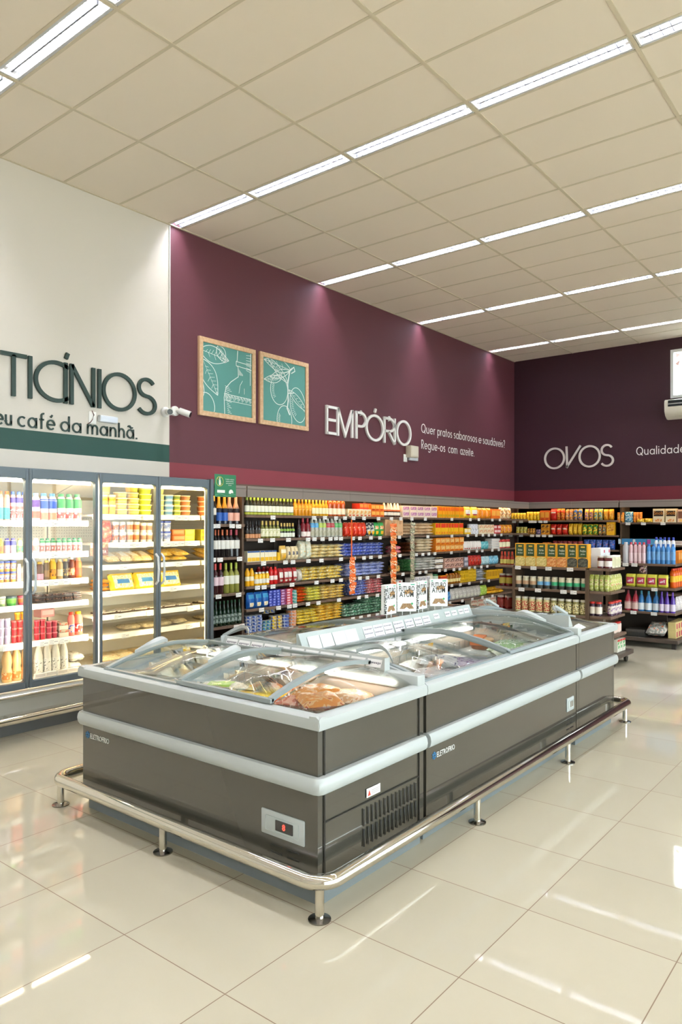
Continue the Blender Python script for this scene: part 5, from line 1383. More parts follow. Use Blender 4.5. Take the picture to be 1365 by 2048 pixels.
    ('y', 6.0, 10.246, 10.719, 0.73, 5, 1, 'bot', 0.165, 0, {'c': 'a0641c', 'cap': 'e0841c', 'l': 'e8d48c', 's': 'squeeze', 'lz': (0.2, 0.5)}, 'honey_bottle', 'bottle', 'honey bottle with orange cap', 'on the fifth wall shelf', 'honey bottle with orange cap on the fifth wall shelf'),
    ('y', 6.0, 10.652, 10.94, 0.73, 2, 3, 'box', 0.065, 0.12, {'c': 'e0b41c', 'l': 'c89c14'}, 'tea_box', 'box', 'yellow box', 'on the fifth wall shelf', 'yellow box on the fifth wall shelf'),
    ('y', 6.0, 10.94, 11.204, 0.73, 2, 4, 'box', 0.056, 0.12, {'c': 'e4bc2c', 'l': 'd0a41c'}, 'tea_box', 'box', 'taller stacked yellow box', 'on the fifth wall shelf', 'taller stacked yellow box on the fifth wall shelf'),
    ('y', 6.0, 11.222, 11.569, 0.73, 1, 6, 'bag', 0.033, 0.22, {'c': 'c8ccd4|e4e4e8|a4a8b8'}, 'salt_bag', 'bag', 'white salt bag', 'on the fifth wall shelf', 'white salt bag on the fifth wall shelf'),
    ('y', 6.0, 11.588, 12.211, 0.73, 6, 1, 'box', 0.16, 0.1, {'c': 'd8a81c', 'l': 'b8861c'}, 'spice_box', 'box', 'upright yellow box', 'on the fifth wall shelf', 'upright yellow box on the fifth wall shelf'),
    ('y', 6.0, 5.798, 6.055, 0.455, 3, 5, 'can', 0.038, 0, {'c': '3c5ca8|dce0e4|d8906c', 'sc': 40}, 'tuna_can', 'can', 'blue and white tuna can', 'on the sixth wall shelf', 'blue and white tuna can on the sixth wall shelf'),
    ('y', 6.0, 6.063, 6.188, 0.455, 2, 3, 'can', 0.038, 0, {'c': '3c7cb0|a8c850|dce4e8', 'sc': 40}, 'tuna_can', 'can', 'blue-green tuna can', 'on the sixth wall shelf', 'blue-green tuna can on the sixth wall shelf'),
    ('y', 6.02, 6.092, 6.294, 0.65, 2, 1, 'can', 0.038, 0, {'c': '2c4480|d8c03c', 'sc': 40}, 'tuna_can', 'can', 'navy tuna can on top', 'on the sixth wall shelf', 'navy tuna can on top on the sixth wall shelf'),
    ('y', 6.0, 6.197, 6.394, 0.455, 2, 4, 'can', 0.038, 0, {'c': 'e0bc1c|2c4c98|ece4d0', 'sc': 40}, 'tuna_can', 'can', 'yellow and blue tuna can', 'on the sixth wall shelf', 'yellow and blue tuna can on the sixth wall shelf'),
    ('y', 6.0, 6.403, 6.527, 0.455, 1, 4, 'can', 0.038, 0, {'c': '2c4494|98a8d0', 'sc': 40}, 'tuna_can', 'can', 'dark blue tuna can', 'on the sixth wall shelf', 'dark blue tuna can on the sixth wall shelf'),
    ('y', 6.0, 6.527, 6.662, 0.455, 1, 5, 'can', 0.038, 0, {'c': 'd0783c|e0b8a0|3c5890', 'sc': 40}, 'tuna_can', 'can', 'orange tuna can', 'on the sixth wall shelf', 'orange tuna can on the sixth wall shelf'),
    ('y', 6.0, 6.671, 7.051, 0.455, 3, 5, 'bag', 0.036, 0.26, {'c': 'f8d828|fcf4b0|e0b818', 'sc': 38}, 'pasta_bag', 'bag', 'bright yellow pasta bag', 'on the sixth wall shelf', 'bright yellow pasta bag on the sixth wall shelf'),
    ('y', 6.0, 7.051, 7.561, 0.455, 3, 6, 'bag', 0.036, 0.26, {'c': 'f4c020|fcec98|d89818', 'sc': 38}, 'pasta_bag', 'bag', 'golden pasta bag', 'on the sixth wall shelf', 'golden pasta bag on the sixth wall shelf'),
    ('y', 6.0, 7.593, 8.049, 0.455, 3, 4, 'bag', 0.04, 0.26, {'c': '2c7a4c|d8e8dc|8ab09c', 'sc': 38}, 'coffee_bag', 'bag', 'green and white bag', 'on the sixth wall shelf', 'green and white bag on the sixth wall shelf'),
    ('y', 6.0, 8.049, 8.502, 0.455, 2, 6, 'bag', 0.038, 0.26, {'c': '1c6a3c|c0dcc8|5c9470', 'sc': 38}, 'coffee_bag', 'bag', 'dark green bag', 'on the sixth wall shelf', 'dark green bag on the sixth wall shelf'),
    ('y', 6.0, 10.168, 10.374, 0.455, 1, 1, 'pouch', 0.15, 0.06, {'c': '2c7cc8|8cc0e0'}, 'softener_pouch', 'pouch', 'bright blue pouch', 'on the sixth wall shelf', 'bright blue pouch on the sixth wall shelf'),
    ('y', 6.0, 10.374, 11.385, 0.455, 8, 1, 'pouch', 0.19, 0.07, {'c': 'c4c0b8|dcd8d0|948c88', 'l2': 'd8d8c8'}, 'milk_powder_pouch', 'pouch', 'pale grey pouch', 'on the sixth wall shelf', 'pale grey pouch on the sixth wall shelf'),
    ('y', 6.0, 11.403, 11.645, 0.455, 1, 1, 'pouch', 0.18, 0.08, {'c': 'a0c83c|c8dc7c'}, 'cereal_bag', 'bag', 'lime green bag', 'on the sixth wall shelf', 'lime green bag on the sixth wall shelf'),
    ('y', 6.0, 11.664, 12.292, 0.455, 4, 2, 'bag', 0.06, 0.2, {'c': 'e0a41c|f0c84c|c8801c'}, 'flour_bag', 'bag', 'orange-yellow bag', 'on the sixth wall shelf', 'orange-yellow bag on the sixth wall shelf'),
    ('y', 6.0, 11.027, 11.952, 0.2, 4, 3, 'box', 0.07, 0.12, {'c': 'd8ccb8', 'l': 'b8a890|c8443c'}, 'biscuit_box', 'box', 'pale biscuit box', 'on the lowest wall shelf', 'pale biscuit box on the lowest wall shelf'),
    ('x', 13.3, 6.396, 6.08, 1.775, 5, 1, 'pouch', 0.15, 0.06, {'c': 'e8b81c|f0d04c|7c5a1c'}, 'biscuit_pack', 'pack', 'yellow biscuit pack', 'on top end-wall shelf', 'yellow biscuit pack on top end-wall shelf'),
    ('x', 13.3, 6.069, 5.793, 1.775, 4, 1, 'pouch', 0.17, 0.06, {'c': 'ecb81c|f4d23c|e09a1c'}, 'biscuit_pack', 'pack', 'bright yellow pack', 'on top end-wall shelf', 'bright yellow pack on top end-wall shelf'),
    ('x', 13.3, 5.783, 5.592, 1.775, 2, 1, 'box', 0.19, 0.08, {'c': 'e0641c', 'l': 'f0a83c', 'l2': 'c84a1c'}, 'cereal_box', 'box', 'orange cereal box', 'on top end-wall shelf', 'orange cereal box on top end-wall shelf'),
    ('x', 13.3, 5.582, 5.454, 1.775, 1, 1, 'pouch', 0.22, 0.09, {'c': 'c8241c', 'l': 'e8d8c8', 'lj': (5, 6)}, 'crisps_bag', 'bag', 'large red crisps bag', 'on top end-wall shelf', 'large red crisps bag on top end-wall shelf'),
    ('x', 13.3, 5.454, 5.298, 1.775, 2, 1, 'pouch', 0.22, 0.09, {'c': 'cc301c|e0a02c|b81c1c'}, 'crisps_bag', 'bag', 'red and yellow crisps bag', 'on top end-wall shelf', 'red and yellow crisps bag on top end-wall shelf'),
    ('x', 13.3, 5.288, 5.134, 1.775, 2, 1, 'pouch', 0.21, 0.09, {'c': 'e08030|f0c080|5a82b8'}, 'crisps_bag', 'bag', 'orange and blue crisps bag', 'on top end-wall shelf', 'orange and blue crisps bag on top end-wall shelf'),
    ('x', 13.3, 5.134, 4.964, 1.775, 2, 1, 'pouch', 0.21, 0.09, {'c': '3a6ab0|f0a820|e8c860'}, 'crisps_bag', 'bag', 'blue and gold crisps bag', 'on top end-wall shelf', 'blue and gold crisps bag on top end-wall shelf'),
    ('x', 13.3, 4.926, 4.759, 1.775, 2, 1, 'pouch', 0.21, 0.09, {'c': 'e8b02c|8c4a8c|f0d478'}, 'crisps_bag', 'bag', 'yellow and purple crisps bag', 'on top end-wall shelf', 'yellow and purple crisps bag on top end-wall shelf'),
    ('x', 13.3, 4.75, 4.586, 1.775, 2, 1, 'pouch', 0.21, 0.09, {'c': 'e8b428|3c94ac|f0cc60'}, 'crisps_bag', 'bag', 'yellow and teal crisps bag', 'on top end-wall shelf', 'yellow and teal crisps bag on top end-wall shelf'),
    ('x', 13.3, 4.577, 4.388, 1.775, 2, 1, 'pouch', 0.2, 0.09, {'c': 'e8981c|f0b43c|d8701c'}, 'crisps_bag', 'bag', 'amber crisps bag', 'on top end-wall shelf', 'amber crisps bag on top end-wall shelf'),
    ('x', 13.3, 6.289, 6.059, 1.505, 3, 1, 'pouch', 0.15, 0.07, {'c': 'e8c43c|f0e08c|7ca83c'}, 'snack_bag', 'bag', 'yellow-green snack bag', 'on second end-wall shelf', 'yellow-green snack bag on second end-wall shelf'),
    ('x', 13.3, 6.049, 5.884, 1.505, 3, 1, 'pouch', 0.12, 0.06, {'c': 'd8a03c|7c4a24|e8d8a0'}, 'snack_bag', 'bag', 'brown and cream pack', 'on second end-wall shelf', 'brown and cream pack on second end-wall shelf'),
    ('x', 13.3, 5.874, 5.772, 1.505, 1, 1, 'pouch', 0.1, 0.05, {'c': '4c4468|c8a0a0'}, 'chocolate_pack', 'pack', 'purple pack', 'on second end-wall shelf', 'purple pack on second end-wall shelf'),
    ('x', 13.3, 5.762, 5.592, 1.505, 2, 2, 'box', 0.1, 0.1, {'c': 'e0901c', 'l': '6c3a1c|e8b44c'}, 'biscuit_box', 'box', 'orange biscuit box', 'on second end-wall shelf', 'orange biscuit box on second end-wall shelf'),
    ('x', 13.3, 5.582, 5.24, 1.505, 3, 1, 'pouch', 0.2, 0.09, {'c': 'c01c14|d8341c|e8802c', 'l': 'e8c0a8', 'lj': (4, 5)}, 'crisps_bag', 'bag', 'red crisps bag', 'on second end-wall shelf', 'red crisps bag on second end-wall shelf'),
    ('x', 13.3, 5.23, 4.973, 1.505, 3, 1, 'pouch', 0.21, 0.09, {'c': 'e0a818|ecc43c|d8901c'}, 'crisps_bag', 'bag', 'gold crisps bag', 'on second end-wall shelf', 'gold crisps bag on second end-wall shelf'),
    ('x', 13.3, 4.964, 4.677, 1.505, 3, 1, 'pouch', 0.2, 0.09, {'c': '3c8c34|e8c42c|e8a02c'}, 'crisps_bag', 'bag', 'green and yellow crisps bag', 'on second end-wall shelf', 'green and yellow crisps bag on second end-wall shelf'),
    ('x', 13.3, 4.668, 4.522, 1.505, 2, 1, 'pouch', 0.2, 0.09, {'c': 'e0a048|3c6c5c|c84a34'}, 'crisps_bag', 'bag', 'striped crisps bag', 'on second end-wall shelf', 'striped crisps bag on second end-wall shelf'),
    ('x', 13.3, 4.513, 4.37, 1.505, 1, 1, 'box', 0.235, 0.1, {'c': 'f0b41c', 'l': 'e8b84c|c87c1c'}, 'cereal_box', 'box', 'tall yellow cereal box', 'on second end-wall shelf', 'tall yellow cereal box on second end-wall shelf'),
    ('x', 13.3, 5.732, 5.582, 1.24, 3, 1, 'box', 0.12, 0.1, {'c': 'a85a2c', 'l': 'e0a84c'}, 'biscuit_box', 'box', 'brown biscuit box', 'on third end-wall shelf', 'brown biscuit box on third end-wall shelf'),
    ('x', 13.3, 5.542, 4.955, 1.24, 6, 1, 'pouch', 0.15, 0.08, {'c': '7c2430|a84c4c|5c2430'}, 'chocolate_bag', 'bag', 'dark red bag', 'on third end-wall shelf', 'dark red bag on third end-wall shelf'),
    ('x', 13.3, 4.945, 4.37, 1.24, 5, 1, 'pouch', 0.18, 0.08, {'c': '2c4ca0|5c84c8|b0342c'}, 'biscuit_bag', 'bag', 'blue bag', 'on third end-wall shelf', 'blue bag on third end-wall shelf'),
    ('x', 13.3, 4.326, 4.203, 1.735, 2, 1, 'pouch', 0.18, 0.06, {'c': 'e8841c|f0b458|c8601c'}, 'wafer_pack', 'pack', 'orange wafer pack', 'on top end-wall shelf past post', 'orange wafer pack on top end-wall shelf past post'),
    ('x', 13.3, 4.203, 4.047, 1.735, 1, 1, 'pouch', 0.19, 0.06, {'c': '3a8ab0|c8e0e8|1c5c90'}, 'wafer_pack', 'pack', 'blue wafer pack', 'on top end-wall shelf past post', 'blue wafer pack on top end-wall shelf past post'),
    ('x', 13.3, 4.047, 3.893, 1.735, 3, 1, 'pouch', 0.18, 0.06, {'c': 'e87a1c|f0a03c|d05a14'}, 'wafer_pack', 'pack', 'bright orange wafer pack', 'on top end-wall shelf past post', 'bright orange wafer pack on top end-wall shelf past post'),
    ('x', 13.29, 3.992, 3.713, 1.735, 2, 1, 'pouch', 0.07, 0.06, {'c': 'e0b41c|f0d870'}, 'wafer_pack', 'pack', 'low yellow pack', 'on top end-wall shelf past post', 'low yellow pack on top end-wall shelf past post'),
    ('x', 13.3, 3.708, 3.518, 1.735, 1, 1, 'box', 0.235, 0.14, {'c': 'ecdcb8', 'l': '2c1c14', 'lr': (0.08, 0.92, 0.45, 0.85), 'l2': 'd8883c|e8d0b0', 'txt': 'Snob'}, 'snob_box', 'box', 'first cream filter box with black label', 'on top end-wall shelf past post', 'first cream filter box with black label on top end-wall shelf past post'),
    ('x', 13.3, 3.502, 3.324, 1.735, 1, 1, 'box', 0.235, 0.14, {'c': 'ecdcb8', 'l': '2c1c14', 'lr': (0.08, 0.92, 0.45, 0.85), 'l2': 'd8883c|e8d0b0', 'txt': 'Snob'}, 'snob_box', 'box', 'second cream filter box with black label', 'on top end-wall shelf past post', 'second cream filter box with black label on top end-wall shelf past post'),
    ('x', 13.3, 3.308, 3.157, 1.735, 1, 1, 'box', 0.22, 0.14, {'c': 'e0b89c', 'l': '7c4a34', 'l2': 'e0b060'}, 'filter_box', 'box', 'pinkish filter box', 'on top end-wall shelf past post', 'pinkish filter box on top end-wall shelf past post'),
    ('x', 13.3, 4.308, 3.808, 1.345, 2, 1, 'box', 0.1, 0.08, {'c': '3a86b8', 'l': 'dce8ec', 'lr': (0.02, 0.2, 0.1, 0.9)}, 'foil_box', 'box', 'long blue wrap box', 'on second end-wall shelf past post', 'long blue wrap box on second end-wall shelf past post'),
    ('x', 13.3, 3.808, 3.51, 1.345, 1, 1, 'box', 0.1, 0.08, {'c': '4a94c0', 'l': 'a8408c', 'lr': (0.0, 0.2, 0.1, 0.9)}, 'foil_box', 'box', 'blue wrap box with purple end', 'on second end-wall shelf past post', 'blue wrap box with purple end on second end-wall shelf past post'),
    ('x', 13.3, 3.494, 3.172, 1.345, 1, 1, 'box', 0.07, 0.08, {'c': 'dccfc4', 'l': 'c0a8a0'}, 'wrap_box', 'box', 'pale wrap box', 'on second end-wall shelf past post', 'pale wrap box on second end-wall shelf past post'),
    ('x', 8.75, 4.145, 3.718, 1.165, 3, 1, 'box', 0.29, 0.1, {'c': 'e0a020', 'lr': (0.08, 0.86, 0.44, 0.97), 'l': '2f4a2a', 'win': 'c8b46c|dcca88|a89a4c', 'txt': 'Grão'}, 'bean_box', 'box', 'yellow and green chickpea box', 'on top shelf of beans rack', 'yellow and green chickpea box on top shelf of beans rack'),
    ('x', 8.75, 3.718, 3.454, 1.165, 2, 1, 'box', 0.29, 0.1, {'c': 'e0a020', 'lr': (0.08, 0.86, 0.44, 0.97), 'l': '2f4a2a', 'win': 'c87a3c|dca468|b8602c', 'txt': 'Feijão'}, 'bean_box', 'box', 'yellow and green orange bean box', 'on top shelf of beans rack', 'yellow and green orange bean box on top shelf of beans rack'),
    ('x', 8.75, 3.454, 3.192, 1.165, 2, 1, 'box', 0.29, 0.1, {'c': 'e0a020', 'lr': (0.08, 0.86, 0.44, 0.97), 'l': '2f4a2a', 'win': '3a3a34|5c5c50|24241e', 'txt': 'Feijão'}, 'bean_box', 'box', 'yellow and green black bean box', 'on top shelf of beans rack', 'yellow and green black bean box on top shelf of beans rack'),
    ('x', 8.75, 4.166, 3.864, 0.885, 3, 1, 'jar', 0.15, 0, {'c': 'c8c0a4', 'cap': 'd8d0bc', 'l': 'b08a68', 'lz': (0.3, 0.6), 'l2': '34332c', 'gap': 0.88}, 'spread_jar', 'jar', 'white-topped jar with tan label', 'on second shelf of beans rack', 'white-topped jar with tan label on second shelf of beans rack'),
    ('x', 8.75, 3.864, 3.679, 0.885, 2, 1, 'jar', 0.15, 0, {'c': 'c8c0a4', 'cap': 'd8d0bc', 'l': '6aa4d0', 'lz': (0.3, 0.6), 'l2': '34332c', 'gap': 0.88}, 'spread_jar', 'jar', 'white-topped jar with blue label', 'on second shelf of beans rack', 'white-topped jar with blue label on second shelf of beans rack'),
    ('x', 8.75, 3.679, 3.204, 0.885, 5, 1, 'jar', 0.15, 0, {'c': 'c8c0a4', 'cap': 'd8d0bc', 'l': '2c9a68', 'lz': (0.3, 0.6), 'l2': '34332c', 'gap': 0.88}, 'spread_jar', 'jar', 'white-topped jar with green label', 'on second shelf of beans rack', 'white-topped jar with green label on second shelf of beans rack'),
    ('x', 8.75, 4.173, 3.686, 0.585, 5, 1, 'jar', 0.185, 0, {'c': 'c8c090', 'cap': 'dcd8cc', 'l': 'b03c2c|e8dca0|7c8c3c', 'lz': (0.1, 0.72), 'gap': 0.93, 'sc': 55}, 'palm_heart_jar', 'jar', 'pickle jar with red and cream label', 'on third shelf of beans rack', 'pickle jar with red and cream label on third shelf of beans rack'),
    ('x', 8.75, 3.686, 3.216, 0.585, 5, 1, 'jar', 0.185, 0, {'c': '8c8454', 'cap': 'dcd8cc', 'l': 'e8dca4|4c4434|d8c048', 'lz': (0.1, 0.72), 'gap': 0.93, 'sc': 55}, 'palm_heart_jar', 'jar', 'pickle jar with yellow and black label', 'on third shelf of beans rack', 'pickle jar with yellow and black label on third shelf of beans rack'),
    ('x', 8.87, 4.431, 4.23, 1.165, 4, 1, 'bot', 0.17, 0, {'c': 'a03424', 'cap': 'c8442c', 'l': 'd8cc6c', 's': 'oil', 'lz': (0.08, 0.42)}, 'hot_sauce_bottle', 'bottle', 'red sauce bottle with yellow label', 'on top left wing of beans rack', 'red sauce bottle with yellow label on top left wing of beans rack'),
    ('x', 8.85, 4.443, 4.249, 0.885, 2, 1, 'jar', 0.16, 0, {'c': '6c1414', 'cap': 'c8c4c0', 'l': 'c8b44c', 'lz': (0.2, 0.7)}, 'tomato_jar', 'jar', 'large dark red jar', 'on middle left wing of beans rack', 'large dark red jar on middle left wing of beans rack'),
    ('x', 8.85, 4.472, 4.256, 0.585, 2, 1, 'jar', 0.17, 0, {'c': '7c1814', 'cap': 'c0b0a8', 'l': '8c2c20'}, 'tomato_jar', 'jar', 'dark red jar', 'on low left wing of beans rack', 'dark red jar on low left wing of beans rack'),
    ('x', 8.81, 3.116, 2.936, 1.165, 2, 1, 'jar', 0.15, 0, {'c': '5a2024', 'cap': 'd8d4d0', 'l': 'e8e0dc', 'lz': (0.15, 0.6)}, 'jam_jar', 'jar', 'dark jar with white label', 'on top right wing of beans rack', 'dark jar with white label on top right wing of beans rack'),
    ('y', 2.93, 8.96, 9.28, 1.165, 3, 1, 'jar', 0.15, 0, {'c': 'dcd4b8', 'cap': 'e8e4dc', 'l': 'c8c4a0'}, 'mayonnaise_jar', 'jar', 'cream jar', 'on top side shelf of beans rack', 'cream jar on top side shelf of beans rack'),
    ('x', 9.05, 3.308, 3.059, 1.165, 3, 1, 'tub', 0.16, 0, {'c': 'e4dcd8', 'cap': 'eceae8', 'l': 'b83c34'}, 'sweet_tub', 'tub', 'white tub with red band', 'at back of top right wing', 'white tub with red band at back of top right wing'),
    ('y', 3.08, 8.95, 9.28, 1.165, 2, 1, 'box', 0.24, 0.12, {'c': 'e4e8ec', 'l': '4a9cc0', 'lr': (0.05, 0.7, 0.2, 0.6), 'l2': 'c83c5c', 'l2r': (0.7, 0.9, 0.75, 0.9)}, 'napkin_pack', 'pack', 'white and blue napkin pack', 'at back of top side shelf', 'white and blue napkin pack at back of top side shelf'),
    ('x', 8.81, 3.208, 2.96, 0.885, 4, 1, 'pouch', 0.2, 0.05, {'c': 'a8b04c|d8d89c|b84a34'}, 'olive_pouch', 'pouch', 'green and yellow pouch', 'on middle right wing of beans rack', 'green and yellow pouch on middle right wing of beans rack'),
    ('y', 2.93, 8.9, 9.28, 0.885, 5, 1, 'pouch', 0.2, 0.05, {'c': 'b8b85c|e0dca8|c84a34'}, 'olive_pouch', 'pouch', 'green and red pouch', 'on second side shelf of beans rack', 'green and red pouch on second side shelf of beans rack'),
    ('x', 8.8, 3.21, 3.052, 0.585, 2, 1, 'jar', 0.17, 0, {'c': '3a2434', 'cap': 'c8342c', 'l': 'e4d8c8', 'lz': (0.15, 0.65)}, 'olive_jar', 'jar', 'red-lidded purple jar', 'on low right wing of beans rack', 'red-lidded purple jar on low right wing of beans rack'),
    ('y', 2.93, 8.92, 9.29, 0.585, 5, 1, 'jar', 0.17, 0, {'c': '4c2c44', 'cap': 'c8342c', 'l': 'd8ccc4|8c6c94', 'lz': (0.15, 0.7)}, 'olive_jar', 'jar', 'red-lidded jar with pale label', 'on third side shelf of beans rack', 'red-lidded jar with pale label on third side shelf of beans rack'),
    ('y', 2.93, 8.86, 9.29, 0.36, 6, 1, 'jar', 0.13, 0, {'c': 'b0a090', 'cap': 'd0302c', 'l': 'e0c8bc', 'lz': (0.1, 0.8)}, 'tomato_paste_jar', 'jar', 'red-topped pale jar', 'on fourth side shelf of beans rack', 'red-topped pale jar on fourth side shelf of beans rack'),
    ('y', 2.87, 8.92, 9.2, 0.15, 3, 1, 'box', 0.15, 0.08, {'c': 'dcd8c8', 'l': '4c9c58|e0dcc8', 'l2': 'c8342c', 'l2r': (0, 1, 0.85, 1)}, 'coconut_milk_carton', 'carton', 'green and white carton', 'on fifth side shelf of beans rack', 'green and white carton on fifth side shelf of beans rack'),
    ('x', 10.5, 3.346, 3.256, 1.155, 1, 1, 'bot', 0.29, 0, {'c': 'c4c4c8', 'cap': 'd8d8dc', 's': 'jug', 'r': 0.1}, 'clear_bottle', 'bottle', 'clear water-like bottle', 'on top shelf of bottle rack', 'clear water-like bottle on top shelf of bottle rack'),
    ('x', 10.5, 3.256, 3.027, 1.155, 4, 1, 'bot', 0.29, 0, {'c': 'dcb4bc', 'cap': 'c83c50', 'l': 'e4c8cc', 's': 'jug', 'lz': (0.1, 0.5)}, 'pink_bottle', 'bottle', 'pink cleaner bottle with red cap', 'on top shelf of bottle rack', 'pink cleaner bottle with red cap on top shelf of bottle rack'),
    ('x', 10.5, 3.02, 2.643, 1.155, 6, 1, 'bot', 0.27, 0, {'c': '4a8cd0', 'cap': '2c68b8', 'l': '6ca4dc', 's': 'jug', 'lz': (0.2, 0.62)}, 'blue_bottle', 'bottle', 'blue cleaner bottle', 'on top shelf of bottle rack', 'blue cleaner bottle on top shelf of bottle rack'),
    ('x', 10.66, 2.959, 2.683, 1.155, 5, 1, 'bot', 0.36, 0, {'c': 'e4e8ec', 'cap': '2c44b0', 'l': 'dce0e4', 's': 'jug'}, 'bleach_bottle', 'bottle', 'white bottle with blue cap behind', 'on top shelf of bottle rack', 'white bottle with blue cap behind on top shelf of bottle rack'),
    ('x', 10.5, 3.304, 2.732, 0.825, 4, 1, 'pouch', 0.18, 0.07, {'c': 'd8d048', 'l': 'b02c4c', 'l2': 'c84864|e8d0d8', 'lj': (2, 6), 'l2j': (3, 5)}, 'sponge_pack', 'pack', 'yellow and crimson sponge pack', 'on second shelf of bottle rack', 'yellow and crimson sponge pack on second shelf of bottle rack'),
    ('x', 10.53, 3.129, 3.015, 1.005, 1, 1, 'pouch', 0.17, 0.07, {'c': '4c3030|c0a0a0|6c7c34'}, 'sponge_pack', 'pack', 'dark pack standing on sponges', 'on second shelf of bottle rack', 'dark pack standing on sponges on second shelf of bottle rack'),
    ('x', 10.5, 3.325, 3.12, 0.49, 2, 1, 'bot', 0.28, 0, {'c': 'a02c3c', 'cap': '7c1c2c', 'l': 'e0c0b8', 's': 'det', 'lz': (0.08, 0.45)}, 'detergent_bottle', 'bottle', 'red detergent bottle', 'on third shelf of bottle rack', 'red detergent bottle on third shelf of bottle rack'),
    ('x', 10.5, 3.141, 2.849, 0.49, 3, 1, 'bot', 0.28, 0, {'c': '2c6ca4', 'cap': '34809c', 'l': 'dce4ec', 's': 'det', 'lz': (0.08, 0.42)}, 'detergent_bottle', 'bottle', 'blue detergent bottle', 'on third shelf of bottle rack', 'blue detergent bottle on third shelf of bottle rack'),
    ('x', 10.5, 2.855, 2.643, 0.49, 3, 1, 'bot', 0.28, 0, {'c': '54349c', 'cap': '643ca8', 'l': 'dcd0e8', 's': 'det', 'lz': (0.08, 0.42)}, 'detergent_bottle', 'bottle', 'purple detergent bottle', 'on third shelf of bottle rack', 'purple detergent bottle on third shelf of bottle rack'),
    ('x', 10.5, 3.304, 3.033, 0.13, 1, 1, 'tray', 0.1, 0.28, {'c': '2c2c28', 'cap': '4c4844'}, 'charcoal_tray', 'box', 'flat dark box', 'on fourth shelf of bottle rack', 'flat dark box on fourth shelf of bottle rack'),
    ('x', 10.5, 3.027, 2.764, 0.13, 1, 1, 'bag', 0.14, 0.3, {'c': '8c8c84|c8c4bc|d8703c', 'rx': 0.35}, 'charcoal_bag', 'bag', 'printed grey and orange bag', 'on fourth shelf of bottle rack', 'printed grey and orange bag on fourth shelf of bottle rack'),
    ('y', 2.64, 10.8, 11.3, 1.155, 6, 1, 'box', 0.17, 0.1, {'c': 'd87a1c', 'l': 'e8a85c'}, 'soap_box', 'box', 'orange box', 'on top side shelf of bottle rack', 'orange box on top side shelf of bottle rack'),
    ('y', 2.64, 10.64, 11.3, 0.825, 7, 1, 'bot', 0.26, 0, {'c': 'd85a14', 'cap': 'd8401c', 'l': 'e8b424', 's': 'squeeze', 'lz': (0.3, 0.62)}, 'orange_cleaner_bottle', 'bottle', 'orange cleaner bottle', 'on second side shelf of bottle rack', 'orange cleaner bottle on second side shelf of bottle rack'),
    ('y', 2.64, 10.78, 11.3, 0.49, 5, 1, 'pouch', 0.2, 0.07, {'c': 'd8d0d0|e8e4e0|8c5c84'}, 'wipes_pack', 'pack', 'white and purple pack', 'on third side shelf of bottle rack', 'white and purple pack on third side shelf of bottle rack'),
    ('y', 2.64, 10.64, 11.2, 0.13, 5, 2, 'box', 0.11, 0.1, {'c': 'dcc888', 'l': 'b8384c', 'lr': (0.35, 0.9, 0.15, 0.8)}, 'soap_box', 'box', 'cream red soap box', 'on fourth side shelf of bottle rack', 'cream red soap box on fourth side shelf of bottle rack'),
    ('y', 5.755, 2.828, 2.926, 1.724, 2, 1, 'bot', 0.235, 0, {'c': 'e8b8a0', 'cap': 'e0701c', 'l': '4cb0b8', 's': 'yog', 'r': 0.35, 'lz': (0.05, 0.45)}, 'yogurt_drink', 'bottle', 'peach yogurt drink with orange cap', 'on top shelf of dairy fridge', 'peach yogurt drink with orange cap on top shelf of dairy fridge'),
    ('y', 5.755, 2.93, 3.073, 1.724, 3, 1, 'bot', 0.235, 0, {'c': 'e8c4c8', 'cap': '4468c8', 'l': 'c85c5c|f0d8d8', 's': 'yog', 'r': 0.35, 'lz': (0.1, 0.5), 'l2': '4c3c94', 'l2z': (0.62, 0.8)}, 'yogurt_drink', 'bottle', 'pink yogurt drink with blue cap', 'on top shelf of dairy fridge', 'pink yogurt drink with blue cap on top shelf of dairy fridge'),
    ('y', 5.755, 3.12, 3.19, 1.724, 1, 1, 'bot', 0.23, 0, {'c': 'e8dce0', 'cap': '8cb0e0', 'l': '5c2c8c', 's': 'yog', 'r': 0.35, 'lz': (0.5, 0.76), 'l2': 'd8604c', 'l2z': (0.1, 0.35)}, 'yogurt_drink', 'bottle', 'white yogurt drink with purple band', 'on top shelf of dairy fridge', 'white yogurt drink with purple band on top shelf of dairy fridge'),
    ('y', 5.755, 3.19, 3.343, 1.724, 2, 1, 'bot', 0.23, 0, {'c': 'ecdce0', 'cap': '6ca4e0', 'l': '2c54b8', 's': 'yog', 'r': 0.35, 'lz': (0.45, 0.8), 'l2': 'e08a70', 'l2z': (0.05, 0.3)}, 'yogurt_drink', 'bottle', 'blue and white yogurt drink', 'on top shelf of dairy fridge', 'blue and white yogurt drink on top shelf of dairy fridge'),
    ('y', 5.755, 3.343, 3.574, 1.724, 3, 1, 'bot', 0.23, 0, {'c': 'ece4e0', 'cap': '48a45c', 'l': '2c9440', 's': 'yog', 'r': 0.35, 'lz': (0.48, 0.82), 'l2': 'd84c44|ece4e0', 'l2z': (0.1, 0.32)}, 'yogurt_drink', 'bottle', 'green and white yogurt drink', 'on top shelf of dairy fridge', 'green and white yogurt drink on top shelf of dairy fridge'),
    ('y', 5.755, 2.828, 2.877, 1.459, 1, 1, 'bot', 0.12, 0, {'c': 'e8a42c', 'cap': 'e8b83c', 'l': 'd8742c', 's': 'yog', 'r': 0.35}, 'small_yogurt', 'bottle', 'small yellow yogurt bottle', 'on second shelf of dairy fridge', 'small yellow yogurt bottle on second shelf of dairy fridge'),
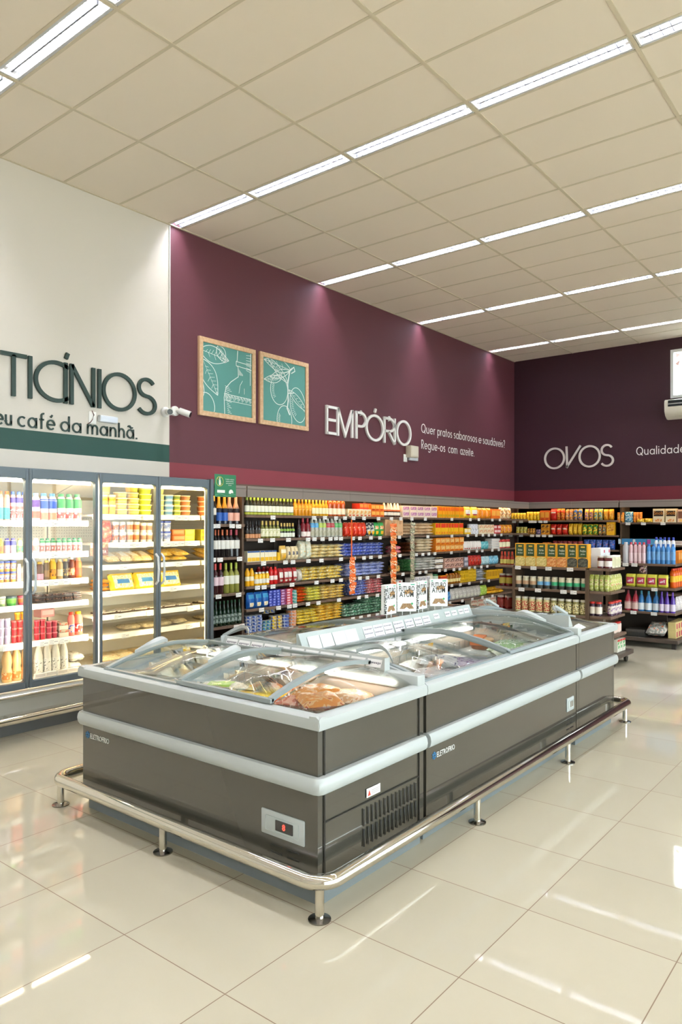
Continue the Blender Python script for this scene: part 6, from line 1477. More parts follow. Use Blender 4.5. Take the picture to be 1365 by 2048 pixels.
    ('y', 5.755, 2.881, 2.98, 1.459, 2, 1, 'bot', 0.12, 0, {'c': 'e8d0dc', 'cap': '5c50b0', 'l': '5c58b0', 's': 'yog', 'r': 0.35, 'lz': (0.55, 0.85)}, 'small_yogurt', 'bottle', 'small purple-topped yogurt bottle', 'on second shelf of dairy fridge', 'small purple-topped yogurt bottle on second shelf of dairy fridge'),
    ('y', 5.755, 2.984, 3.077, 1.459, 2, 1, 'bot', 0.12, 0, {'c': 'b8c890', 'cap': 'e0c070', 'l': '6c9c5c|4c98a8', 's': 'yog', 'r': 0.35, 'lz': (0.1, 0.5)}, 'small_yogurt', 'bottle', 'small green yogurt bottle', 'on second shelf of dairy fridge', 'small green yogurt bottle on second shelf of dairy fridge'),
    ('y', 5.755, 3.12, 3.181, 1.459, 1, 1, 'bot', 0.12, 0, {'c': 'ecc8c8', 'cap': 'e8d0d0', 'l': 'e09088|f0d8d8', 's': 'yog', 'r': 0.35}, 'small_yogurt', 'bottle', 'small pale pink yogurt bottle', 'on second shelf of dairy fridge', 'small pale pink yogurt bottle on second shelf of dairy fridge'),
    ('y', 5.755, 3.181, 3.574, 1.459, 8, 1, 'bot', 0.115, 0, {'c': 'e8d8d4', 'cap': '34945c', 'l': 'b8685c|ece0dc', 's': 'yog', 'r': 0.35, 'lz': (0.1, 0.5), 'l2': '3c9c54', 'l2z': (0.7, 0.86)}, 'small_yogurt', 'bottle', 'small green-topped yogurt bottle', 'on second shelf of dairy fridge', 'small green-topped yogurt bottle on second shelf of dairy fridge'),
    ('y', 5.755, 2.828, 2.98, 1.228, 3, 2, 'tub', 0.085, 0, {'c': 'e09c3c', 'cap': '4c5cb0', 'l': 'e8d0c8|5c64b8'}, 'cream_cheese_tub', 'tub', 'orange and blue tub', 'on third shelf of dairy fridge', 'orange and blue tub on third shelf of dairy fridge'),
    ('y', 5.755, 2.984, 3.068, 1.228, 2, 1, 'bot', 0.14, 0, {'c': 'e4d8cc', 'cap': 'ece8e0', 'l': 'e0b8b0', 's': 'yog', 'r': 0.35}, 'small_yogurt', 'bottle', 'cream bottle', 'on third shelf of dairy fridge', 'cream bottle on third shelf of dairy fridge'),
    ('y', 5.755, 3.155, 3.217, 1.228, 1, 1, 'bot', 0.15, 0, {'c': '5c4038', 'cap': 'd8b048', 'l': 'd88ca0', 's': 'yog', 'r': 0.35, 'lz': (0.02, 0.35)}, 'chocolate_drink', 'bottle', 'brown drink with pink base', 'on third shelf of dairy fridge', 'brown drink with pink base on third shelf of dairy fridge'),
    ('y', 5.755, 3.217, 3.27, 1.228, 1, 1, 'bot', 0.16, 0, {'c': '6c4c28', 'cap': 'e8b82c', 'l': '8c6434', 's': 'yog', 'r': 0.35}, 'chocolate_drink', 'bottle', 'brown drink with yellow cap', 'on third shelf of dairy fridge', 'brown drink with yellow cap on third shelf of dairy fridge'),
    ('y', 5.755, 3.27, 3.334, 1.228, 1, 1, 'bot', 0.17, 0, {'c': 'e0a81c', 'cap': 'e8b428', 'l': 'd88c1c|6c4420', 's': 'yog', 'r': 0.35}, 'chocolate_drink', 'bottle', 'yellow drink bottle', 'on third shelf of dairy fridge', 'yellow drink bottle on third shelf of dairy fridge'),
    ('y', 5.755, 3.334, 3.389, 1.228, 1, 1, 'bot', 0.165, 0, {'c': 'b8935c', 'cap': 'e0c890', 'l': 'd8c4a0', 's': 'yog', 'r': 0.35}, 'chocolate_drink', 'bottle', 'beige drink bottle', 'on third shelf of dairy fridge', 'beige drink bottle on third shelf of dairy fridge'),
    ('y', 5.755, 3.389, 3.445, 1.228, 1, 1, 'bot', 0.165, 0, {'c': '3c2c28', 'cap': 'e0a83c', 'l': '54402c|c89c3c', 's': 'yog', 'r': 0.35}, 'chocolate_drink', 'bottle', 'dark brown drink bottle', 'on third shelf of dairy fridge', 'dark brown drink bottle on third shelf of dairy fridge'),
    ('y', 5.755, 3.445, 3.512, 1.228, 1, 1, 'bot', 0.18, 0, {'c': '6c2c1c', 'cap': 'e8d8c4', 'l': 'e0b48c|b05c2c', 's': 'yog', 'r': 0.35}, 'chocolate_drink', 'bottle', 'red-brown drink bottle with white cap', 'on third shelf of dairy fridge', 'red-brown drink bottle with white cap on third shelf of dairy fridge'),
    ('y', 5.755, 3.512, 3.574, 1.228, 1, 1, 'bot', 0.175, 0, {'c': 'd8641c', 'cap': 'e07c2c', 'l': 'c84a1c', 's': 'yog', 'r': 0.35}, 'carrot_drink', 'bottle', 'orange drink bottle', 'on third shelf of dairy fridge', 'orange drink bottle on third shelf of dairy fridge'),
    ('y', 5.755, 2.828, 2.901, 1.035, 1, 1, 'tub', 0.08, 0, {'c': '8ca46c', 'cap': 'dce0d8', 'l': 'c8c8b0'}, 'dessert_cup', 'cup', 'pale green cup', 'on fourth shelf of dairy fridge', 'pale green cup on fourth shelf of dairy fridge'),
    ('y', 5.755, 2.905, 2.992, 1.035, 1, 1, 'tub', 0.075, 0, {'c': '3c8c3c', 'cap': '4c5c64', 'l': '6cb040'}, 'dessert_cup', 'cup', 'dark-lidded green cup', 'on fourth shelf of dairy fridge', 'dark-lidded green cup on fourth shelf of dairy fridge'),
    ('y', 5.755, 2.996, 3.073, 1.035, 1, 1, 'tub', 0.075, 0, {'c': 'b03c50', 'cap': 'a03044', 'l': 'c8602c'}, 'dessert_cup', 'cup', 'crimson cup', 'on fourth shelf of dairy fridge', 'crimson cup on fourth shelf of dairy fridge'),
    ('y', 5.755, 3.146, 3.56, 1.035, 5, 2, 'tray', 0.035, 0.22, {'c': '3c2c28', 'cap': '7c5c50|3c3034|b89c88'}, 'sliced_meat_pack', 'pack', 'dark sliced meat pack', 'on fourth shelf of dairy fridge', 'dark sliced meat pack on fourth shelf of dairy fridge'),
    ('y', 5.755, 2.828, 2.934, 0.73, 2, 3, 'tub', 0.068, 0, {'c': 'c8b8d0', 'cap': 'dcd0e0'}, 'yogurt_cup', 'cup', 'lilac yogurt cup', 'on fifth shelf of dairy fridge', 'lilac yogurt cup on fifth shelf of dairy fridge'),
    ('y', 5.755, 2.938, 3.077, 0.73, 3, 3, 'tub', 0.06, 0, {'c': 'c8282c', 'cap': 'd8685c'}, 'yogurt_cup', 'cup', 'red yogurt cup', 'on fifth shelf of dairy fridge', 'red yogurt cup on fifth shelf of dairy fridge'),
    ('y', 5.755, 2.967, 3.068, 0.915, 2, 1, 'tub', 0.06, 0, {'c': 'e0801c', 'cap': 'e8b42c'}, 'yogurt_cup', 'cup', 'orange yogurt cup on top', 'on fifth shelf of dairy fridge', 'orange yogurt cup on top on fifth shelf of dairy fridge'),
    ('y', 5.755, 3.133, 3.234, 0.73, 2, 3, 'tub', 0.055, 0, {'c': 'b82434', 'cap': 'd05c64'}, 'yogurt_cup', 'cup', 'cherry yogurt cup', 'on fifth shelf of dairy fridge', 'cherry yogurt cup on fifth shelf of dairy fridge'),
    ('y', 5.755, 3.239, 3.343, 0.73, 2, 3, 'tub', 0.048, 0, {'c': 'b03044', 'cap': 'd87078'}, 'yogurt_cup', 'cup', 'low cherry yogurt cup', 'on fifth shelf of dairy fridge', 'low cherry yogurt cup on fifth shelf of dairy fridge'),
    ('y', 5.855, 3.236, 3.364, 0.9, 1, 1, 'box', 0.07, 0.12, {'c': 'dc9c94', 'l': 'e8c4bc'}, 'dessert_box', 'box', 'pink dessert box on cups', 'on fifth shelf of dairy fridge', 'pink dessert box on cups on fifth shelf of dairy fridge'),
    ('y', 5.755, 3.348, 3.436, 0.73, 1, 2, 'tray', 0.06, 0.14, {'c': 'c8b8a8', 'cap': 'a89c88|c86c58'}, 'fruit_tray', 'tray', 'clear dessert tray', 'on fifth shelf of dairy fridge', 'clear dessert tray on fifth shelf of dairy fridge'),
    ('y', 5.755, 3.44, 3.502, 0.73, 1, 1, 'bot', 0.2, 0, {'c': 'd8786c', 'cap': 'd8341c', 'l': 'e0a8a0|4c60b0', 's': 'yog', 'r': 0.35}, 'yogurt_drink', 'bottle', 'pink yogurt drink with red cap', 'on fifth shelf of dairy fridge', 'pink yogurt drink with red cap on fifth shelf of dairy fridge'),
    ('y', 5.755, 3.502, 3.584, 0.73, 1, 1, 'bot', 0.2, 0, {'c': 'e0806c', 'cap': 'ecb81c', 'l': 'c8342c|e8d8d8', 's': 'yog', 'r': 0.35}, 'yogurt_drink', 'bottle', 'pink yogurt drink with yellow cap', 'on fifth shelf of dairy fridge', 'pink yogurt drink with yellow cap on fifth shelf of dairy fridge'),
    ('y', 5.755, 2.869, 3.034, 0.42, 2, 1, 'bot', 0.28, 0, {'c': 'e0b478', 'cap': 'e0681c', 'l': 'd8843c|e8c890', 's': 'juice', 'lz': (0.08, 0.28), 'r': 0.2}, 'juice_bottle', 'bottle', 'orange-capped juice bottle', 'on deck of dairy fridge', 'orange-capped juice bottle on deck of dairy fridge'),
    ('y', 5.755, 3.034, 3.103, 0.42, 1, 1, 'bot', 0.3, 0, {'c': 'e0b884', 'cap': '4cc4b4', 'l': 'e0a868', 's': 'juice', 'r': 0.2}, 'juice_bottle', 'bottle', 'teal-capped juice bottle', 'on deck of dairy fridge', 'teal-capped juice bottle on deck of dairy fridge'),
    ('y', 5.755, 3.142, 3.293, 0.42, 2, 1, 'bot', 0.29, 0, {'c': 'e4dccc', 'cap': 'e0784c', 'l': 'e8e2d6|e4ded0|4a4848', 's': 'milk', 'lz': (0.12, 0.5), 'r': 0.25, 'sc': 75}, 'milk_bottle', 'bottle', 'orange-capped milk bottle', 'on deck of dairy fridge', 'orange-capped milk bottle on deck of dairy fridge'),
    ('y', 5.755, 3.293, 3.45, 0.42, 2, 1, 'bot', 0.29, 0, {'c': 'e4dccc', 'cap': '5c4c84', 'l': 'e8e2d6|e4ded0|4a4848', 's': 'milk', 'lz': (0.12, 0.5), 'r': 0.25, 'sc': 75}, 'milk_bottle', 'bottle', 'purple-capped milk bottle', 'on deck of dairy fridge', 'purple-capped milk bottle on deck of dairy fridge'),
    ('y', 5.755, 3.456, 3.6, 0.42, 1, 2, 'bag', 0.07, 0.25, {'c': 'dcd8d0|ece8e4|4c4c54', 'sd': 5}, 'cheese_bag', 'bag', 'white and black cheese bag', 'on deck of dairy fridge', 'white and black cheese bag on deck of dairy fridge'),
    ('y', 5.71, 3.104, 3.503, 0.42, 4, 1, 'box', 0.04, 0.02, {'c': 'f2ece4', 'l': 'd8d0c8'}, 'price_holder', 'price card', 'white price holder', 'at front of dairy fridge deck', 'white price holder at front of dairy fridge deck'),
    ('y', 5.755, 3.768, 3.924, 1.783, 2, 2, 'tub', 0.09, 0, {'c': 'e8c02c', 'cap': 'f0e4b0', 'l': 'd89c1c|f0d868'}, 'margarine_tub', 'tub', 'large yellow margarine tub', 'on top shelf of cheese fridge', 'large yellow margarine tub on top shelf of cheese fridge'),
    ('y', 5.755, 3.758, 3.882, 1.968, 1, 1, 'tub', 0.09, 0, {'c': 'ecd888', 'cap': 'f0ecdc', 'l': 'e0c054'}, 'margarine_tub', 'tub', 'large pale tub on top', 'on top shelf of cheese fridge', 'large pale tub on top on top shelf of cheese fridge'),
    ('y', 5.755, 3.929, 4.191, 1.783, 2, 4, 'tub', 0.052, 0, {'c': 'e4b42c', 'cap': 'f0e8c0', 'l': 'd8c078'}, 'margarine_tub', 'tub', 'flat yellow margarine tub', 'on top shelf of cheese fridge', 'flat yellow margarine tub on top shelf of cheese fridge'),
    ('y', 5.755, 4.053, 4.191, 1.998, 1, 1, 'tub', 0.07, 0, {'c': 'e0b83c', 'cap': 'e8dc9c'}, 'margarine_tub', 'tub', 'yellow tub on top', 'on top shelf of cheese fridge', 'yellow tub on top on top shelf of cheese fridge'),
    ('y', 5.755, 4.191, 4.334, 1.783, 1, 6, 'tub', 0.05, 0, {'c': 'c8d43c', 'cap': 'e4ecac', 'l': 'b8c82c'}, 'margarine_tub', 'tub', 'lime margarine tub', 'on top shelf of cheese fridge', 'lime margarine tub on top shelf of cheese fridge'),
    ('y', 5.755, 4.374, 4.475, 1.783, 1, 5, 'tub', 0.05, 0, {'c': 'dcd47c', 'cap': 'ece8b4'}, 'margarine_tub', 'tub', 'pale lime margarine tub', 'on top shelf of cheese fridge', 'pale lime margarine tub on top shelf of cheese fridge'),
    ('y', 5.755, 4.481, 4.584, 1.783, 1, 4, 'tub', 0.05, 0, {'c': 'a8c0d4', 'cap': 'e8e8e4', 'l': '6c98c4'}, 'margarine_tub', 'tub', 'white and blue tub', 'on top shelf of cheese fridge', 'white and blue tub on top shelf of cheese fridge'),
    ('y', 5.755, 4.584, 4.671, 1.783, 1, 4, 'tub', 0.05, 0, {'c': 'dcc42c', 'cap': 'ece4b8', 'l': '8c9c3c'}, 'margarine_tub', 'tub', 'yellow and green tub', 'on top shelf of cheese fridge', 'yellow and green tub on top shelf of cheese fridge'),
    ('y', 5.755, 4.671, 4.811, 1.783, 1, 4, 'tub', 0.05, 0, {'c': 'd0884c', 'cap': 'ecdcc4', 'l': 'c0703c'}, 'margarine_tub', 'tub', 'orange-brown tub', 'on top shelf of cheese fridge', 'orange-brown tub on top shelf of cheese fridge'),
    ('y', 5.755, 3.758, 3.877, 1.528, 1, 1, 'pouch', 0.2, 0.1, {'c': 'd83c2c|e87c5c|f0c8b0'}, 'sausage_bag', 'bag', 'red sausage bag', 'on second shelf of cheese fridge', 'red sausage bag on second shelf of cheese fridge'),
    ('y', 5.755, 3.882, 4.031, 1.528, 2, 2, 'tub', 0.095, 0, {'c': 'd8d0d0', 'cap': 'f0ece4', 'l': 'c86c4c|8cb0c8'}, 'cream_cheese_pot', 'pot', 'orange and blue cheese pot', 'on second shelf of cheese fridge', 'orange and blue cheese pot on second shelf of cheese fridge'),
    ('y', 5.755, 4.036, 4.18, 1.528, 2, 2, 'tub', 0.095, 0, {'c': 'dcd0c4', 'cap': 'f0ece4', 'l': 'e0844c'}, 'cream_cheese_pot', 'pot', 'orange-banded cheese pot', 'on second shelf of cheese fridge', 'orange-banded cheese pot on second shelf of cheese fridge'),
    ('y', 5.755, 4.185, 4.328, 1.528, 2, 2, 'tub', 0.09, 0, {'c': 'd8d0cc', 'cap': 'e8e4e0', 'l': 'a87c68'}, 'cream_cheese_pot', 'pot', 'brown-banded cheese pot', 'on second shelf of cheese fridge', 'brown-banded cheese pot on second shelf of cheese fridge'),
    ('y', 5.755, 4.374, 4.548, 1.528, 2, 2, 'tub', 0.1, 0, {'c': 'dcdce4', 'cap': '5c6cb8', 'l': '8c98c8|e8e4e0'}, 'cream_cheese_pot', 'pot', 'blue-lidded cheese pot', 'on second shelf of cheese fridge', 'blue-lidded cheese pot on second shelf of cheese fridge'),
    ('y', 5.755, 4.548, 4.702, 1.528, 1, 2, 'box', 0.058, 0.12, {'c': 'e0742c', 'l': 'e8a060'}, 'butter_box', 'box', 'orange butter box', 'on second shelf of cheese fridge', 'orange butter box on second shelf of cheese fridge'),
    ('y', 5.755, 4.702, 4.828, 1.528, 1, 2, 'box', 0.058, 0.12, {'c': 'd8c82c', 'l': 'e8a040', 'l2': '9cb424'}, 'butter_box', 'box', 'yellow-green butter box', 'on second shelf of cheese fridge', 'yellow-green butter box on second shelf of cheese fridge'),
    ('y', 5.755, 3.84, 4.334, 1.328, 4, 1, 'bag', 0.06, 0.24, {'c': 'd8bc8c|ead9b4|c49c6c', 'l': 'efe9e0', 'rx': 0.3}, 'cheese_pack', 'pack', 'beige cheese pack with white label', 'on third shelf of cheese fridge', 'beige cheese pack with white label on third shelf of cheese fridge'),
    ('y', 5.755, 4.374, 4.761, 1.328, 2, 2, 'bag', 0.045, 0.24, {'c': 'e0b448|ecd080|d09c3c', 'rx': 0.2}, 'cheese_pack', 'pack', 'yellow cheese pack', 'on third shelf of cheese fridge', 'yellow cheese pack on third shelf of cheese fridge'),
    ('y', 5.755, 3.861, 4.681, 1.09, 3, 1, 'pouch', 0.17, 0.07, {'c': 'ecc428', 'l': 'e8d8a0|f0e8d0|e0a848', 'l2': '3a7cb8', 'lj': (1, 7), 'l2j': (3, 5), 'rx': -0.35}, 'cheese_bread_bag', 'bag', 'yellow cheese bread bag with blue badge', 'on fourth shelf of cheese fridge', 'yellow cheese bread bag with blue badge on fourth shelf of cheese fridge'),
    ('y', 5.755, 3.758, 3.861, 1.09, 1, 3, 'bag', 0.035, 0.22, {'c': 'd88c2c|e8b45c'}, 'cheese_slice_pack', 'pack', 'orange slice pack', 'on fourth shelf of cheese fridge', 'orange slice pack on fourth shelf of cheese fridge'),
    ('y', 5.755, 3.768, 4.785, 0.88, 6, 1, 'tray', 0.022, 0.18, {'c': '4c3828', 'cap': 'd8ccbc|ece4d8|6c4c38', 'jr': 0.25, 'gap': 1.0}, 'salami_pack', 'pack', 'flat salami pack', 'on fifth shelf of cheese fridge', 'flat salami pack on fifth shelf of cheese fridge'),
    ('y', 5.755, 4.015, 4.766, 0.702, 4, 1, 'bag', 0.05, 0.22, {'c': 'a89c84|c4b89c|8c8474', 'jr': 0.2}, 'cheese_pack', 'pack', 'greyish cheese pack', 'on sixth shelf of cheese fridge', 'greyish cheese pack on sixth shelf of cheese fridge'),
    ('y', 5.755, 3.758, 4.755, 0.43, 5, 1, 'bag', 0.07, 0.3, {'c': 'e0c89c|eadcb8|c89c54', 'jr': 0.2}, 'cheese_bag', 'bag', 'cream cheese bag', 'on deck of cheese fridge', 'cream cheese bag on deck of cheese fridge'),
]
TAGS = [
    ('y', 6.0, 1.805, [6.188, 6.925, 7.139, 7.362, 7.551, 7.734, 7.969, 8.307, 8.626, 8.869, 9.162, 9.539, 10.342, 10.958, 11.258, 11.759, 12.051], 'on the lip of the top wall shelf'),
    ('y', 6.0, 1.535, [5.982, 6.18, 6.455, 6.811, 6.934, 7.09, 7.25, 7.362, 7.466, 7.723, 7.878, 8.13, 8.343, 8.83, 9.149, 9.611, 10.342, 10.872, 11.168, 11.403, 11.626, 11.855, 12.11], 'on the lip of the second wall shelf'),
    ('y', 6.0, 1.265, [6.03, 6.403, 6.535, 6.82, 7.07, 7.466, 7.745, 7.969, 8.13, 8.343, 8.843, 9.286, 9.468, 9.64, 9.817, 10.326, 10.906, 11.186, 11.385, 11.759, 12.011], 'on the lip of the third wall shelf'),
    ('y', 6.0, 0.99, [5.933, 6.039, 6.188, 6.518, 6.973, 7.29, 7.466, 7.878, 8.049, 8.307, 8.922, 9.189, 9.383, 9.554, 9.952, 10.137, 10.406, 10.602, 10.923, 11.115, 11.348, 11.569], 'on the lip of the fourth wall shelf'),
    ('y', 6.0, 0.73, [5.998, 6.282, 6.473, 6.571, 6.811, 7.012, 7.424, 7.856, 8.026, 8.283, 8.843, 9.272, 9.482, 10.152, 10.342, 10.619, 10.923, 11.348, 11.626], 'on the lip of the fifth wall shelf'),
    ('y', 6.0, 0.455, [5.957, 6.113, 6.264, 6.5, 6.896, 7.362, 7.723, 7.901, 8.083, 8.283, 10.278, 10.685, 11.027, 11.385, 11.759], 'on the lip of the sixth wall shelf'),
    ('y', 6.0, 1.7, [5.249, 5.327, 5.539, 5.637], 'on the lip of top wine shelf'),
    ('y', 6.0, 1.335, [5.263, 5.363, 5.652], 'on the lip of second wine shelf'),
    ('y', 6.0, 0.935, [5.341, 5.637], 'on the lip of third wine shelf'),
    ('y', 6.0, 0.58, [5.606, 5.69], 'on the lip of fourth wine shelf'),
    ('x', 13.3, 1.775, [6.311, 6.163, 5.966, 5.884, 5.762, 5.662], 'on the lip of top end-wall shelf'),
    ('x', 13.3, 1.505, [6.385, 6.163, 5.935, 5.813, 5.692, 5.562], 'on the lip of second end-wall shelf'),
    ('x', 13.3, 1.735, [4.124, 3.859, 3.534], 'on the lip of top end-wall shelf past post'),
    ('x', 8.75, 1.165, [4.096, 3.885, 3.686, 3.409], 'on the lip of top shelf of beans rack'),
    ('x', 8.75, 0.885, [4.048, 3.824, 3.492, 3.365], 'on the lip of second shelf of beans rack'),
    ('x', 8.75, 0.585, [3.784, 3.378], 'on the lip of third shelf of beans rack'),
    ('x', 10.5, 1.155, [3.29, 3.168], 'on the lip of top shelf of bottle rack'),
    ('x', 10.5, 0.825, [2.901], 'on the lip of second shelf of bottle rack'),
    ('x', 10.5, 0.49, [3.181, 2.908], 'on the lip of third shelf of bottle rack'),
    ('x', 10.5, 0.13, [3.12], 'on the lip of fourth shelf of bottle rack'),
    ('y', 5.728, 1.724, [2.877, 2.959, 3.026, 3.181, 3.27, 3.361, 3.464, 3.55], 'on the lip of top shelf of dairy fridge'),
    ('y', 5.728, 1.459, [2.877, 2.959, 3.026, 3.181, 3.27, 3.361, 3.464, 3.55], 'on the lip of second shelf of dairy fridge'),
    ('y', 5.728, 1.228, [2.877, 2.959, 3.026, 3.181, 3.27, 3.361, 3.464, 3.55], 'on the lip of third shelf of dairy fridge'),
    ('y', 5.728, 0.73, [2.877, 2.959, 3.026, 3.181, 3.27, 3.361, 3.464, 3.55], 'on the lip of fifth shelf of dairy fridge'),
    ('y', 5.728, 1.783, [3.804, 3.892, 4.124, 4.18, 4.265, 4.572, 4.652, 4.747], 'on the lip of top shelf of cheese fridge'),
    ('y', 5.728, 1.528, [3.934, 4.015, 4.085, 4.163, 4.439, 4.529, 4.609, 4.696, 4.772], 'on the lip of second shelf of cheese fridge'),
    ('y', 5.728, 1.328, [3.95, 4.59], 'on the lip of third shelf of cheese fridge'),
    ('y', 5.728, 1.09, [3.789, 4.517], 'on the lip of fourth shelf of cheese fridge'),
    ('y', 5.728, 0.88, [3.892, 4.247, 4.728], 'on the lip of fifth shelf of cheese fridge'),
    ('y', 5.728, 0.702, [3.972, 4.721], 'on the lip of sixth shelf of cheese fridge'),
]
FREEZER_GOODS = [
    ('bag', 0.24, 0.07, 0.3, {'c': 'dccbb4|ece4d4|b8a48c', 'l': 'a8d028'}, (2.936, 3.072, 0.699), 0.5, 'vegetable_bag', 'bag', 'white and lime green frozen bag under the end freezer glass'),
    ('bag', 0.14, 0.05, 0.22, {'c': '5cb820|d8e8a8|2c80d0'}, (2.965, 3.077, 0.699), 1.9, 'vegetable_bag', 'bag', 'bright green frozen bag under the end freezer glass'),
    ('bag', 0.2, 0.06, 0.24, {'c': 'd84a28|e88a50|c03020'}, (2.873, 2.848, 0.699), 0.9, 'nugget_bag', 'bag', 'orange-red frozen bag under the end freezer glass'),
    ('bag', 0.2, 0.06, 0.26, {'c': 'f0c400|e8a800|f4dc30'}, (2.939, 2.754, 0.735), 1.1, 'fries_bag', 'bag', 'yellow frozen bag under the end freezer glass'),
    ('bag', 0.14, 0.05, 0.2, {'c': 'e0843c|e8c08c|c8442c'}, (3.128, 2.974, 0.699), 0.3, 'nugget_bag', 'bag', 'small orange frozen bag under the end freezer glass'),
    ('bag', 0.22, 0.05, 0.24, {'c': 'b8a890|7c94a8|d0b8a0'}, (2.857, 3.448, 0.699), 0.2, 'fish_bag', 'bag', 'pale frozen bag near the fridge end under the end freezer glass'),
    ('bag', 0.26, 0.08, 0.34, {'c': 'e09c80|c8603c|ecc8b0'}, (3.034, 2.472, 0.699), 0.4, 'shrimp_bag', 'bag', 'pinkish frozen shrimp bag under the end freezer glass'),
    ('bag', 0.22, 0.07, 0.3, {'c': 'e08c30|ecc09c|c85c28'}, (3.166, 2.565, 0.735), 1.3, 'shrimp_bag', 'bag', 'orange frozen shrimp bag under the end freezer glass'),
    ('bag', 0.22, 0.07, 0.26, {'c': 'e08830|e8b888|c04c24'}, (2.829, 2.366, 0.735), -0.6, 'fish_bag', 'bag', 'clear bag of orange fillets under the end freezer glass'),
    ('bag', 0.2, 0.06, 0.24, {'c': 'e49848|f0c8a0|d06828'}, (3.133, 2.32, 0.699), 0.9, 'fish_bag', 'bag', 'clear bag of peach fillets under the end freezer glass'),
    ('tray', 0.07, 0.02, 0.1, {'c': '2f7cac', 'cap': '3c90c0'}, (3.093, 2.404, 0.735), 0.4, 'fish_label_card', 'card', 'small blue card lying on the fish bags under the end freezer glass'),
    ('bag', 0.22, 0.06, 0.24, {'c': 'e0a878|ecccb0|d08858'}, (3.086, 2.291, 0.735), 0.1, 'fish_bag', 'bag', 'sandy frozen bag by the aisle side under the end freezer glass'),
    ('bag', 0.22, 0.07, 0.3, {'c': 'e4d0c8|f0ece8|d87c6c', 'sd': 2}, (4.007, 2.284, 0.699), 0.2, 'bread_bag', 'bag', 'white and pink frozen bag under the long freezer glass'),
    ('bag', 0.22, 0.07, 0.3, {'c': 'e8e4e0|f0ece8|c8bcb4', 'sd': 3}, (4.362, 2.587, 0.699), 1.1, 'bread_bag', 'bag', 'plain white frozen bag under the long freezer glass'),
    ('bag', 0.22, 0.07, 0.3, {'c': 'e8e4e8|dcd8e0|4c3c7c', 'sd': 4}, (4.313, 2.421, 0.735), 0.5, 'bread_bag', 'bag', 'white and purple frozen bag under the long freezer glass'),
    ('bag', 0.22, 0.07, 0.3, {'c': 'dcd8d4|8c8890|f0ece8', 'sd': 5}, (4.264, 2.359, 0.699), 1.4, 'bread_bag', 'bag', 'white and grey frozen bag under the long freezer glass'),
    ('bag', 0.22, 0.07, 0.3, {'c': 'd8d4d8|b4c850|6c94c0', 'sd': 6}, (4.345, 2.257, 0.699), 0.2, 'bread_bag', 'bag', 'white, green and blue frozen bag under the long freezer glass'),
    ('bag', 0.22, 0.07, 0.3, {'c': 'c8b8d0|8c6ca0|e8dce0', 'sd': 7}, (4.453, 2.241, 0.735), 0.9, 'bread_bag', 'bag', 'lilac frozen bag under the long freezer glass'),
    ('bag', 0.22, 0.07, 0.3, {'c': 'e8dcdc|f0e8e8|5c4c88', 'sd': 8}, (3.831, 2.188, 0.735), -0.3, 'bread_bag', 'bag', 'white and violet frozen bag under the long freezer glass'),
    ('bag', 0.08, 0.06, 0.1, {'c': 'b83c34|d86c5c'}, (4.008, 2.484, 0.699), 0.5, 'meat_bag', 'bag', 'small red frozen bag under the long freezer glass'),
    ('tray', 0.2, 0.05, 0.14, {'c': '4c4038', 'cap': 'ece4d8'}, (4.583, 2.609, 0.699), 0.15, 'lasagna_tray', 'tray', 'dark tray with white film, nearer the end freezer, under the long freezer glass'),
    ('tray', 0.2, 0.05, 0.15, {'c': '3c3834', 'cap': 'd8ccb8'}, (4.661, 2.461, 0.699), 0.0, 'lasagna_tray', 'tray', 'dark tray with tan film under the long freezer glass'),
    ('bag', 0.16, 0.05, 0.26, {'c': 'e0a840|ecc878|d08c2c'}, (4.511, 2.3, 0.699), -0.9, 'fries_bag', 'bag', 'yellow frozen bag under the long freezer glass'),
    ('bag', 0.24, 0.07, 0.3, {'c': 'b8c4a0|dce0d0|8caa74', 'sd': 4}, (5.221, 2.371, 0.699), 0.3, 'vegetable_bag', 'bag', 'pale green frozen vegetable bag under the long freezer glass'),
    ('bag', 0.24, 0.07, 0.3, {'c': '98b888|d8dcd0|5c8c54', 'sd': 5}, (5.332, 2.4, 0.735), 1.2, 'vegetable_bag', 'bag', 'leafy green frozen vegetable bag under the long freezer glass'),
    ('bag', 0.24, 0.07, 0.3, {'c': 'c8ccb8|e4e4dc|94a884', 'sd': 6}, (5.104, 2.257, 0.699), 0.7, 'vegetable_bag', 'bag', 'whitish green frozen vegetable bag under the long freezer glass'),
    ('bag', 0.24, 0.07, 0.3, {'c': 'dcd8cc|b8bca8|ece8e0', 'sd': 7}, (5.256, 2.203, 0.735), 0.1, 'vegetable_bag', 'bag', 'grey-green green frozen vegetable bag under the long freezer glass'),
    ('tub', 0.2, 0.08, 0.2, {'c': 'b06c40', 'cap': 'dcb490'}, (5.275, 2.685, 0.699), 0, 'pie_tub', 'tub', 'round tan pie tub under the long freezer glass'),
    ('box', 0.2, 0.06, 0.1, {'c': 'd8743c', 'l': 'e8b48c'}, (5.279, 2.76, 0.735), 0.3, 'frozen_box', 'box', 'orange frozen box under the long freezer glass'),
    ('tray', 0.3, 0.03, 0.2, {'c': 'ecece8', 'cap': 'f4f4f2'}, (5.228, 2.312, 0.735), 0.2, 'paper_sheet', 'tray', 'white lined tray under the long freezer glass'),
    ('tray', 0.34, 0.03, 0.22, {'c': 'ecece8', 'cap': 'f4f4f2'}, (6.106, 2.323, 0.699), 0.5, 'white_tray', 'tray', 'white tray in the far end freezer'),
    ('box', 0.3, 0.03, 0.1, {'c': 'c8a878', 'l': 'd8bc90'}, (6.14, 2.615, 0.699), 0.7, 'cardboard_piece', 'cardboard', 'tan cardboard piece in the far end freezer'),
]

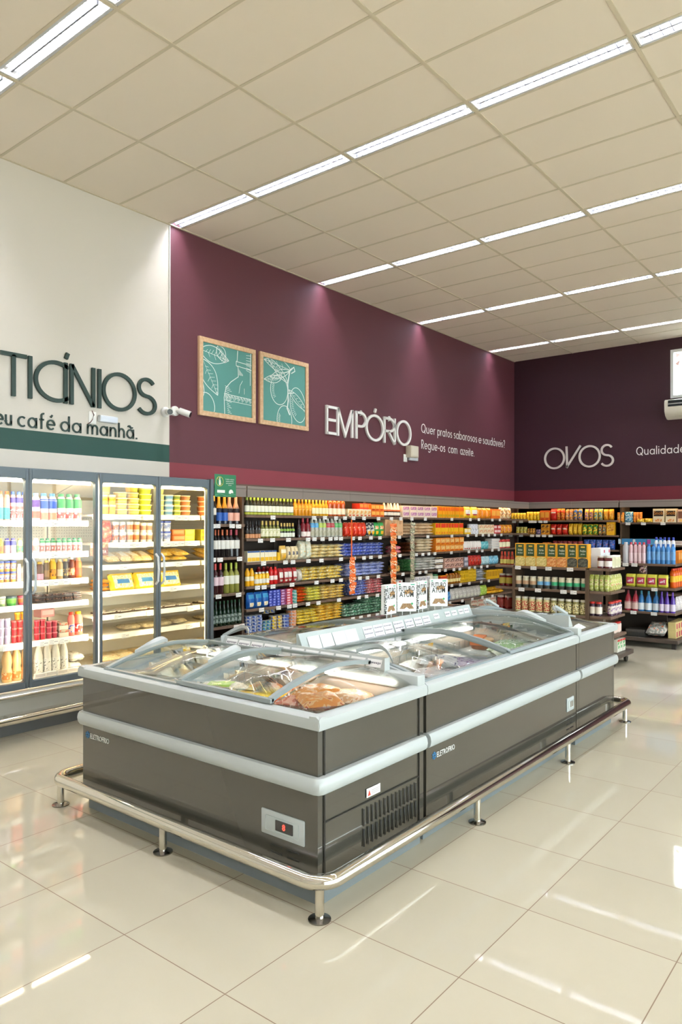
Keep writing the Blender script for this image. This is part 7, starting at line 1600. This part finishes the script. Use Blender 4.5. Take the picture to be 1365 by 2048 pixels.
# ---------------- shelving along the lettered wall and the end wall
ZG = [1.805, 1.535, 1.265, .99, .73, .455, .2]
gondola('dark wood wine shelf bay between the fridges and the oil shelves', (4.95, 6.0, 0), 0, .79, [1.70, 1.335, .935, .58, .30], walls='01')
xs_ = [5.76 + .937 * i for i in range(9)]
where = ['holding olive oil and sauces', 'with pasta bags and vinegar', 'stacked with blue and green bags', 'with tan cartons and rice bags', 'holding orange soup boxes', 'with milk powder pouches', 'with yellow boxes near the corner', 'in the room corner']
for i in range(8):
    gondola(f'dark wood wall shelf bay {where[i]}', (xs_[i], 6.0, 0), 0, .937, ZG)
ZB = [1.775, 1.505, 1.24, .97, .7, .43, .2]
ye = [5.99, 5.15, 4.3]
gondola('dark wood end-wall shelf bay of yellow packs beside the corner', (13.3, 6.46, 0), -PI / 2, 1.31, ZB)
gondola('dark wood end-wall shelf bay of colourful crisps bags', (13.3, 5.15, 0), -PI / 2, .86, ZB)
gondola('dark wood end-wall shelf bay with cream filter boxes', (13.3, 4.27, 0), -PI / 2, 1.3, [1.735, 1.345, 1.07, .8, .5, .2], walls='0')
gondola('dark wood end-wall shelf bay partly hidden by the bottle rack', (13.3, 2.96, 0), -PI / 2, .95, [1.735, 1.345, 1.07, .8, .5, .2])

# ---------------- wheeled display racks
def rack(name, label, x0, ya, yb, depth, zs, wing, zbase, casters=True, wings=(0, 1)):
    """Front faces -x between ya and yb; wings are narrower shelves on both ends."""
    t = thing(name, label, 'display rack', (x0, (ya + yb) / 2, 0), 0, 'wheeled display racks')
    o = lambda y: y - (ya + yb) / 2
    for y in ((ya, yb) if 0 in wings else (yb,)):
        MB().box(0, .03, o(y) - .018, o(y) + .018, zbase, zs[0] - .02).box(.03, depth, o(y) - .009, o(y) + .009, zbase, zs[0] - .02).obj('side_panel', WOOD, t, False)
    MB().box(depth * .55, depth * .58, o(ya + (.0 if 0 in wings else .25)), o(yb), zbase, zs[0] + .02).obj('back_panel', m('3a2f27', .6), t, False)
    for z in zs:
        MB().box(.0, depth * (.55 if 0 in wings else 1), o(ya) + .018, o(yb) - .018, z - .03, z, .002, 1).obj('shelf', WOODF, t, False)
    for z in zs:
        for s in wings:
            y0, y1 = (ya - wing, ya - .018) if s == 0 else (yb + .018, yb + wing)
            MB().box(.04, depth, o(y0), o(y1), z - .03, z, .002, 1).obj('wing_shelf', WOODF, t, False)
    MB().box(-.03, depth + .02, o(ya - (wing + .1 if 0 in wings else .02)), o(yb + wing + .02), zbase - .03, zbase + .02, .003, 1).obj('base_deck', m('4a3f36', .5), t, False)
    if len(zs) == 3 and casters:
        MB().box(.04, depth, o(ya - wing - .02), o(ya - .018), .33, .36, .002, 1).obj('wing_shelf', WOODF, t, False)
    for x in (.04, depth - .06):
        for y in ((ya - wing - .03) if 0 in wings else ya + .05, yb + wing - .06):
            if casters:
                c = MB(); c.tube([(x, o(y) - .014, .045), (x, o(y) + .014, .045)], .045, 14)
                q = c.obj('caster', m('26241f', .5), t)
                MB().box(x - .02, x + .02, o(y) - .024, o(y) + .024, .06, zbase - .028).obj('fork', m('8d8d88', .3, .8), q, False)
            else:
                MB().box(x - .025, x + .025, o(y) - .025, o(y) + .025, 0, zbase - .028).obj('foot', m('2b2622', .5), t, False)
    return t
rack('display_rack', 'dark wood wheeled rack of bean boxes and jars behind the freezers', 8.75, 3.205, 4.16, .56, [1.165, .885, .585], .28, .13)
rack('display_rack', 'dark wood rack of blue bottles and detergents standing on feet', 10.5, 2.61, 3.55, .85, [1.155, .825, .49], .2, .11, False, (1,))

# ---------------- goods
for r in ROWS:
    row(*r)
for i, (kind, w, h, d, p, loc, rz, name, cat, label) in enumerate(FREEZER_GOODS):
    place(kind, w, h, d, p, name, loc, rz, label, cat, 'goods inside the freezers')

# lettering on cartons that can be read
for o in [o for o in COL.objects if o.get('category') == 'box' and o.name.split('.')[0] in ('snob_box', 'bean_box')]:
    if o.name.startswith('snob'):
        q = add('lettering', font_mesh('Snob', .085, m('d88a2c', .4), .0004, .9), o); q.location = (0, -.0016, .135)
    else:
        chick = 'chickpea' in o['label']
        for k, s in enumerate(('Grão', 'de bico') if chick else ('Feijão', 'preto' if 'black' in o['label'] else 'bolinha')):
            q = add('lettering', font_mesh(s, .034 if k == 0 else .026, m('e8e8dc', .4), .0004, .9), o); q.location = (0, -.0016, .195 - .035 * k)
        q = MB().box(-.025, .025, -.0016, -.0006, .245, .262).obj('yellow_mark', m('d8b03c', .4), o, False)

# ---------------- price tags on the shelf lips
_tg = (MB().box(-.04, .04, -.002, 0, -.045, 0).mesh('price_tag', m('eeebe6', .5), False))
_b = MB(); ink(_b, -.034, -.002, -.04, -.005, 3, -.0026); ink(_b, .004, .034, -.036, -.01, 1, -.0026)
_tp = _b.mesh('print', INK, False)
for ax, P, z, us, txt in TAGS:
    for i, a in enumerate(us):
        o = add('price_tag', _tg)
        o.location = (a, P - .003, z - .001 + random.uniform(-.003, .002)) if ax == 'y' else (P - .003, a, z)
        o.rotation_euler = (0, random.uniform(-.03, .03), AXIS[ax])
        tag(o, f'white price tag, {(ORD[i] if i < 20 else "last-but-" + str(i))} from left {txt}', 'price tag', 'price tags ' + txt)
        add('print', _tp, o)

# ---------------- clip strips hanging from the shelf lips
def clip_strip(label, x, ztop, zbot, zpack, col, packs, n, w):
    t = thing('clip_strip', label, 'clip strip', (x, 5.93, 0), 0, 'hanging clip strips')
    MB().box(-.012, .012, .0, .002, zbot, ztop).obj('strip', m(col, .4), t, False)
    MB().tube([(0, .0, ztop), (0, .02, ztop + .04), (0, .06, ztop + .05)], .003, 6).obj('hook', m('cfd2d2', .3, .8), t)
    for i in range(n):
        z = zbot + (zpack - zbot) * i / n
        h = (zpack - zbot) / n * 1.25
        b, g, _, _ = pillow(w, .03, h, False, i + 3)
        q = b.obj('sachet', m(packs[i % len(packs)], .3, scale=40), t)
        q.location = (random.uniform(-.008, .008), -.032, z); q.rotation_euler = (random.uniform(-.25, -.1), random.uniform(-.15, .15), random.uniform(-.4, .1))
clip_strip('orange clip strip with snack sachets on its lower half, first from the fridges', 7.61, 1.76, .78, 1.26, 'e0601c', ['e0641c', 'e0641c|e8dcc8|4c4c94', 'e8701c|f0e0c8'], 13, .11)
clip_strip('orange clip strip full of snack sachets, second from the fridges', 8.56, 1.72, .83, 1.70, 'e0641c', ['e0641c', 'dc6a20|e8d8b8|6c7c5c', 'e87c24|f0dcb8'], 22, .12)
clip_strip('grey-green clip strip of small sachets, third from the fridges', 9.05, 1.74, .88, 1.72, '8c8c78', ['7c7c68|c8c4a0|4c4c48', 'a09c80|54544c', 'c8b498|5c5c54|d86c3c'], 22, .09)

# ---------------- signs
t = thing('warning_sign', 'green alcohol warning sign hung from the wine shelf fascia', 'sign', (5.385, 5.935, 2.115))
GRN = m('2f7d57', .4)
MB().box(-.155, .155, -.002, .002, -.122, .122, .001, 1).obj('board', GRN, t, False)
b = MB(); b.ribbon([(-.083 + .05 * math.cos(a * PI / 16), .045 + .05 * math.sin(a * PI / 16)) for a in range(32)], .005, -.003, -.0015, True); b.ribbon([(-.115, .08), (-.05, .01)], .004, -.003, -.0015); b.obj('ring', m('d8cc5c', .4), t, False)
b = MB(); b.prism([(-.095, .005), (-.07, .005), (-.07, .05), (-.077, .065), (-.077, .088), (-.088, .088), (-.088, .065), (-.095, .05)], -.0035, -.002, 'y'); b.obj('bottle_symbol', WHT, t, False)
for k, s in enumerate(('Proibida a venda de', 'bebidas alcoólicas', 'para menores de', '18 anos')):
    q = add('lettering', font_mesh(s, .0185, WHT, .0004, .85), t); q.location = (.062, -.003, .066 - k * .021)
b = MB(); b.ribbon([(-.12, -.062), (-.01, -.062)], .03, -.003, -.0015); b.obj('white_pill', WHT, t, False)
b = MB(); b.prism([(.048, -.082)] + [(.08 + .032 * math.cos(PI - a * PI / 12), -.07 + .032 * math.sin(PI - a * PI / 12)) for a in range(13)] + [(.11, -.08), (.09, -.072), (.075, -.085)], -.003, -.0015, 'y'); b.obj('dome_emblem', WHT, t, False)
b = MB(); b.ribbon([(-.15, -.105), (-.09, -.085), (-.03, -.1), (.03, -.112), (.09, -.095), (.15, -.088)], .002, -.003, -.0015); b.obj('wave_line', m('8fc4a4', .4), t, False)
MB().tube([(-.1, .002, .1), (-.1, .05, .012)], .003, 6).obj('hanger', m('d8d8d8', .3), t)

t = thing('offer_sign', 'small brown sign reading OFERTA in the cheese fridge', 'sign', (3.70, 5.722, 1.475))
MB().box(-.09, .09, -.002, .002, -.055, .055).obj('board', m('6a3024', .4), t, False)
MB().box(-.09, .09, -.003, -.0015, .012, .055).obj('upper_panel', m('c88a6c|7c5a3c|d8b898', .4), t, False)
q = add('lettering', font_mesh('OFERTA', .036, m('f0e4dc', .4), .0005, .9), t); q.location = (.01, -.003, -.035)
